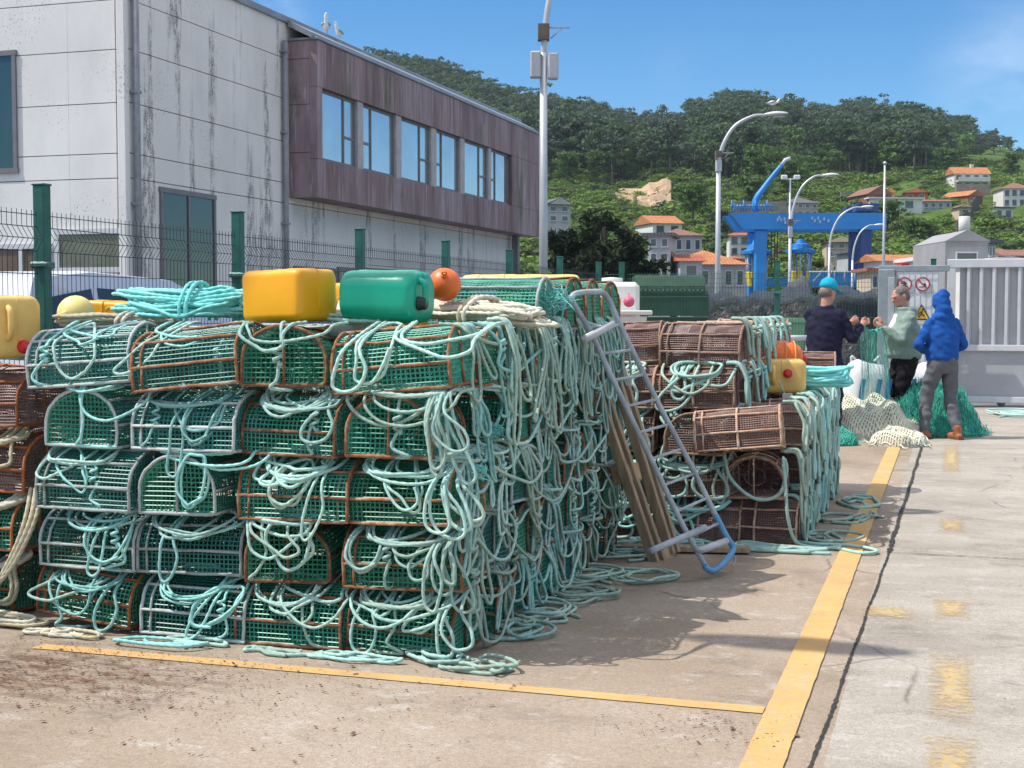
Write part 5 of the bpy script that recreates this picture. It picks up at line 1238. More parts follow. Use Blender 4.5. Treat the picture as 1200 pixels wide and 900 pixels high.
for i, (x, y, rx, ry, n_, m, lab) in enumerate((
    (-3.42, 5.53, .26, .06, 2, M_RTQ, 'turquoise rope coil on the ground below the second column of big stack'), (-2.95, 5.5, .18, .04, 1, M_RPT, 'pale teal rope on the ground below the third column of big stack'),
    (-2.5, 5.49, .22, .06, 2, M_RPT, 'pale teal rope coil on the ground below the last column of big stack'), (-2.08, 5.56, .16, .10, 4, M_RPT, 'pale teal rope heap on the ground at the front right corner of big stack'),
    (-1.98, 6.1, .15, .16, 4, M_RPT, 'pale teal rope coil at the foot of the shaded side, nearest'), (-1.93, 6.6, .17, .18, 4, M_RGR, 'grey green rope coil at the foot of the shaded side, second from front'),
    (-1.88, 7.15, .18, .2, 4, M_RGR, 'grey green rope coil at the foot of the shaded side, third from front'), (-1.86, 7.75, .2, .22, 5, M_RGR, 'grey green rope coil at the foot of the shaded side, beside the planks'),
    (-1.92, 8.4, .2, .2, 5, M_RPT, 'pale teal rope heap in the corner behind the wooden planks'), (-4.55, 5.62, .35, .09, 5, M_RCR, 'cream rope coil on the ground at the foot of the small left stack'),
    (-4.02, 5.5, .2, .06, 2, M_RTN, 'tan rope end on the ground before the first column of big stack'))):
    ground_coil(x, y, rx, ry, n_, m, lab)
# small left stack: thick tan and cream bundles between its layers
for k, m, tr, dz in ((0, M_RTN, 6, .05), (1, M_RCR, 9, .10), (2, M_RTN, 5, .06)):
    f = Face((-4.80, 5.78, .318 * (k + 1) + .004), (1, 0, 0), (0, -1, 0), True); b = MB()
    lay(b, hank(f, .33, tr, dz, 0, .02), .012, True)
    for q in range(3 if k < 2 else 1): s0 = rng.uniform(-.25, .2); lay(b, loop_pts(f, s0, s0 + rng.uniform(.06, .2), rng.uniform(.18, .3), .02 + .015 * q), .0115, True)
    rope_obj('rope', b, m, f"{RN[m]} rope bundle draped over the {LAY[k]} layer of the small left stack", 'ropes on the small stack at left')
# right edge of the small stack: twisted tail of tan rope
b = MB()
for q in range(3): lay(b, [(-4.42 + .03 * q, 5.8, .66), (-4.40 + .03 * q, 5.72, .5), (-4.47 + .02 * q, 5.68, .3), (-4.55, 5.66, .16), (-4.62 - .04 * q, 5.6, .02)], .0115, True)
rope_obj('rope', b, M_RTN, 'tan rope tail falling at the right edge of the small left stack', 'ropes on the small stack at left')

# hanks on the tops
def top_hank(c, ang, a, w, h, turns, m, label, tie=True, r=.0095, near=True, droop=0.0, tietwin=None):
    """bundle of rope wound in a long flat oval and tied"""
    b = MB(); ca, sa = math.cos(ang), math.sin(ang); P = []
    for i in range(turns * 14):
        th = 2 * math.pi * i / 14; k = i // 14; ly = rng.uniform(-.6, .6)
        ex = 1 + .16 * math.sin(k * 2.4) ; x = a * ex * math.cos(th) * (1 + .05 * rng.normal()) + .07 * a * math.sin(k * 3.7); y = (w * (.25 + .75 * ((k * 7) % turns) / turns)) * math.sin(th + .12 * math.sin(k * 1.9)) * (1 + .08 * rng.normal()) + .1 * w * math.sin(k * 5.1)
        z = h * (.15 + .85 * math.sqrt(max(0, 1 - (y / (w * 1.05)) ** 2)) * ((k * 5) % turns) / turns) + .008 - droop * max(0, x / a) ** 2 * a
        P.append((c[0] + x * ca - y * sa, c[1] + x * sa + y * ca, c[2] + z + rng.normal(0, .003)))
    lay(b, np.array(P), r, near)
    if tie:
        for q in (-.02, .015): 
            T_ = [(c[0] + (q + .25 * a) * ca - y * sa, c[1] + (q + .25 * a) * sa + y * ca, c[2] + z - droop * .06 * a) for y, z in ((-w, .01), (-w * .95, h * .6), (-w * .4, h * 1.12), (w * .4, h * 1.12), (w, h * .5), (w, .01))]; lay(b, T_, r, near)
    return rope_obj('rope', b, m, label, 'rope hanks on top of the stacks')
ZT5 = PZ * 5 + .012
top_hank((-3.72, 6.12, ZT5 + .012), .08, .32, .17, .17, 17, M_RBQ, 'bright aqua rope hank heaped on top of the left front pots of big stack')
top_hank((-3.32, 6.5, ZT5 + .02), -.1, .24, .14, .15, 11, M_RBQ, 'second bright aqua rope hank behind, left of the big yellow can')
top_hank((-4.02, 6.0, ZT5 - .01), .1, .30, .14, .06, 7, M_RCR, 'cream and grey rope laid across the top of first column pot')
top_hank((-2.36, 6.62, ZT5 + .012), -.35, .42, .18, .11, 16, M_RCR, 'thick cream rope hank tied in a knot on top of big stack corner', True, .0115, True, .10)
top_hank((-2.62, 6.05, ZT5 + .0), .15, .2, .1, .05, 4, M_RPT, 'pale teal rope laid flat beside the green can')
top_hank((-4.82, 5.95, .318 * 4 + .015), .05, .33, .16, .09, 9, M_RTQ, 'turquoise rope hank under the faded yellow can on the small left stack')
top_hank((*gnd(958, 452, .98)[:2], .95), .2, .22, .2, .18, 14, M_RBQ, 'bright aqua rope coil on the far stack beside the yellow can', False, .014, False)
# far stack ropes
for k in range(4):
    for ci, x in enumerate((XB2[1], XB2[2])):
        f = Face((x, YB_ - .2 + .02 * k, .296 * (k + 1) + .004), (1, 0, 0), (0, -1, 0), True); b = MB(); m = [M_RPT, M_RTQ, M_RPT, M_RGR][(k + ci) % 4]; LM = .296 * (k + 1) - .015
        lay(b, hank(f, rng.uniform(.16, .25), 2, rng.uniform(.03, .06), 0, .02), .011, False)
        for q in range(3): s0 = rng.uniform(-.3, -.05); lay(b, swag(f, s0, s0 + rng.uniform(.2, .5), rng.uniform(.06, .2), .016 + .01 * q, jt(.06)), .011, False)
        for q in range(int(rng.integers(2, 4)) + (k == 2)): lay(b, tear(f, rng.uniform(-.2, .2), min(LM, rng.uniform(.2, .42)), rng.uniform(.06, .24), .024 + .012 * q, jt(.1)), .011, False)
        rope_obj('rope', b, m, f"{RN[m]} rope on {LAY[k]} layer of the far stack front, {['behind ladder', 'right of ladder'][ci]}", GR3)
for r_ in range(0, 7):
    for k in range(3):
        f = Face((XR + TL / 2 + .006, YB_ + PB * r_ + .03, .296 * (k + 1) + (.03 if k == 2 else 0)), (0, 1, 0), (1, 0, 0), False); b = MB(); m = [M_RGR, M_RPT, M_RGR, M_RTQ][(r_ + 2 * k) % 4]; LM = .296 * (k + 1) - .015
        for q in range(int(rng.integers(1, 3)) + 2 * (k == 2)): lay(b, tear(f, rng.uniform(-.14, .14), min(LM, rng.uniform(.2, .62) if k == 2 else rng.uniform(.2, .45)), rng.uniform(.05, .2), .014 + .013 * q, jt(.13)), .011, False)
        lay(b, swag(f, jt(.06), PB * rng.uniform(.7, 1.3), min(LM, rng.uniform(.08, .25)), .03, jt(.08)), .011, False)
        if k == 0 or rng.random() < .7: lay(b, oval(f, jt(.08), -.14, .1, min(LM * .5, .15), jt(.4), 1.4, .04), .011, False)
        rope_obj('rope', b, m, f"{RN[m]} rope on low right side of far stack, {LAY[k]} layer, {ORD[r_]} row back", GR3)
for r_ in range(0, 6):
    for k in (3, 4):
        f = Face((XB2[2] + TL / 2 + .008, YB_ + PB * r_ + (.27 if k == 4 else .05), .296 * (k + 1)), (0, 1, 0), (1, 0, 0), False); b = MB(); m = [M_RPT, M_RGR, M_RTQ][(r_ + k) % 3]
        for q in range(int(rng.integers(2, 4))): lay(b, tear(f, rng.uniform(-.14, .1), min(rng.uniform(.15, .45), .28 if k == 3 else .5), rng.uniform(.05, .18), .014 + .013 * q, jt(.09)), .011, False)
        lay(b, knot(f, rng.uniform(-.1, .1), .03, -.03, .03), .011, False)
        rope_obj('rope', b, m, f"{RN[m]} rope on high right side of far stack, {LAY[k]} layer, {ORD[r_]} row back", GR3)
# the single pale line that runs out from the far stack over the ground
b = MB()
P = [gnd(870, 640, .3), gnd(885, 655, .02), gnd(925, 646, .02), gnd(965, 637, .014), gnd(1000, 640, .014), gnd(1025, 644, .014), gnd(1028, 648, .014), gnd(1010, 648, .014), gnd(975, 642, .014), gnd(940, 647, .014), gnd(890, 640, .02)]
P = [gnd(u, v, .016) for u, v in ((856, 606), (880, 618), (912, 630), (950, 637), (990, 639), (1020, 643), (1027, 647), (1008, 648), (975, 642), (945, 646), (905, 643), (850, 640), (800, 636), (760, 640))]
lay(b, np.array(P), .013, False); rope_obj('rope', b, M_RPT, 'pale rope running from the far stack across the yellow line', 'ropes lying on the ground')
b = MB(); zt = .62
P = [(-1.42, 9.0, .62), (-1.36, 8.95, .45), (-1.2, 8.93, .33), (-1.05, 8.94, .36), (-1.0, 8.95, .52), (-1.02, 8.92, .60), (-1.0, 8.9, .4), (-.98, 8.9, .2), (-.93, 8.95, .05), (-.8, 9.0, .016), (-.66, 9.05, .016), (-.75, 9.15, .016)]
lay(b, P, .0135, False); rope_obj('rope', b, M_RPT, 'pale rope looping across the open pot end at the far stack corner', GR3)
for (x, y, rx, ry, n_, m, lab) in ((-.78, 9.5, .13, .2, 2, M_RGR, 'grey green rope coil on the ground at the far stack corner'), (-.7, 10.3, .17, .25, 2, M_RGR, 'grey green rope coil in the far stack shadow, middle'), (-.72, 11.2, .16, .3, 2, M_RGR, 'grey green rope coil in the far stack shadow, farthest'),
                                   (-1.75, 8.85, .3, .1, 4, M_RTQ, 'turquoise rope lying along the foot of the far stack'), (-1.2, 8.88, .25, .07, 3, M_RPT, 'pale rope lying along the foot of the far stack corner')):
    ground_coil(x, y, rx, ry, n_, m, lab, .0125, False)
# frayed tufts of teal net
def tuft(p, r, label, n_=90, m=M_RBQ):
    b = MB()
    for _ in range(n_):
        d_ = rng.normal(size=3); d_ /= np.linalg.norm(d_); q = np.cross(d_, rng.normal(size=3)); a_ = np.array(p) + d_ * r * rng.uniform(.2, .7)
        b.tube(spline([a_, a_ + q * r * .4 + d_ * r * .2, a_ + q * r * .7 - d_ * r * .1, a_ + d_ * r * .5], n=7), .0022, 4, cap=False)
    return tag(b.build('net_tuft', m), label, 'net tuft')
pt = onplane(652, 352, (XC[3] + TL / 2 + .03, 0, 0), np.array([1., 0, 0])); tuft(pt, .075, 'frayed aqua net tuft on the end of the upper green pot')
pt = onplane(268, 400, (0, Y0 - .1, 0), np.array([0, 1., 0])); tuft(pt + [0, .12, 0], .06, 'frayed aqua net tuft inside the end of the rusty upper pot', 70)
for i, (u, v) in enumerate(((560, 553), (577, 505))):
    pt = onplane(u, v, (XC[3] + TL / 2 + .06, 0, 0), np.array([1., 0, 0])); tuft(pt, .045, ['small aqua tuft tied on the side ropes, lower one', 'small aqua tuft tied on the side ropes, upper one'][i], 50)
# ================================================================== cans and buoys
def plastic(name, c, rough=.38, var=.12, sss=.0):
    t = NT(name, rough, 0, .5); c = np.array(c)
    x = t.ramp(t.noise(5, 5, .6), [(.3, tuple(c * (1 - var))), (.7, tuple(np.minimum(c * (1 + var), .9)))])
    x = t.mix(t.ramp(t.noise(14, 7, .75), [(.6, 0.), (.72, .3)]), x, tuple(c * .55)); t.col(x)
    t.b.inputs['Subsurface Weight'].default_value = sss; t.b.inputs['Subsurface Radius'].default_value = (.02, .012, .005)
    t.bump(t.noise(18, 4, .6), .08, .01); return t.m
M_PYEL = plastic('orange_yellow_plastic', (.92, .40, .006), .33, .06); M_PFAD = plastic('faded_yellow_plastic', (.86, .52, .15), .5, .18, .1); M_PGRN = plastic('green_plastic', (.006, .36, .22), .28); M_PORG = plastic('orange_plastic', (.78, .15, .02), .4)
M_PWHT = plastic('white_plastic', (.68, .67, .62), .45, .06); M_PBLK = plastic('black_plastic', (.02, .02, .02), .4); M_PRED = plastic('red_plastic', (.62, .015, .015), .35); M_PBLU = plastic('blue_plastic', (.04, .10, .36), .4); M_PPAL = plastic('pale_yellow_plastic', (.78, .62, .22), .5)
M_PPNK = plastic('pink_plastic', (.72, .12, .22), .45); M_PPUR = plastic('purple_plastic', (.26, .18, .42), .5)
def rrect(w, h, r, n=6):
    out = []
    for cx, cy, a0 in ((w / 2 - r, h / 2 - r, 0), (-w / 2 + r, h / 2 - r, 90), (-w / 2 + r, -h / 2 + r, 180), (w / 2 - r, -h / 2 + r, 270)):
        for k in range(n + 1): a = R(a0 + 90 * k / n); out.append((cx + r * math.cos(a), cy + r * math.sin(a)))
    return np.array(out)
def jerrycan(p, rot, L_, w, h, m, label, cap=None, cap_at=(.0, .3), handle=True, ribs=True, name='jerrycan', loc_handle=1, rr_=.2, panel=True):
    """can whose long axis is local x, mouth on the +x end; w is local y, h local z"""
    e = empty(name, p, rot, label, 'jerrycan'); b = MB(); rings = []; r0 = min(w, h) * rr_
    xs_ = [(-.5, .62), (-.497, .80), (-.485, .90), (-.455, .975), (-.41, 1.0)]
    for k in range(9): xs_.append((-.36 + .09 * k, 1.0 + (  .012 if k % 2 and ribs else 0) - .012 * math.sin(k / 8 * math.pi)))
    xs_ += [(.405, 1.0), (.455, .96), (.485, .87), (.498, .74), (.5, .55)]
    for fx, s_ in xs_:
        q = rrect(w * s_, h * s_, r0 * min(1, s_)); seam = 1.0
        rings.append(np.stack([np.full(len(q), fx * L_), q[:, 0] + 0, q[:, 1] + h / 2], 1))
    b.loft(rings); body = b.build('body', m, e)
    b = MB(); sq = rrect(w * 1.004, h * 1.004, r0)      # moulding seam all round, lengthways
    hw, hx = h / 2, L_ / 2
    P = [(-hx * .9, -w / 2 * 0, h * .995), (hx * .9, 0, h * .995)]
    s1 = spline([(-hx * .995, 0, h * .2), (-hx * .99, 0, h * .75), (-hx * .9, 0, h * .985), (0, 0, h * .997), (hx * .9, 0, h * .985), (hx * .99, 0, h * .75), (hx * .998, 0, h * .25)], n=40); b.tube(s1, .004, 6)
    for fx in ((-.2, .2) if panel else ()):
        q = rrect(w * 1.006, h * 1.006, r0); b.tube(np.stack([np.full(len(q), fx * L_), q[:, 0], q[:, 1] + h / 2], 1), .0045, 6, True)
    for sy in ((-1, 1) if panel else ()):
        q = rrect(L_ * .30, h * .5, .03); b.tube(np.stack([q[:, 0], np.full(len(q), sy * w * .497), q[:, 1] + h / 2], 1), .004, 6, True)
    b.build('seam', m, body)
    if cap is not None:
        q = MB(); ry = np.array([[0, 0, 1], [0, 1, 0], [-1, 0, 0]]); ry = np.array([[0, 0, 1.], [1., 0, 0], [0, 1., 0]])
        c_ = (hx * .99, cap_at[0] * w, h * (.5 + cap_at[1])); q.lathe([(0, 0), (.034, 0), (.034, .012), (.03, .014), (.03, .036), (.026, .042), (0, .042)], c_, 18, ry); q.build('cap', cap, e)
    if handle:
        q = MB(); a = hx; y0 = cap_at[0] * w
        q.tube(spline([(a * .97, -.12 * w * loc_handle - .02, h * .82), (a + .028, -.12 * w * loc_handle - .02, h * .74), (a + .03, -.12 * w * loc_handle - .02, h * .42), (a * .97, -.12 * w * loc_handle - .02, h * .3)], n=16), .016, 8); q.build('handle', m, e)
    return e
ZT5 = PZ * 5 + .018
pb = onplane(331, 382, (0, Y0 + .05, 0), np.array([0, 1., 0]))
jerrycan((-3.05, 5.98, ZT5 + .012), (0, R(1.5), R(-15) + math.pi), .38, .29, .25, M_PYEL, 'big orange yellow jerrycan lying on its side on the big stack', M_PBLK, (.2, -.2), True, rr_=.15, panel=False)
jerrycan((-2.575, 6.06, ZT5 + .01), (R(0), R(1), R(-3)), .385, .30, .245, M_PGRN, 'glossy green jerrycan lying on the big stack with a black cap', M_PBLK, (-.2, -.12), True, rr_=.36, panel=False)
jerrycan((-2.93, 6.62, ZT5), (0, 0, R(70)), .38, .22, .21, M_PYEL, 'small yellow jerrycan half hidden behind the big yellow and green cans', None, (0, 0), False)
jerrycan((-2.80, 6.28, ZT5), (0, R(-60), R(80)), .3, .16, .16, M_PWHT, 'white can wedged between the yellow and green jerrycans', None, (0, 0), False)
def buoy(p, r, m, label, rot=(0, 0, 0), ribs=0, eye=M_PORG):
    e = empty('buoy', p, rot, label, 'buoy'); b = MB(); a = np.linspace(-1.5, 1.5, 26); rr = np.cos(a) * r; zz = np.sin(a) * r
    if ribs: rr = rr * (1 + .03 * np.sign(np.sin(zz / r * ribs * 3.1)))
    b.lathe(np.stack([rr, zz + r], 1), (0, 0, 0), 28); b.build('float', m, e); b = MB(); b.lathe([(r * .2, 0), (r * .2, r * .16), (r * .1, r * .26), (0, r * .26)], (0, 0, 2 * r - .01), 12); b.tube(np.stack([r * .14 * np.cos(np.linspace(0, 6.28, 14, endpoint=False)), 0 * np.arange(14), 2 * r + r * .3 + r * .14 * np.sin(np.linspace(0, 6.28, 14, endpoint=False))], 1), r * .05, 6, True); b.build('eyelet', eye, e); return e
pp = atd(517, 331, 6.95); buoy((pp[0], pp[1] + .05, ZT5 + .155), .085, M_PORG, 'round orange buoy right behind the green jerrycan', (R(60), 0, R(20)))
pp = atd(494, 345, 6.95); jerrycan((pp[0], pp[1] + .08, ZT5 + .0), (0, R(-80), R(20)), .22, .1, .12, M_PYEL, 'narrow orange yellow can between the green can and orange buoy', None, (0, 0), False)
pp = atd(549, 334, 7.8); jerrycan((pp[0], pp[1] + .05, ZT5), (0, 0, R(40)), .3, .2, .19, M_PPUR, 'purple can half hidden behind the upper green pot', None, (0, 0), False); pp = atd(548, 330, 8.8); jerrycan((pp[0], pp[1], ZT5), (0, 0, R(10)), .4, .25, .26, M_PBLU, 'blue can behind the purple can and upper green pot', None, (0, 0), False)
for i, (u, D, lab) in enumerate(((572, 8.45, 'pale yellow can lying behind the upper pots, left of three'), (600, 8.2, 'pale yellow can lying behind the upper pots, middle of three'), (640, 8.6, 'pale yellow can lying behind the upper pots, right of three'))):
    pp = atd(u, 322, D); jerrycan((pp[0], pp[1] + .1, float(pp[2]) - .2), (0, 0, R(5 + 7 * i)), .36, .22, .2, M_PPAL, lab, None, (0, 0), False)
pp = atd(102, 368, 7.25); buoy((pp[0], pp[1], ZT5 + .05), .096, M_PPAL, 'round pale yellow buoy on the big stack behind the cream rope', (R(90), 0, 0), 0, M_PPAL)
pp = atd(148, 358, 7.6); jerrycan((pp[0], pp[1], ZT5 - .01), (0, R(3), R(8)), .40, .28, .125, M_PYEL, 'flat yellow can lying behind the aqua rope hank at left', None, (0, 0), False)
pp = aty(22, 430, 5.95); jerrycan((-4.66, 5.92, 1.318), (0, R(0), R(-28)), .34, .26, .31, M_PFAD, 'faded yellow can with a red cap on the small left stack', M_PRED, (.1, -.33), True)
# cans on the far stack
e = jerrycan((*gnd(912, 462, .93)[:2] + [0, .15], .935), (0, 0, R(-80)), .26, .36, .25, M_PFAD, 'yellow translucent can with red cap and white tag on the far stack', M_PRED, (.12, .1), True)
b = MB(); b.tube(spline([(.16, -.02, .1), (.18, 0, .05), (.165, .02, .0), (.17, .03, -.03)], n=10), .005, 5); b.box((.178, .04, -.03), (.006, .075, .07), None, 0, .002); b.build('tag', M_PWHT, e)
b = MB(); b.lathe([(.0, -.03), (.075, -.03), (.11, .0), (.13, .06), (.135, .14), (.135, .22), (.13, .29), (.11, .35), (.08, .38), (0, .38)], (0, 0, 0), 26)
e = empty('drum_buoy', (*atd(882, 416, 10.75)[:2], 1.20), (0, R(94), R(18)), 'orange ribbed drum buoy lying behind the yellow can on the far stack', 'buoy'); b.build('float', M_PORG, e)
for z in (.06, .15, .235, .31): b = MB(); b.tube(np.stack([.136 * np.cos(np.linspace(0, 6.28, 26, endpoint=False)), .136 * np.sin(np.linspace(0, 6.28, 26, endpoint=False)), np.full(26, z)], 1), .007, 6, True); b.build('rib', plastic('orange_rib', (.85, .28, .06)), e)
b = MB(); b.lathe([(0, .38), (.035, .38), (.035, .42), (0, .43)], (0, 0, 0), 12); b.build('plug', M_PRED, e)
pp = atd(727, 360, 14); jerrycan((pp[0], pp[1], float(pp[2])), (0, R(-86), R(10)), .19, .15, .16, M_PYEL, 'small yellow can behind the brown stack by the green container', M_PBLK, (0, 0), False); pp = atd(737, 360, 14.4); buoy((pp[0] + .0, pp[1], float(pp[2])), .06, M_PPNK, 'small pink buoy beside the small yellow can')
# shelf that carries the two: white tank behind
pp = atd(712, 360, 15); z_ = float(pp[2]); e = empty('white_tank', (pp[0], pp[1] + .3, 0), YAW, 'white plastic tank standing behind the brown stack left of green container', 'tank')
b = MB(); b.box((0, .3, .98), (.58, .6, 1.8), None, 0, .05); b.box((.05, -.35, z_ - .06), (.62, .7, .05), None, 0, .01); b.box((.05, -.65, z_ / 2 - .05), (.5, .06, z_ - .1)); b.build('body', M_PWHT, e); b = MB(); b.lathe([(.12, 0), (.12, .05), (.0, .06)], (0, .3, 1.88), 18); b.build('lid', M_PWHT, e)

# ================================================================== sack barrow and planks
M_SB2 = simple('barrow_blue_grey_paint', (.33, .37, .40), .5, var=.3, scale=8); M_BBL = simple('barrow_blue_paint', (.10, .30, .50), .45, var=.2, scale=8); M_ALU = simple('worn_pale_tube', (.46, .47, .48), .45, var=.15)
Fp = np.array([-1.165, 8.10, 0]); wv = np.array([.39, .92, 0]); wv /= np.linalg.norm(wv); av = np.array([-.92, .39, 0]); lv = av * math.cos(R(73)) + Zv * math.sin(R(73)); nv = np.cross(wv, lv); nv /= np.linalg.norm(nv)
on = lambda u, v, k=0.0: onplane(u, v, Fp + nv * k, nv)
e = empty('sack_barrow', Fp, 0, 'blue grey metal sack barrow leaning like a ladder against the big stack', 'sack barrow')
LOC = lambda P: np.array(P) - Fp
b = MB()
loop = spline([on(826, 662), on(800, 615), on(760, 532), on(716, 440), on(694, 392), on(676, 362), on(670, 350), on(675, 344), on(693, 342), on(706, 343), on(714, 352), on(724, 375), on(766, 462), on(812, 550), on(838, 603)], .02)
b.tube(LOC(loop), .0165, 10); b.build('frame', M_SB2, e)
b = MB(); b.tube(LOC(spline([on(838, 603), on(852, 630), on(859, 642), on(852, 655), on(838, 668), on(829, 667), on(826, 662)], .02)), .019, 10); b.build('toe_bend', M_BBL, e)
for i in range(9):
    f_ = i / 8; a = on(690 + 118 * f_ , 384 + 246 * f_); c = on(727 + 115 * f_, 381 + 232 * f_)
    b = MB(); b.rod(LOC(a), LOC(c), .009, 8); b.build('rung', M_SB2, e)
b = MB(); b.rod(LOC(on(684, 398, .03)), LOC(on(718, 380, .03)), .022, 12); b.build('sleeve', M_ALU, e)
b = MB(); b.rod(LOC(on(762, 646, .02)), LOC(on(826, 618, .02)), .019, 10); b.build('axle', M_SB2, e)
b = MB(); b.rod(LOC(on(820, 645, .02)), LOC(on(851, 634, .02)), .021, 12); b.lathe([(.03, 0), (.03, .02), (0, .02)], LOC(on(820, 645, .02)), 12); b.build('sleeve', M_ALU, e)
b = MB(); b.tube(LOC(spline([on(858, 648), on(862, 655), on(859, 664)], n=8)), .005, 5); b.build('hook', M_SB2, e)
M_WOOD = simple('weathered_plank', (.34, .25, .16), .85, var=.3, scale=3, bump=.3, stretch=(9, 9, .6)); M_WOOD2 = simple('pallet_block_wood', (.40, .27, .14), .85, var=.3, scale=6, bump=.2)
Fw = np.array([-1.74, 8.25, 0]); nv2 = nv
e = empty('wooden_pallet', Fw, 0, 'narrow weathered wooden pallet leaning upright behind the sack barrow', 'pallet'); onw = lambda u, v: onplane(u, v, Fw, nv2); LW = lambda P: np.array(P) - Fw
for (u0, v0, u1, v1) in ((692, 437, 768, 662), (700, 436, 776, 660), (718, 430, 786, 650), (726, 430, 792, 648)):
    b = MB(); b.beam(LW(onw(u0, v0)), LW(onw(u1, v1)), .03, .07, 0, nv2, .004); b.build('plank', M_WOOD, e)
for (u, v) in ((705, 455), (741, 553), (780, 648)):
    b = MB(); c_ = LW(onw(u, v)) - nv2 * .05; b.box(c_, (.15, .11, .12), np.stack([wv, lv, nv2], 1), 0, .006); b.build('block', M_WOOD2, e)
e = tag(MB().beam((-2.0, 8.55, .03), (-1.2, 8.72, .03), .1, .035, 0, (0, 0, 1), .004).build('loose_plank', M_WOOD), 'loose grey plank lying on the ground at the foot of the far stack', 'plank')

# ================================================================== things behind the transverse fence
def bin_green():
    p_ = atd(787, 362, 24.6); e = empty('dumpster', (p_[0], p_[1], 0), YAW, 'dark green wheeled dumpster behind the brown stack and fence', 'dumpster'); M_DG = simple('dumpster_green', (.018, .062, .03), .5, var=.25, scale=3); w = 85 * 24.6 / F_PX
    b = MB(); V = []
    for z, sx, y0, y1 in ((.25, .86, .06, .9), (1.0, .97, 0, 1.0), (1.45, 1.0, -.02, 1.02)): V.append([(-w / 2 * sx, y0, z), (w / 2 * sx, y0, z), (w / 2 * sx, y1, z), (-w / 2 * sx, y1, z)])
    b.loft(V, smooth=False); b.build('body', M_DG, e)
    b = MB(); V = [[(-w / 2 * s_, y0, z), (w / 2 * s_, y0, z), (w / 2 * s_, y1, z), (-w / 2 * s_, y1, z)] for z, s_, y0, y1 in ((1.47, 1.03, -.05, 1.05), (1.85, 1.02, -.02, 1.05), (2.05, .98, .2, 1.0), (2.17, .97, .3, .95), (2.21, .94, .36, .9))]; b.loft(V, smooth=False); ld = b.build('lid', M_DG, e)
    b = MB(); b.beam((-w / 2 * .92, -.02, 1.98), (w / 2 * .92, -.02, 1.98), .05, .06); [b.box((-w / 2 * .9 + w * .9 * k / 15, .02, 1.93), (.03, .06, .12)) for k in range(16)]; b.build('grip_rail', simple('dumpster_rail', (.05, .12, .07), .5), ld)
    b = MB()
    for x in (-w * .42, w * .42):
        for y in (.1, .85): b.lathe([(0, -.03), (.1, -.03), (.1, .03), (0, .03)], (x, y, .1), 14, [[0, 0, 1], [0, 1, 0], [1, 0, 0]])
    b.build('wheel', M_BLK, e); return e
bin_green()
M_TARP = NT('black_plastic_sheet', .33, 0, .4); M_TARP.col(M_TARP.ramp(M_TARP.noise(3, 4), [(.3, (.012, .013, .016)), (.7, (.04, .042, .05))])); M_TARP.bump(M_TARP.noise(3.5, 7, .7, dist=1.2), 1.0, .15); M_TARP = M_TARP.m
def heap(name, u0, u1, v_top, D, depth, mat, label, cat, seed, z0=0.0, rough=.09, k=(34, 18), flat=.16):
    """lumpy covered heap between picture columns u0 and u1"""
    p0, p1 = atd(u0, 380, D), atd(u1, 380, D); w = np.linalg.norm(p1 - p0); zt = float(atd(u0, v_top, D)[2]) - z0; e0 = (p0 + p1) / 2; G = []
    for i in range(k[0]):
        row = []
        for j in range(k[1]):
            s, t_ = i / (k[0] - 1) * 2 - 1, j / (k[1] - 1) * 2 - 1
            e_ = max(0, 1 - abs(s) ** 4) ** flat * max(0, 1 - abs(t_) ** 3) ** flat; n_ = mnoise.noise(Vector((s * 2.1 + seed, t_ * 1.3, seed))) + .2 * mnoise.noise(Vector((s * 7 + seed, t_ * 5, 2)))
            z = z0 + zt * e_ * (1 - rough * .5 + rough * n_); row.append((s * w / 2 * (1 + .04 * n_), t_ * depth / 2 + depth / 2, max(z, .0)))
        G.append(row)
    b = MB(); b.grid(G); return tag(b.build(name, mat, None, (e0[0], e0[1], 0)), label, cat)
for args in (('covered_heap', 828, 905, 338, 30, 3, M_TARP, 'black plastic covered heap behind the fence left of the man in navy', 'tarpaulin', 1.3), ('covered_heap', 880, 985, 336, 34, 3, M_TARP, 'long black sheeted heap in the middle behind the fence', 'tarpaulin', 4.1), ('covered_heap', 975, 1050, 330, 29, 3, M_TARP, 'black plastic covered heap between the two facing men', 'tarpaulin', 7.7)):
    o = heap(*args); o.rotation_euler = (0, 0, YAW)
o = heap('net_mound', 924, 973, 318, 38, 3, simple('dark_net_mound', (.075, .075, .09), .9, var=.35, scale=6, bump=.5), 'conical dark grey net mound behind the black sheets', 'net', 9.1, 0, .1, flat=1.6); o.rotation_euler = (0, 0, YAW)
p_ = atd(905, 400, 26); e = empty('fish_tub', (p_[0], p_[1], 0), YAW, 'long pale green tub behind the fence left of the man in navy', 'tub'); M_PG = simple('pale_green_tub', (.22, .42, .24), .5, var=.12); b = MB(); w = 72 * 26 / F_PX * 1.05
b.loft([[(-w / 2 * s_, y0, z), (w / 2 * s_, y0, z), (w / 2 * s_, y1, z), (-w / 2 * s_, y1, z)] for z, s_, y0, y1 in ((.25, .95, .03, .97), (1.32, 1, 0, 1), (1.34, 1.02, -.03, 1.03), (1.42, 1.02, -.03, 1.03))], smooth=False); b.build('body', M_PG, e); b = MB(); b.box((0, .5, .17), (w * .94, .9, .32), None, 0, .02); b.build('pallet_base', simple('tub_base_green', (.03, .09, .05), .6), e)
b = MB(); b.tube([(-2.0, 22.6, .62), (-1.2, 22.85, .62)], .03, 8); b.rod((-2.0, 22.6, 0), (-2.0, 22.6, .62), .03, 8); b.rod((-1.2, 22.85, 0), (-1.2, 22.85, .62), .03, 8)
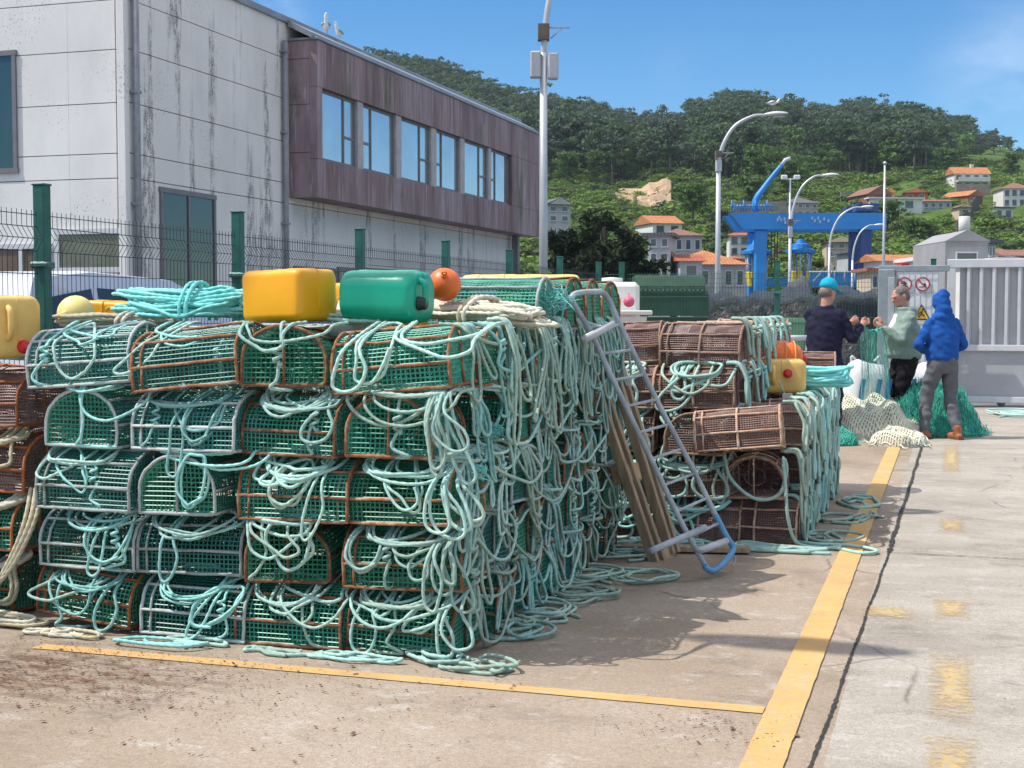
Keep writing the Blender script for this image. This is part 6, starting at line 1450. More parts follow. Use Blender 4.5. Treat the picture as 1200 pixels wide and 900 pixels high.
# low white rail by the fence
p0, p1 = atd(902, 396, 22.2), atd(946, 396, 22.2); b = MB(); b.rod(p0, p1, .045, 8); [b.rod(q, (q[0], q[1], 0), .04, 8) for q in (p0, p1)]; tag(b.build('low_rail', M_GWHITE), 'low white tubular rail in front of the fence, left of man in navy', 'rail')
# parked vehicles beyond the mesh fence
M_CARW = simple('white_car_paint', (.62, .64, .68), .22, var=.04, spec=.6); M_CARB = simple('blue_grey_car_paint', (.10, .14, .24), .22, var=.05, spec=.6); M_CGL = mirror_glass('car_glass', (.06, .075, .09), .04, .4); M_TYRE = simple('tyre_rubber', (.025, .025, .027), .85); M_RIM = simple('alloy_rim', (.45, .46, .48), .35, metal=.7)
def car(p, rz, prof, belt, width, m, label, wheels, win, name='parked_car', cat='car', lamp=True):
    """prof: side outline (x, z) counter-clockwise from the front sill; win: list of side-window polygons"""
    e = empty(name, p, rz, label, cat); b = MB(); P = np.array(prof); hw = width / 2; rings = []
    for y, s_ in ((-hw, .0), (-hw + .0, .0), (-hw * .6, 1), (hw * .6, 1), (hw, 0)):
        pass
    def inset(z): return .0 if z < belt else (z - belt) * .22
    b = MB(); n_ = len(P); L_ = np.array([(x, -(hw - inset(z)), z) for x, z in P]); R_ = np.array([(x, hw - inset(z), z) for x, z in P]); c1 = L_ * [1, .82, 1]; c2 = R_ * [1, .82, 1]; c1[:, 2] += np.where(P[:, 1] > belt, .02, 0); c2[:, 2] += np.where(P[:, 1] > belt, .02, 0)
    V = np.concatenate([L_, c1, c2, R_]); j = np.arange(n_); j2 = (j + 1) % n_; Fq = [np.stack([j + k * n_, j2 + k * n_, j2 + (k + 1) * n_, j + (k + 1) * n_], -1) for k in range(3)]
    b.add(V, Fq + [j[::-1][None], (j + 3 * n_)[None]], 0, False); b.build('body', m, e)
    for poly, side in win:
        q = MB(); poly = np.array(poly)
        if side == 'ends': q.add([(x, y * (hw - inset(z) - .1), z) for (x, z), y in zip(poly, (-1, -1, 1, 1))], np.array([[0, 1, 2, 3]])); q.build('windscreen', M_CGL, e); continue
        for s_ in (-1, 1): q = MB(); V = [(x, s_ * (hw - inset(z) + .006), z) for x, z in poly]; q.add(V, np.arange(len(V))[None]); q.build('side_window', M_CGL, e)
    for x in wheels:
        for s_ in (-1, 1):
            q = MB(); rx = [[1, 0, 0], [0, 0, 1], [0, 1, 0]]; q.lathe([(.2, -.1), (.31, -.1), (.33, -.06), (.33, .06), (.31, .1), (.2, .1)], (x, s_ * (hw - .1), .33), 20, rx); w_ = q.build('tyre', M_TYRE, e); q = MB(); q.lathe([(0, -.11), (.2, -.1), (.2, .1), (0, .11)], (x, s_ * (hw - .1), .33), 14, rx); q.build('rim', M_RIM, w_)
    for s_ in (-1, 1): q = MB(); q.box((prof[3][0] * .98, s_ * hw * .78, belt - .18), (.12, .3, .14), None, 0, .03); q.build('headlight', M_LENS, e); q = MB(); q.box((wheels[0] - .45, s_ * (hw + .08), belt + .05), (.1, .18, .13), None, 0, .03); q.build('mirror', m, e)
    return e
# x of the outline runs from the nose (+) to the tail (-)
van = [(2.1, .3), (2.15, .5), (2.14, .85), (2.05, 1.02), (1.5, 1.16), (.75, 1.78), (.45, 1.88), (-1.0, 1.93), (-1.9, 1.86), (-2.12, 1.5), (-2.15, .9), (-2.1, .3)]
car((-8.75, 12.5, 0), R(90), van, 1.12, 1.8, M_CARW, 'white people carrier parked behind the mesh fence', (1.35, -1.3), [([(1.2, 1.2), (.72, 1.66), (.1, 1.74), (.1, 1.18)], 'side'), ([(0, 1.18), (0, 1.75), (-.95, 1.78), (-.95, 1.18)], 'side'), ([(-1.05, 1.18), (-1.05, 1.77), (-1.75, 1.68), (-1.95, 1.25)], 'side'), ([(1.49, 1.2), (.8, 1.78), (.8, 1.78), (1.49, 1.2)], 'ends')])
hat = [(2.0, .3), (2.03, .5), (2.0, .75), (1.7, .9), (1.1, .98), (.45, 1.42), (.1, 1.5), (-1.1, 1.5), (-1.75, 1.32), (-1.98, .95), (-2.0, .3)]
car((-7.05, 13.1, 0), R(90), hat, .95, 1.7, M_CARB, 'blue grey hatchback parked between the fence and the white people carrier', (1.3, -1.25), [([(.95, 1.02), (.42, 1.37), (.0, 1.42), (.0, 1.0)], 'side'), ([(-.08, 1.0), (-.08, 1.42), (-.9, 1.42), (-1.0, 1.0)], 'side'), ([(-1.08, 1.02), (-1.0, 1.41), (-1.45, 1.33), (-1.7, 1.08)], 'side'), ([(1.1, 1.0), (.5, 1.41), (.5, 1.41), (1.1, 1.0)], 'ends')])
car((-8.3, 8.6, 0), R(90), hat, .95, 1.7, simple('silver_car_paint', (.40, .42, .44), .25, metal=.4, var=.04), 'silver hatchback at the left edge behind the mesh fence', (1.3, -1.25), [([(.95, 1.02), (.42, 1.37), (.0, 1.42), (.0, 1.0)], 'side'), ([(-.08, 1.0), (-.08, 1.42), (-.9, 1.42), (-1.0, 1.0)], 'side'), ([(1.1, 1.0), (.5, 1.41), (.5, 1.41), (1.1, 1.0)], 'ends')])
# white van behind the transverse fence
p_ = atd(700, 380, 30)
# scraps by the gate
g0 = gnd(1186, 486); ground_coil(g0[0], g0[1], .4, .5, 5, M_RGR, 'grey green rope scraps on the ground before the gate', .012, False)
# ================================================================== people
def remesh(b, name, mat, voxel, parent, smooth=4, wrinkle=0.0, wsc=9.0, post=None):
    """one continuous surface from overlapping closed volumes"""
    o = b.build('tmp', mat); m = o.modifiers.new('r', 'REMESH'); m.mode = 'VOXEL'; m.voxel_size = voxel
    s = o.modifiers.new('s', 'SMOOTH'); s.factor = .5; s.iterations = smooth
    dg = bpy.context.evaluated_depsgraph_get(); dg.update(); me = bpy.data.meshes.new_from_object(o.evaluated_get(dg)); bpy.data.objects.remove(o)
    if wrinkle:
        k = len(me.vertices); co = np.zeros(k * 3, np.float32); me.vertices.foreach_get('co', co); no = np.zeros(k * 3, np.float32); me.vertices.foreach_get('normal', no); co = co.reshape(-1, 3); no = no.reshape(-1, 3)
        nn = np.array([mnoise.noise(Vector((c[0] * wsc, c[1] * wsc, c[2] * wsc * 1.9 + c[0] * 5))) + .5 * mnoise.noise(Vector((c[0] * wsc * 2.3, c[1] * wsc * 2.3, c[2] * wsc * 3.1 + 4))) for c in co]); co += no * (nn * wrinkle)[:, None]; me.vertices.foreach_set('co', co.ravel())
    me.name = name; me.materials.clear(); me.materials.append(mat)
    me.polygons.foreach_set('use_smooth', np.ones(len(me.polygons), bool)); me.polygons.foreach_set('material_index', np.zeros(len(me.polygons), np.int32)); me.update()
    o = bpy.data.objects.new(name, me); C.objects.link(o); o.parent = parent; return o
def limb(b, pts, rad, n=12):
    X = spline(pts, n=max(6, 5 * len(pts))); rr = np.interp(np.linspace(0, 1, len(X)), np.linspace(0, 1, len(rad)), rad); b.tube(X, rr, n)
    b.ball(pts[0], rad[0], 12, 8); b.ball(pts[-1], rad[-1], 12, 8)
def ell(z, rx, ry, cx=0, cy=0, n=24):
    a = np.linspace(0, 2 * math.pi, n, endpoint=False); return np.stack([cx + rx * np.cos(a), cy + ry * np.sin(a), np.full(n, z)], 1)
def ik(S, Wt, l1, l2, pole):
    S, Wt = np.array(S, float), np.array(Wt, float); d_ = Wt - S; L_ = np.linalg.norm(d_); 
    if L_ > (l1 + l2) * .995: Wt = S + d_ / L_ * (l1 + l2) * .995; d_ = Wt - S; L_ = np.linalg.norm(d_)
    u = d_ / L_; a = (l1 ** 2 - l2 ** 2 + L_ ** 2) / (2 * L_); h = math.sqrt(max(0, l1 ** 2 - a ** 2)); p = np.array(pole, float); p = p - u * (p @ u); p /= np.linalg.norm(p); return S + u * a + p * h, Wt
def hand(b, Wp, fwd, side, up, curl=.6, sc=1.0):
    """palm with four fingers of unequal length and a thumb; fwd along the hand, side towards the thumb"""
    fwd, side, up = [np.array(x, float) / np.linalg.norm(x) for x in (fwd, side, up)]
    limb(b, [Wp, Wp + fwd * .045 * sc, Wp + fwd * .085 * sc], [.026 * sc, .036 * sc, .034 * sc], 10)
    b.ball(Wp + fwd * .06 * sc + side * .018 * sc, .028 * sc, 10, 7); b.ball(Wp + fwd * .06 * sc - side * .018 * sc, .027 * sc, 10, 7)
    for k, (o_, L_) in enumerate(((.030, .066), (.010, .076), (-.011, .07), (-.031, .055))):
        p0 = Wp + fwd * .085 * sc + side * o_ * sc; c1, c2 = curl * .7, curl * 1.5
        p1 = p0 + (fwd * math.cos(c1) - up * math.sin(c1)) * L_ * .48 * sc; p2 = p1 + (fwd * math.cos(c2) - up * math.sin(c2)) * L_ * .52 * sc; limb(b, [p0 - fwd * .02 * sc, p0, p1, p2], [.0105 * sc, .0105 * sc, .0095 * sc, .008 * sc], 8)
    p0 = Wp + fwd * .03 * sc + side * .028 * sc; limb(b, [p0, p0 + fwd * .03 * sc + side * .03 * sc - up * .012 * sc, p0 + fwd * .062 * sc + side * .032 * sc - up * .035 * sc], [.014 * sc, .012 * sc, .009 * sc], 8)
SKIN = NT('skin', .5, 0, .4); SKIN.col(SKIN.ramp(SKIN.noise(20, 4), [(.3, (.42, .20, .135)), (.7, (.56, .30, .21))])); SKIN.b.inputs['Subsurface Weight'].default_value = .08; SKIN.b.inputs['Subsurface Radius'].default_value = (.02, .008, .004); SKIN = SKIN.m
def cloth(name, c, var=.12, sc=25, bump=.15): return simple(name, c, .85, 0, var, sc, bump, 0, .2)
def rotm(ax, a):
    return np.array(Matrix.Rotation(a, 3, ax))
def person(p, phi, label, spec):
    e = empty('person', p, YAW + phi, label, 'person'); s_ = spec.get('scale', 1.0); e.scale = (s_,) * 3; cp, sp = math.cos(-phi), math.sin(-phi)
    im = lambda v: np.array([v[0] * cp - v[1] * sp, v[0] * sp + v[1] * cp, v[2]]) / s_          # picture-aligned (right, away, up) to local
    fat = spec.get('fat', 1.0); lean = spec.get('lean', 0.0)
    SH = {1: np.array([.172, .0 + lean, 1.405]), -1: np.array([-.172, .0 + lean, 1.405])}
    arms = {}
    for sd in (1, -1):
        el, wr = ik(SH[sd], im(spec['wrist'][sd]) if spec.get('img') else np.array(spec['wrist'][sd]), .30, .265, spec['pole'][sd]); arms[sd] = (SH[sd], el, wr)
    ft = spec['feet']; legs = {}
    for sd in (1, -1):
        an = np.array([ft[sd][0], ft[sd][1] - .02, .09]); hp = np.array([sd * .095, 0, .93]); kn, an = ik(hp, an, .43, .435, (0, 1, 0)); legs[sd] = (hp, kn, an)
    Hm = rotm('Z', spec.get('turn', 0)) @ rotm('X', -spec.get('bow', 0)); hc = np.array([0, lean + .0, 1.52]); HP = lambda v: hc + Hm @ (np.array(v) - [0, 0, 1.52])
    # ---- body
    b = MB(); T_ = [(.86, .15, .11), (.95, .165, .12 * fat), (1.06, .155, .115 * fat), (1.2, .165, .12 * fat), (1.33, .18, .115), (1.42, .16, .095), (1.475, .08, .07)]
    b.loft([ell(z, rx, ry, 0, lean * max(0, (z - .9) / .55)) for z, rx, ry in T_]); limb(b, [(0, lean * .95, 1.42), HP((0, .0, 1.58))], [.062, .056])
    b.ball(HP((0, .012, 1.665)), (.076, .096, .112), 20, 14, Hm); b.ball(HP((0, .04, 1.605)), (.058, .062, .062), 16, 10, Hm); b.ball(HP((0, -.02, 1.68)), (.074, .082, .09), 16, 10, Hm)
    limb(b, [HP((0, .1, 1.675)), HP((0, .117, 1.65)), HP((0, .122, 1.637))], [.012, .015, .017], 8)
    limb(b, [HP((-.04, .092, 1.692)), HP((0, .103, 1.69)), HP((.04, .092, 1.692))], [.012, .012, .012], 8)
    limb(b, [HP((-.022, .094, 1.602)), HP((0, .102, 1.602)), HP((.022, .094, 1.602))], [.009, .011, .009], 8); b.ball(HP((0, .092, 1.573)), .022, 10, 7)
    for sd in (1, -1): b.ball(HP((sd * .079, -.005, 1.655)), (.012, .022, .034), 10, 8, Hm)
    for sd in (1, -1):
        S, E_, Wt = arms[sd]; limb(b, [S, (S + E_) / 2, E_, (E_ + Wt) / 2, Wt], [.046, .042, .036, .034, .027])
        f_ = (Wt - E_); f_ /= np.linalg.norm(f_)
        if spec.get('hands', True): hand(b, Wt, f_ + np.array(spec.get('hbend', (0, 0, 0))), np.cross(f_, [0, 0, 1.]) * -sd * .3 + [0, 0, .8], -np.cross(f_, [0, 0, 1.]) * sd, spec.get('curl', .7))
        hp, kn, an = legs[sd]; limb(b, [hp, (hp + kn) / 2, kn, (kn + an) / 2, an], [.07, .06, .045, .042, .034]); limb(b, [an + [0, -.02, -.045], an + [sd * .012, .13, -.06]], [.038, .03])
    body = remesh(b, 'body', SKIN, .0085, e, 3)
    for sd in (1, -1): q = MB(); q.ball(HP((sd * .031, .094, 1.672)), (.013, .008, .008), 8, 6, Hm); q.build('eye', M_BLK, e)
    # ---- clothes
    tp = spec['top']; b = MB(); zb = tp.get('z0', .9); g0 = tp.get('loose', .022)
    R_ = [(zb, .175, .125), (zb + .05, .185, .14), (1.04, .178, .14), (1.2, .185, .14), (1.34, .195, .13), (1.41, .168, .112), (1.455, .115, .095), (1.49, .086, .085), (1.51, .074, .078)]
    b.loft([ell(z, rx * (1 if z > 1.3 else tp.get('wx', 1)) + g0 - .022, (ry * (fat if z < 1.32 else 1)) + g0 - .022, 0, lean * max(0, (z - .9) / .55) + ((fat - 1) * .05 if z < 1.3 else 0)) for z, rx, ry in R_])
    for sd in (1, -1):
        S, E_, Wt = arms[sd]; cu = Wt + (E_ - Wt) * tp.get('cuff', .08); limb(b, [S + [-sd * .008, 0, -.006], (S + E_) / 2, E_, (E_ + cu) / 2, cu], [.078, .07, .062, .056, .046])
    if tp.get('hood') == 'up':
        b.ball(HP((0, -.012, 1.665)), (.104, .122, .138), 20, 14, Hm); limb(b, [HP((0, -.05, 1.72)), HP((0, -.09, 1.76))], [.09, .045]); b.ball(HP((0, -.03, 1.555)), (.112, .112, .09), 16, 10, Hm); b.ball((0, lean - .02, 1.48), (.15, .12, .075), 16, 10)
    if tp.get('hood') == 'down': limb(b, [np.array([-.085, lean - .02, 1.475]), np.array([0, lean - .11, 1.46]), np.array([.085, lean - .02, 1.475])], [.04, .06, .04]); b.tube(np.stack([.085 * np.cos(np.linspace(0, 6.28, 16, endpoint=False)), lean + .0 + .085 * np.sin(np.linspace(0, 6.28, 16, endpoint=False)), np.full(16, 1.5)], 1), .025, 8, True)
    remesh(b, tp['name'], tp['mat'], .012, e, 3, .016, 6.5)
    b = MB(); th = .03
    b.loft([ell(z, rx, ry * (fat if z > .9 else 1)) for z, rx, ry in ((.8, .12, .1), (.86, .165, .125), (.95, .172, .128), (tp.get('wz', 1.0), .168, .125))])
    for sd in (1, -1):
        hp, kn, an = legs[sd]; lw = spec.get('legw', 1.0); limb(b, [hp + [0, 0, -.02], (hp + kn) / 2, kn, (kn + an) / 2, an + [0, 0, .04]], [.108 * lw, .1 * lw, .084 * lw, .078 * lw, .064 * lw])
    remesh(b, 'trousers', spec['trousers'], .012, e, 3, .02, 6)
    for sd in (1, -1):
        an = legs[sd][2]; b = MB(); a_ = spec.get('toe', {}).get(sd, 0); dx = np.array([math.sin(-a_), math.cos(a_), 0]); limb(b, [an + [0, -.005, .06], an + [0, -.01, -.02], an + [0, -.015, -.045]], [.058, .054, .048]); limb(b, [an - dx * .045 + [0, 0, -.05], an + dx * .07 + [0, 0, -.045], an + dx * .165 + [0, 0, -.055]], [.043, .045, .034])
        bo = remesh(b, 'boot', spec['boot'], .009, e, 3); q = MB(); q.prism([tuple((an + dx * t_ + np.array([dx[1], -dx[0], 0]) * w)[:2]) for t_, w in ((-.09, -.035), (.02, -.042), (.12, -.045), (.19, -.025), (.2, .01), (.16, .045), (.02, .042), (-.09, .035), (-.1, 0))], .0, .022); q.build('sole', spec.get('sole', M_BLK), bo)
    return e, HP, Hm, arms
M_NAVY = cloth('navy_sweatshirt', (.014, .014, .035)); M_DBLU = cloth('dark_blue_trousers', (.012, .025, .06)); M_SAGE = cloth('sage_green_jacket', (.22, .29, .25), .1); M_BLKT = cloth('black_trousers', (.014, .012, .014)); M_ROY = cloth('royal_blue_hoodie', (.012, .08, .32), .1); M_GRYT = cloth('grey_marl_trousers', (.12, .125, .135), .15, 60); M_BOOT = simple('tan_leather_boot', (.34, .115, .045), .6, var=.25, scale=20); M_SOLE = simple('boot_sole', (.12, .06, .04), .8); M_HAIR = simple('grey_hair', (.16, .13, .115), .8, var=.3, scale=60); M_CAP = cloth('turquoise_cap', (.01, .36, .52), .08); M_SHIRT = cloth('white_shirt', (.6, .6, .6), .06); M_GLOVE = simple('white_work_glove', (.65, .62, .58), .8)
D1 = 16.4; p = atd(966, 365, D1); p[2] = 0
e1, HP1, Hm1, A1 = person(p, R(-28), 'man in navy sweatshirt and turquoise cap seen from behind, holding green net', dict(scale=1.075, img=True, wrist={1: (.47, .10, 1.37), -1: (.36, .26, 1.41)}, pole={1: (.2, -.5, -1), -1: (-.4, .2, -1)}, feet={1: (.13, .02), -1: (-.13, .0)}, turn=R(-25), bow=R(16), lean=.03, fat=1.12, curl=.9, top=dict(name='sweatshirt', mat=M_NAVY, z0=.92, wx=1.06, loose=.03, cuff=.1), trousers=M_DBLU, boot=simple('dark_boot', (.03, .03, .035), .6), legw=1.05))
b = MB(); b.lathe([(.0, .128), (.05, .12), (.084, .085), (.096, .04), (.098, 0), (.09, -.002)][::-1], (0, 0, 0), 24, None, 0, True, (1, 1.1, 1)); V = b.v[0]; b.v[0] = np.array([HP1(v + [0, -.005, 1.7]) for v in V])
a = np.linspace(-1.15, 1.15, 14); G = [[HP1((.098 * math.sin(t_), .1 * math.cos(t_), 1.705)) for t_ in a], [HP1((.1 * math.sin(t_), .10 + .085 * math.cos(t_) ** .6, 1.692)) for t_ in a]]; b.grid(np.array(G)); G2 = np.array(G)[:, ::-1] - [0, 0, .006]; b.grid(G2); b.build('cap', M_CAP, e1)
b = MB(); b.ball(HP1((0, -.03, 1.645)), (.083, .078, .06), 18, 10, Hm1); b.build('hair', M_HAIR, e1)
D2 = 17.4; p = atd(1062, 365, D2); p[2] = 0
e2, HP2, Hm2, A2 = person(p, R(98), 'grey haired man in sage green jacket facing left, mending net with his hands', dict(scale=1.055, img=True, wrist={1: (-.30, -.02, 1.36), -1: (-.34, -.16, 1.345)}, pole={1: (.4, -.5, -1), -1: (-.4, -.6, -.8)}, feet={1: (.14, .04), -1: (-.12, -.02)}, turn=R(4), bow=R(22), lean=.02, fat=1.55, curl=.9, top=dict(name='jacket', mat=M_SAGE, z0=.9, wx=1.12, loose=.032, hood='down', cuff=.1), trousers=M_BLKT, boot=simple('black_boot', (.02, .02, .02), .6), legw=1.08))
b = MB(); b.ball(HP2((0, -.008, 1.702)), (.081, .098, .084), 20, 12, Hm2); b.ball(HP2((0, -.05, 1.645)), (.076, .06, .07), 16, 10, Hm2)
hair = remesh(b, 'hair', M_HAIR, .01, e2, 1, .006, 40)
b = MB(); b.loft([ell(z, .07, .04, .02, .095 + .115 * math.sin(max(0, 1.42 - z) * 5.2)) for z in np.linspace(.99, 1.44, 10)]); b.build('shirt_front', M_SHIRT, e2)
b = MB(); b.box((-.182, .03, .9), (.012, .055, .02), rotm('X', .3), 0, .004); b.build('emblem', M_SHIRT, e2)
D3 = 16.6; p = atd(1106, 365, D3); p[2] = 0
person(p, R(14), 'man in royal blue hoodie with hood up and grey trousers, seen from behind', dict(scale=1.0, wrist={1: (.10, .21, 1.06), -1: (-.10, .21, 1.06)}, pole={1: (1, -.35, -.7), -1: (-1, -.35, -.7)}, feet={1: (.12, -.12), -1: (-.2, .08)}, bow=R(14), lean=.03, fat=1.15, hands=True, curl=.9, top=dict(name='hoodie', mat=M_ROY, z0=.95, wx=1.05, loose=.034, hood='up', cuff=.0), trousers=M_GRYT, boot=M_BOOT, sole=M_SOLE, legw=.98, toe={-1: R(40), 1: R(5)}))

# ================================================================== nets and bags by the men
def netted_heap(name, c, ang, rx, ry, h, cell, r, mat, under, label, seed, folds=1.0, skew=(0, 0)):
    ca, sa = math.cos(ang), math.sin(ang)
    def S(x, y):
        q = (x / rx) ** 2 + (y / ry) ** 2; e_ = np.maximum(0, 1 - q ** 1.25) ** .62
        n_ = np.array([mnoise.noise(Vector((a * 3.2 + seed, b_ * 3.2, seed))) + .2 * mnoise.noise(Vector((a * 7 + seed, b_ * 6, 1.5))) for a, b_ in zip(np.ravel(x), np.ravel(y))]).reshape(np.shape(x))
        fl = np.sin((x * 1.3 + y * .6 + n_ * .25) * 15) * .032 * folds
        z = h * e_ * (.9 + .3 * n_ * folds + skew[0] * x / rx + skew[1] * y / ry) + fl * np.minimum(1, e_ * 2); x2 = x + .05 * n_ * folds; y2 = y + .05 * n_ * folds - .06 * z
        return np.stack([c[0] + x2 * ca - y2 * sa, c[1] + x2 * sa + y2 * ca, np.maximum(z, .006)], -1)
    gx, gy = np.meshgrid(np.linspace(-rx, rx, 40), np.linspace(-ry, ry, 40), indexing='ij'); u_, v_ = gx / rx, gy / ry
    dx, dy = u_ * np.sqrt(1 - v_ ** 2 / 2) * rx, v_ * np.sqrt(1 - u_ ** 2 / 2) * ry
    e = empty(name, (0, 0, 0), 0, label, 'fishing net'); b = MB(); G = S(dx, dy); G[..., 2] = G[..., 2] * .93 - .004; b.grid(G); b.build('inner_folds', under, e)
    b = MB(); n1 = int((rx + ry) * 2.2 / cell); t_ = np.linspace(-1, 1, 90)
    for k in range(-n1, n1):
        for sg in (1, -1):
            # diagonal strand  y = sg*x*1.6 + k*cell
            x = t_ * rx; y = sg * x * 1.15 + k * cell * 1.3 ; ok = (x / rx) ** 2 + (y / ry) ** 2 < 1.0
            if ok.sum() < 6: continue
            xs2 = np.linspace(x[ok][0], x[ok][-1], int(ok.sum() * 1.6)); ys2 = np.interp(xs2, x[ok], y[ok]); P = S(xs2, ys2); P[:, 2] += r * .6; b.tube(P, r, 5, cap=False)
    b.build('mesh_twine', mat, e); b = MB()
    for _ in range(12):
        a = rng.uniform(0, 6.28); q = rng.uniform(.55, 1.0); x, y = rx * q * math.cos(a), ry * q * math.sin(a); th = rng.uniform(0, 6.28); P = []
        for i in range(6): P.append(S(np.array([x]), np.array([y]))[0] + [0, 0, r + abs(jt(.02))]); th += jt(.8); x += .07 * math.cos(th); y += .07 * math.sin(th)
        b.tube(spline(P, n=14), r * .8, 5, cap=False)
    b.build('loose_strands', mat, e); return e
M_CNET = simple('cream_trawl_twine', (.64, .62, .49), .85, var=.25, scale=5); M_CUND = simple('net_folds', (.48, .47, .37), .9, var=.4, scale=10); M_GNET = simple('teal_gill_net', (.06, .44, .34), .6, var=.25, scale=6); M_GUND = simple('teal_net_mass', (.015, .21, .155), .8, var=.35, scale=8, bump=.5)
c_ = gnd(1020, 512); netted_heap('trawl_net', (c_[0] - .02, c_[1] + .15), YAW, .72, .60, .54, .037, .0105, M_CNET, M_CUND, 'cream knotted trawl net heaped on the ground behind the far stack', 3.3, 1.0, (-.25, .1))
c_ = gnd(1055, 524); netted_heap('trawl_net', (c_[0] - .02, c_[1] + .22), YAW + .2, .34, .3, .20, .037, .0095, M_CNET, M_CUND, 'loose front fold of cream trawl net spilling over the yellow line', 5.1, 1.2)
c_ = gnd(985, 522); netted_heap('net_bundle', (c_[0], c_[1] + .1), YAW, .2, .2, .17, .03, .0045, M_GNET, M_GUND, 'small dark teal net bundle under the cream trawl net', 2.2)
def gill_heap(c, ang, rx, ry, h, n_, label, seed):
    ca, sa = math.cos(ang), math.sin(ang); rg2 = np.random.default_rng(seed); e = empty('gill_net', (c[0], c[1], 0), ang, label, 'fishing net')
    def Z(x, y):
        q = (x / rx) ** 2 + (y / ry) ** 2; return h * max(0, 1 - q) ** .75 * (1 + .5 * mnoise.noise(Vector((x * 4 + seed, y * 4, 1))) + .25 * mnoise.noise(Vector((x * 11 + seed, y * 11, 1))))
    b = MB(); G = [[(rx * s * math.sqrt(max(0, 1 - t_ * t_ / 2)), ry * t_ * math.sqrt(max(0, 1 - s * s / 2)), 0) for t_ in np.linspace(-1, 1, 22)] for s in np.linspace(-1, 1, 26)]; G = np.array(G); G[..., 2] = [[max(.004, Z(x, y) * .9 - .03) for x, y, _ in row] for row in G]; b.grid(G); b.build('net_mass', M_GUND, e)
    b = MB()
    for _ in range(n_):
        a = rg2.uniform(0, 6.28); q = math.sqrt(rg2.random()) * 1.05; x, y = rx * q * math.cos(a), ry * q * math.sin(a); L_ = rg2.uniform(.06, .22); th = rg2.uniform(0, 6.28); P = []
        for i in range(5): P.append((x, y, max(.006, Z(x, y) + rg2.uniform(-.01, .07) * (1 + (rg2.random() < .2))))); th += rg2.normal(0, 1.3); x += L_ / 4 * math.cos(th); y += L_ / 4 * math.sin(th)
        b.tube(spline(P, n=9), rg2.uniform(.0016, .003), 4, cap=False)
    b.build('loose_twine', M_GNET, e); return e
c_ = atd(1090, 400, 17.15); gill_heap((c_[0], c_[1]), YAW, .66, .42, .54, 4200, 'big teal gill net heap on the ground between the men', 4)
# the net held up between the two men
hw = 0; h1 = np.array(e1.matrix_basis @ Vector(A1[1][2])); h2 = np.array(e2.matrix_basis @ Vector(A2[-1][2]))
e = empty('held_net', ((h1 + h2) / 2 * [1, 1, 0]), 0, 'teal net hanging from the hands of the two facing men', 'fishing net'); o_ = np.array(e.location); b = MB(); rg2 = np.random.default_rng(9)
top = lambda t_: h1 * (1 - t_) + h2 * t_ + [0, 0, .0 - .05 * math.sin(math.pi * t_)]
def sheet(t_, s):      # t across, s down
    q = top(t_); w = 1.1 + .7 * s; z = q[2] * (1 - s) + .45 * s; m_ = (h1 + h2) / 2; xy = m_[:2] + (q[:2] - m_[:2]) * w + RGT[:2] * (.05 * s * math.sin(9 * t_ + 3 * s) + .08 * s) + FWD[:2] * (.05 * math.sin(13 * t_ + 2 * s) - .12 * s); return np.array([xy[0], xy[1], z]) - o_
for k in range(32):
    t0 = k / 31; ph = rg2.normal(0, .02); b.tube([sheet(np.clip(t0 + ph * s + .012 * math.sin(s * 40 + k), 0, 1), s) for s in np.linspace(0, 1, 26)], .002, 4, cap=False)
for k in range(34):
    s = k / 33; b.tube([sheet(t_, min(1, s + .012 * math.sin(t_ * 50 + k))) for t_ in np.linspace(0, 1, 26)], .0018, 4, cap=False)
b.build('netting', M_GNET, e); b = MB(); P = [top(t_) - o_ + rg2.normal(0, .008, 3) for t_ in np.linspace(0, 1, 14)]
for _ in range(6): b.tube(spline([q + rg2.normal(0, .012, 3) for q in P], n=30), .006, 5)
b.build('head_rope', M_GNET, e); b = MB(); b.tube(spline([top(.3) - o_, top(.3) - o_ - [0, 0, .4], sheet(.35, .95)], n=14), .005, 5); b.build('hanging_line', M_CUND, e)
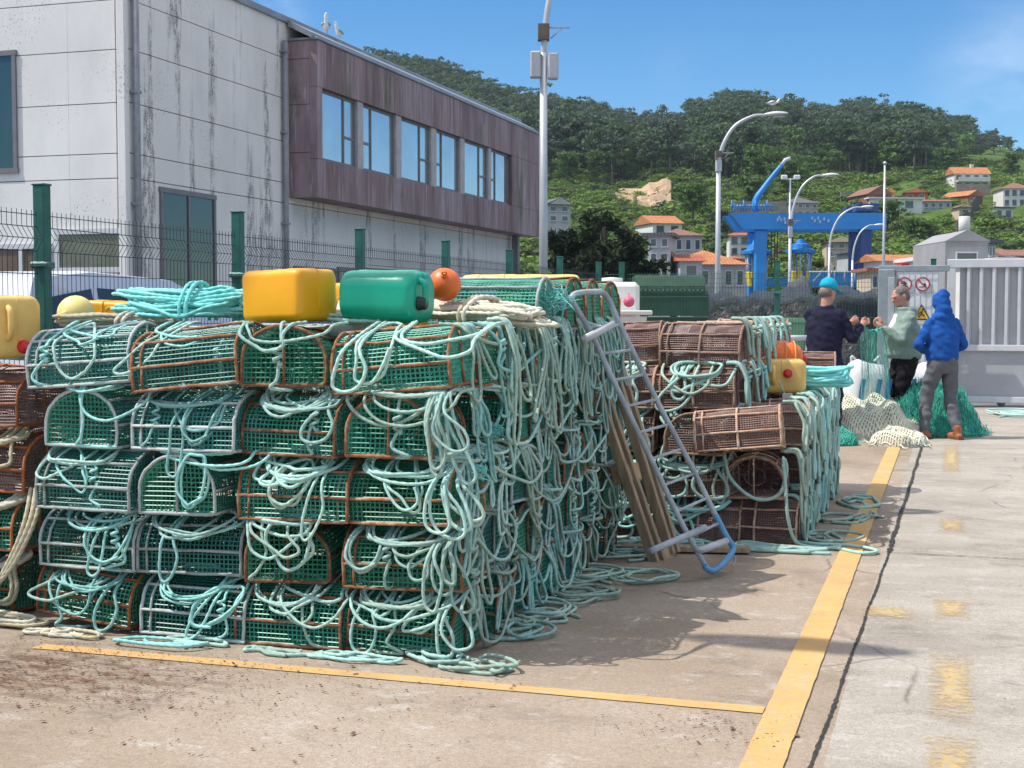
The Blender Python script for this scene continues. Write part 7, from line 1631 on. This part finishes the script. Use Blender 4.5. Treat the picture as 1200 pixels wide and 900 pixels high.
# white bulk bags
M_BAG = simple('white_woven_bag', (.66, .67, .68), .6, var=.06, scale=12, bump=.2); M_BAGB = simple('bag_blue_band', (.06, .17, .42), .6)
def bag(c, ang, w, d, h, label, seed):
    e = empty('bulk_bag', (c[0], c[1], 0), ang, label, 'bag'); rings = []; n_ = 40
    for z, s_ in ((.0, .86), (.06, 1.0), (.3, 1.06), (.6, 1.02), (.85, .92), (1.0, .74), (1.03, .4)):
        q = rrect(w * s_, d * s_, min(w, d) * .3 * s_, 9); rings.append([(x * (1 + .06 * mnoise.noise(Vector((x * 7 + seed, y * 7, z * 5)))), y * (1 + .06 * mnoise.noise(Vector((x * 6, y * 7 + seed, z * 6)))), z * h * (1 + (.12 * mnoise.noise(Vector((x * 6, y * 6, seed))) if z > .5 else 0))) for x, y in q])
    b = MB(); b.loft(rings); b.build('sack', M_BAG, e)
    for x0 in (-.28, .1, .33):
        q = MB(); G = []
        for z in np.linspace(.08, .8, 9): k = 1.0 + .06 * math.sin(z * 3); G.append([(w * x0 + .02 * math.sin(z * 9), -d / 2 * (1.075 - abs(z - .35) * .12) - .012, z * h), (w * x0 + .06 + .02 * math.sin(z * 9), -d / 2 * (1.075 - abs(z - .35) * .12) - .012, z * h)])
        q.grid(np.array(G)); q.build('band', M_BAGB, e)
    for sd in (-1, 1): q = MB(); q.tube(spline([(w * .3 * sd, 0, h * .95), (w * .34 * sd, -.03, h * 1.12), (w * .2 * sd, -.02, h * 1.05)], n=12), .015, 6); q.build('lifting_loop', M_BAG, e)
c_ = atd(1014, 400, 17.3); bag(c_, YAW + .1, .56, .5, .88, 'white woven bulk bag with blue bands between the two facing men', 1.0)
c_ = atd(1079, 400, 19); bag(c_, YAW - .2, .5, .5, .78, 'white woven bag behind the legs of the man in blue', 4.0)
# ================================================================== air
b = MB(); b.span((-420, -20, -1), (420, 760, 150)); hz_o = b.build('haze', (lambda m: m)(bpy.data.materials.new('thin_air')))
m = hz_o.data.materials[0]; m.use_nodes = True; m.node_tree.nodes.clear(); o_ = m.node_tree.nodes.new('ShaderNodeOutputMaterial'); v_ = m.node_tree.nodes.new('ShaderNodeVolumePrincipled')
v_.inputs['Color'].default_value = (.75, .86, 1, 1); v_.inputs['Density'].default_value = .00013; v_.inputs['Anisotropy'].default_value = .2; m.node_tree.links.new(v_.outputs[0], o_.inputs[1]); tag(hz_o, kind='stuff')
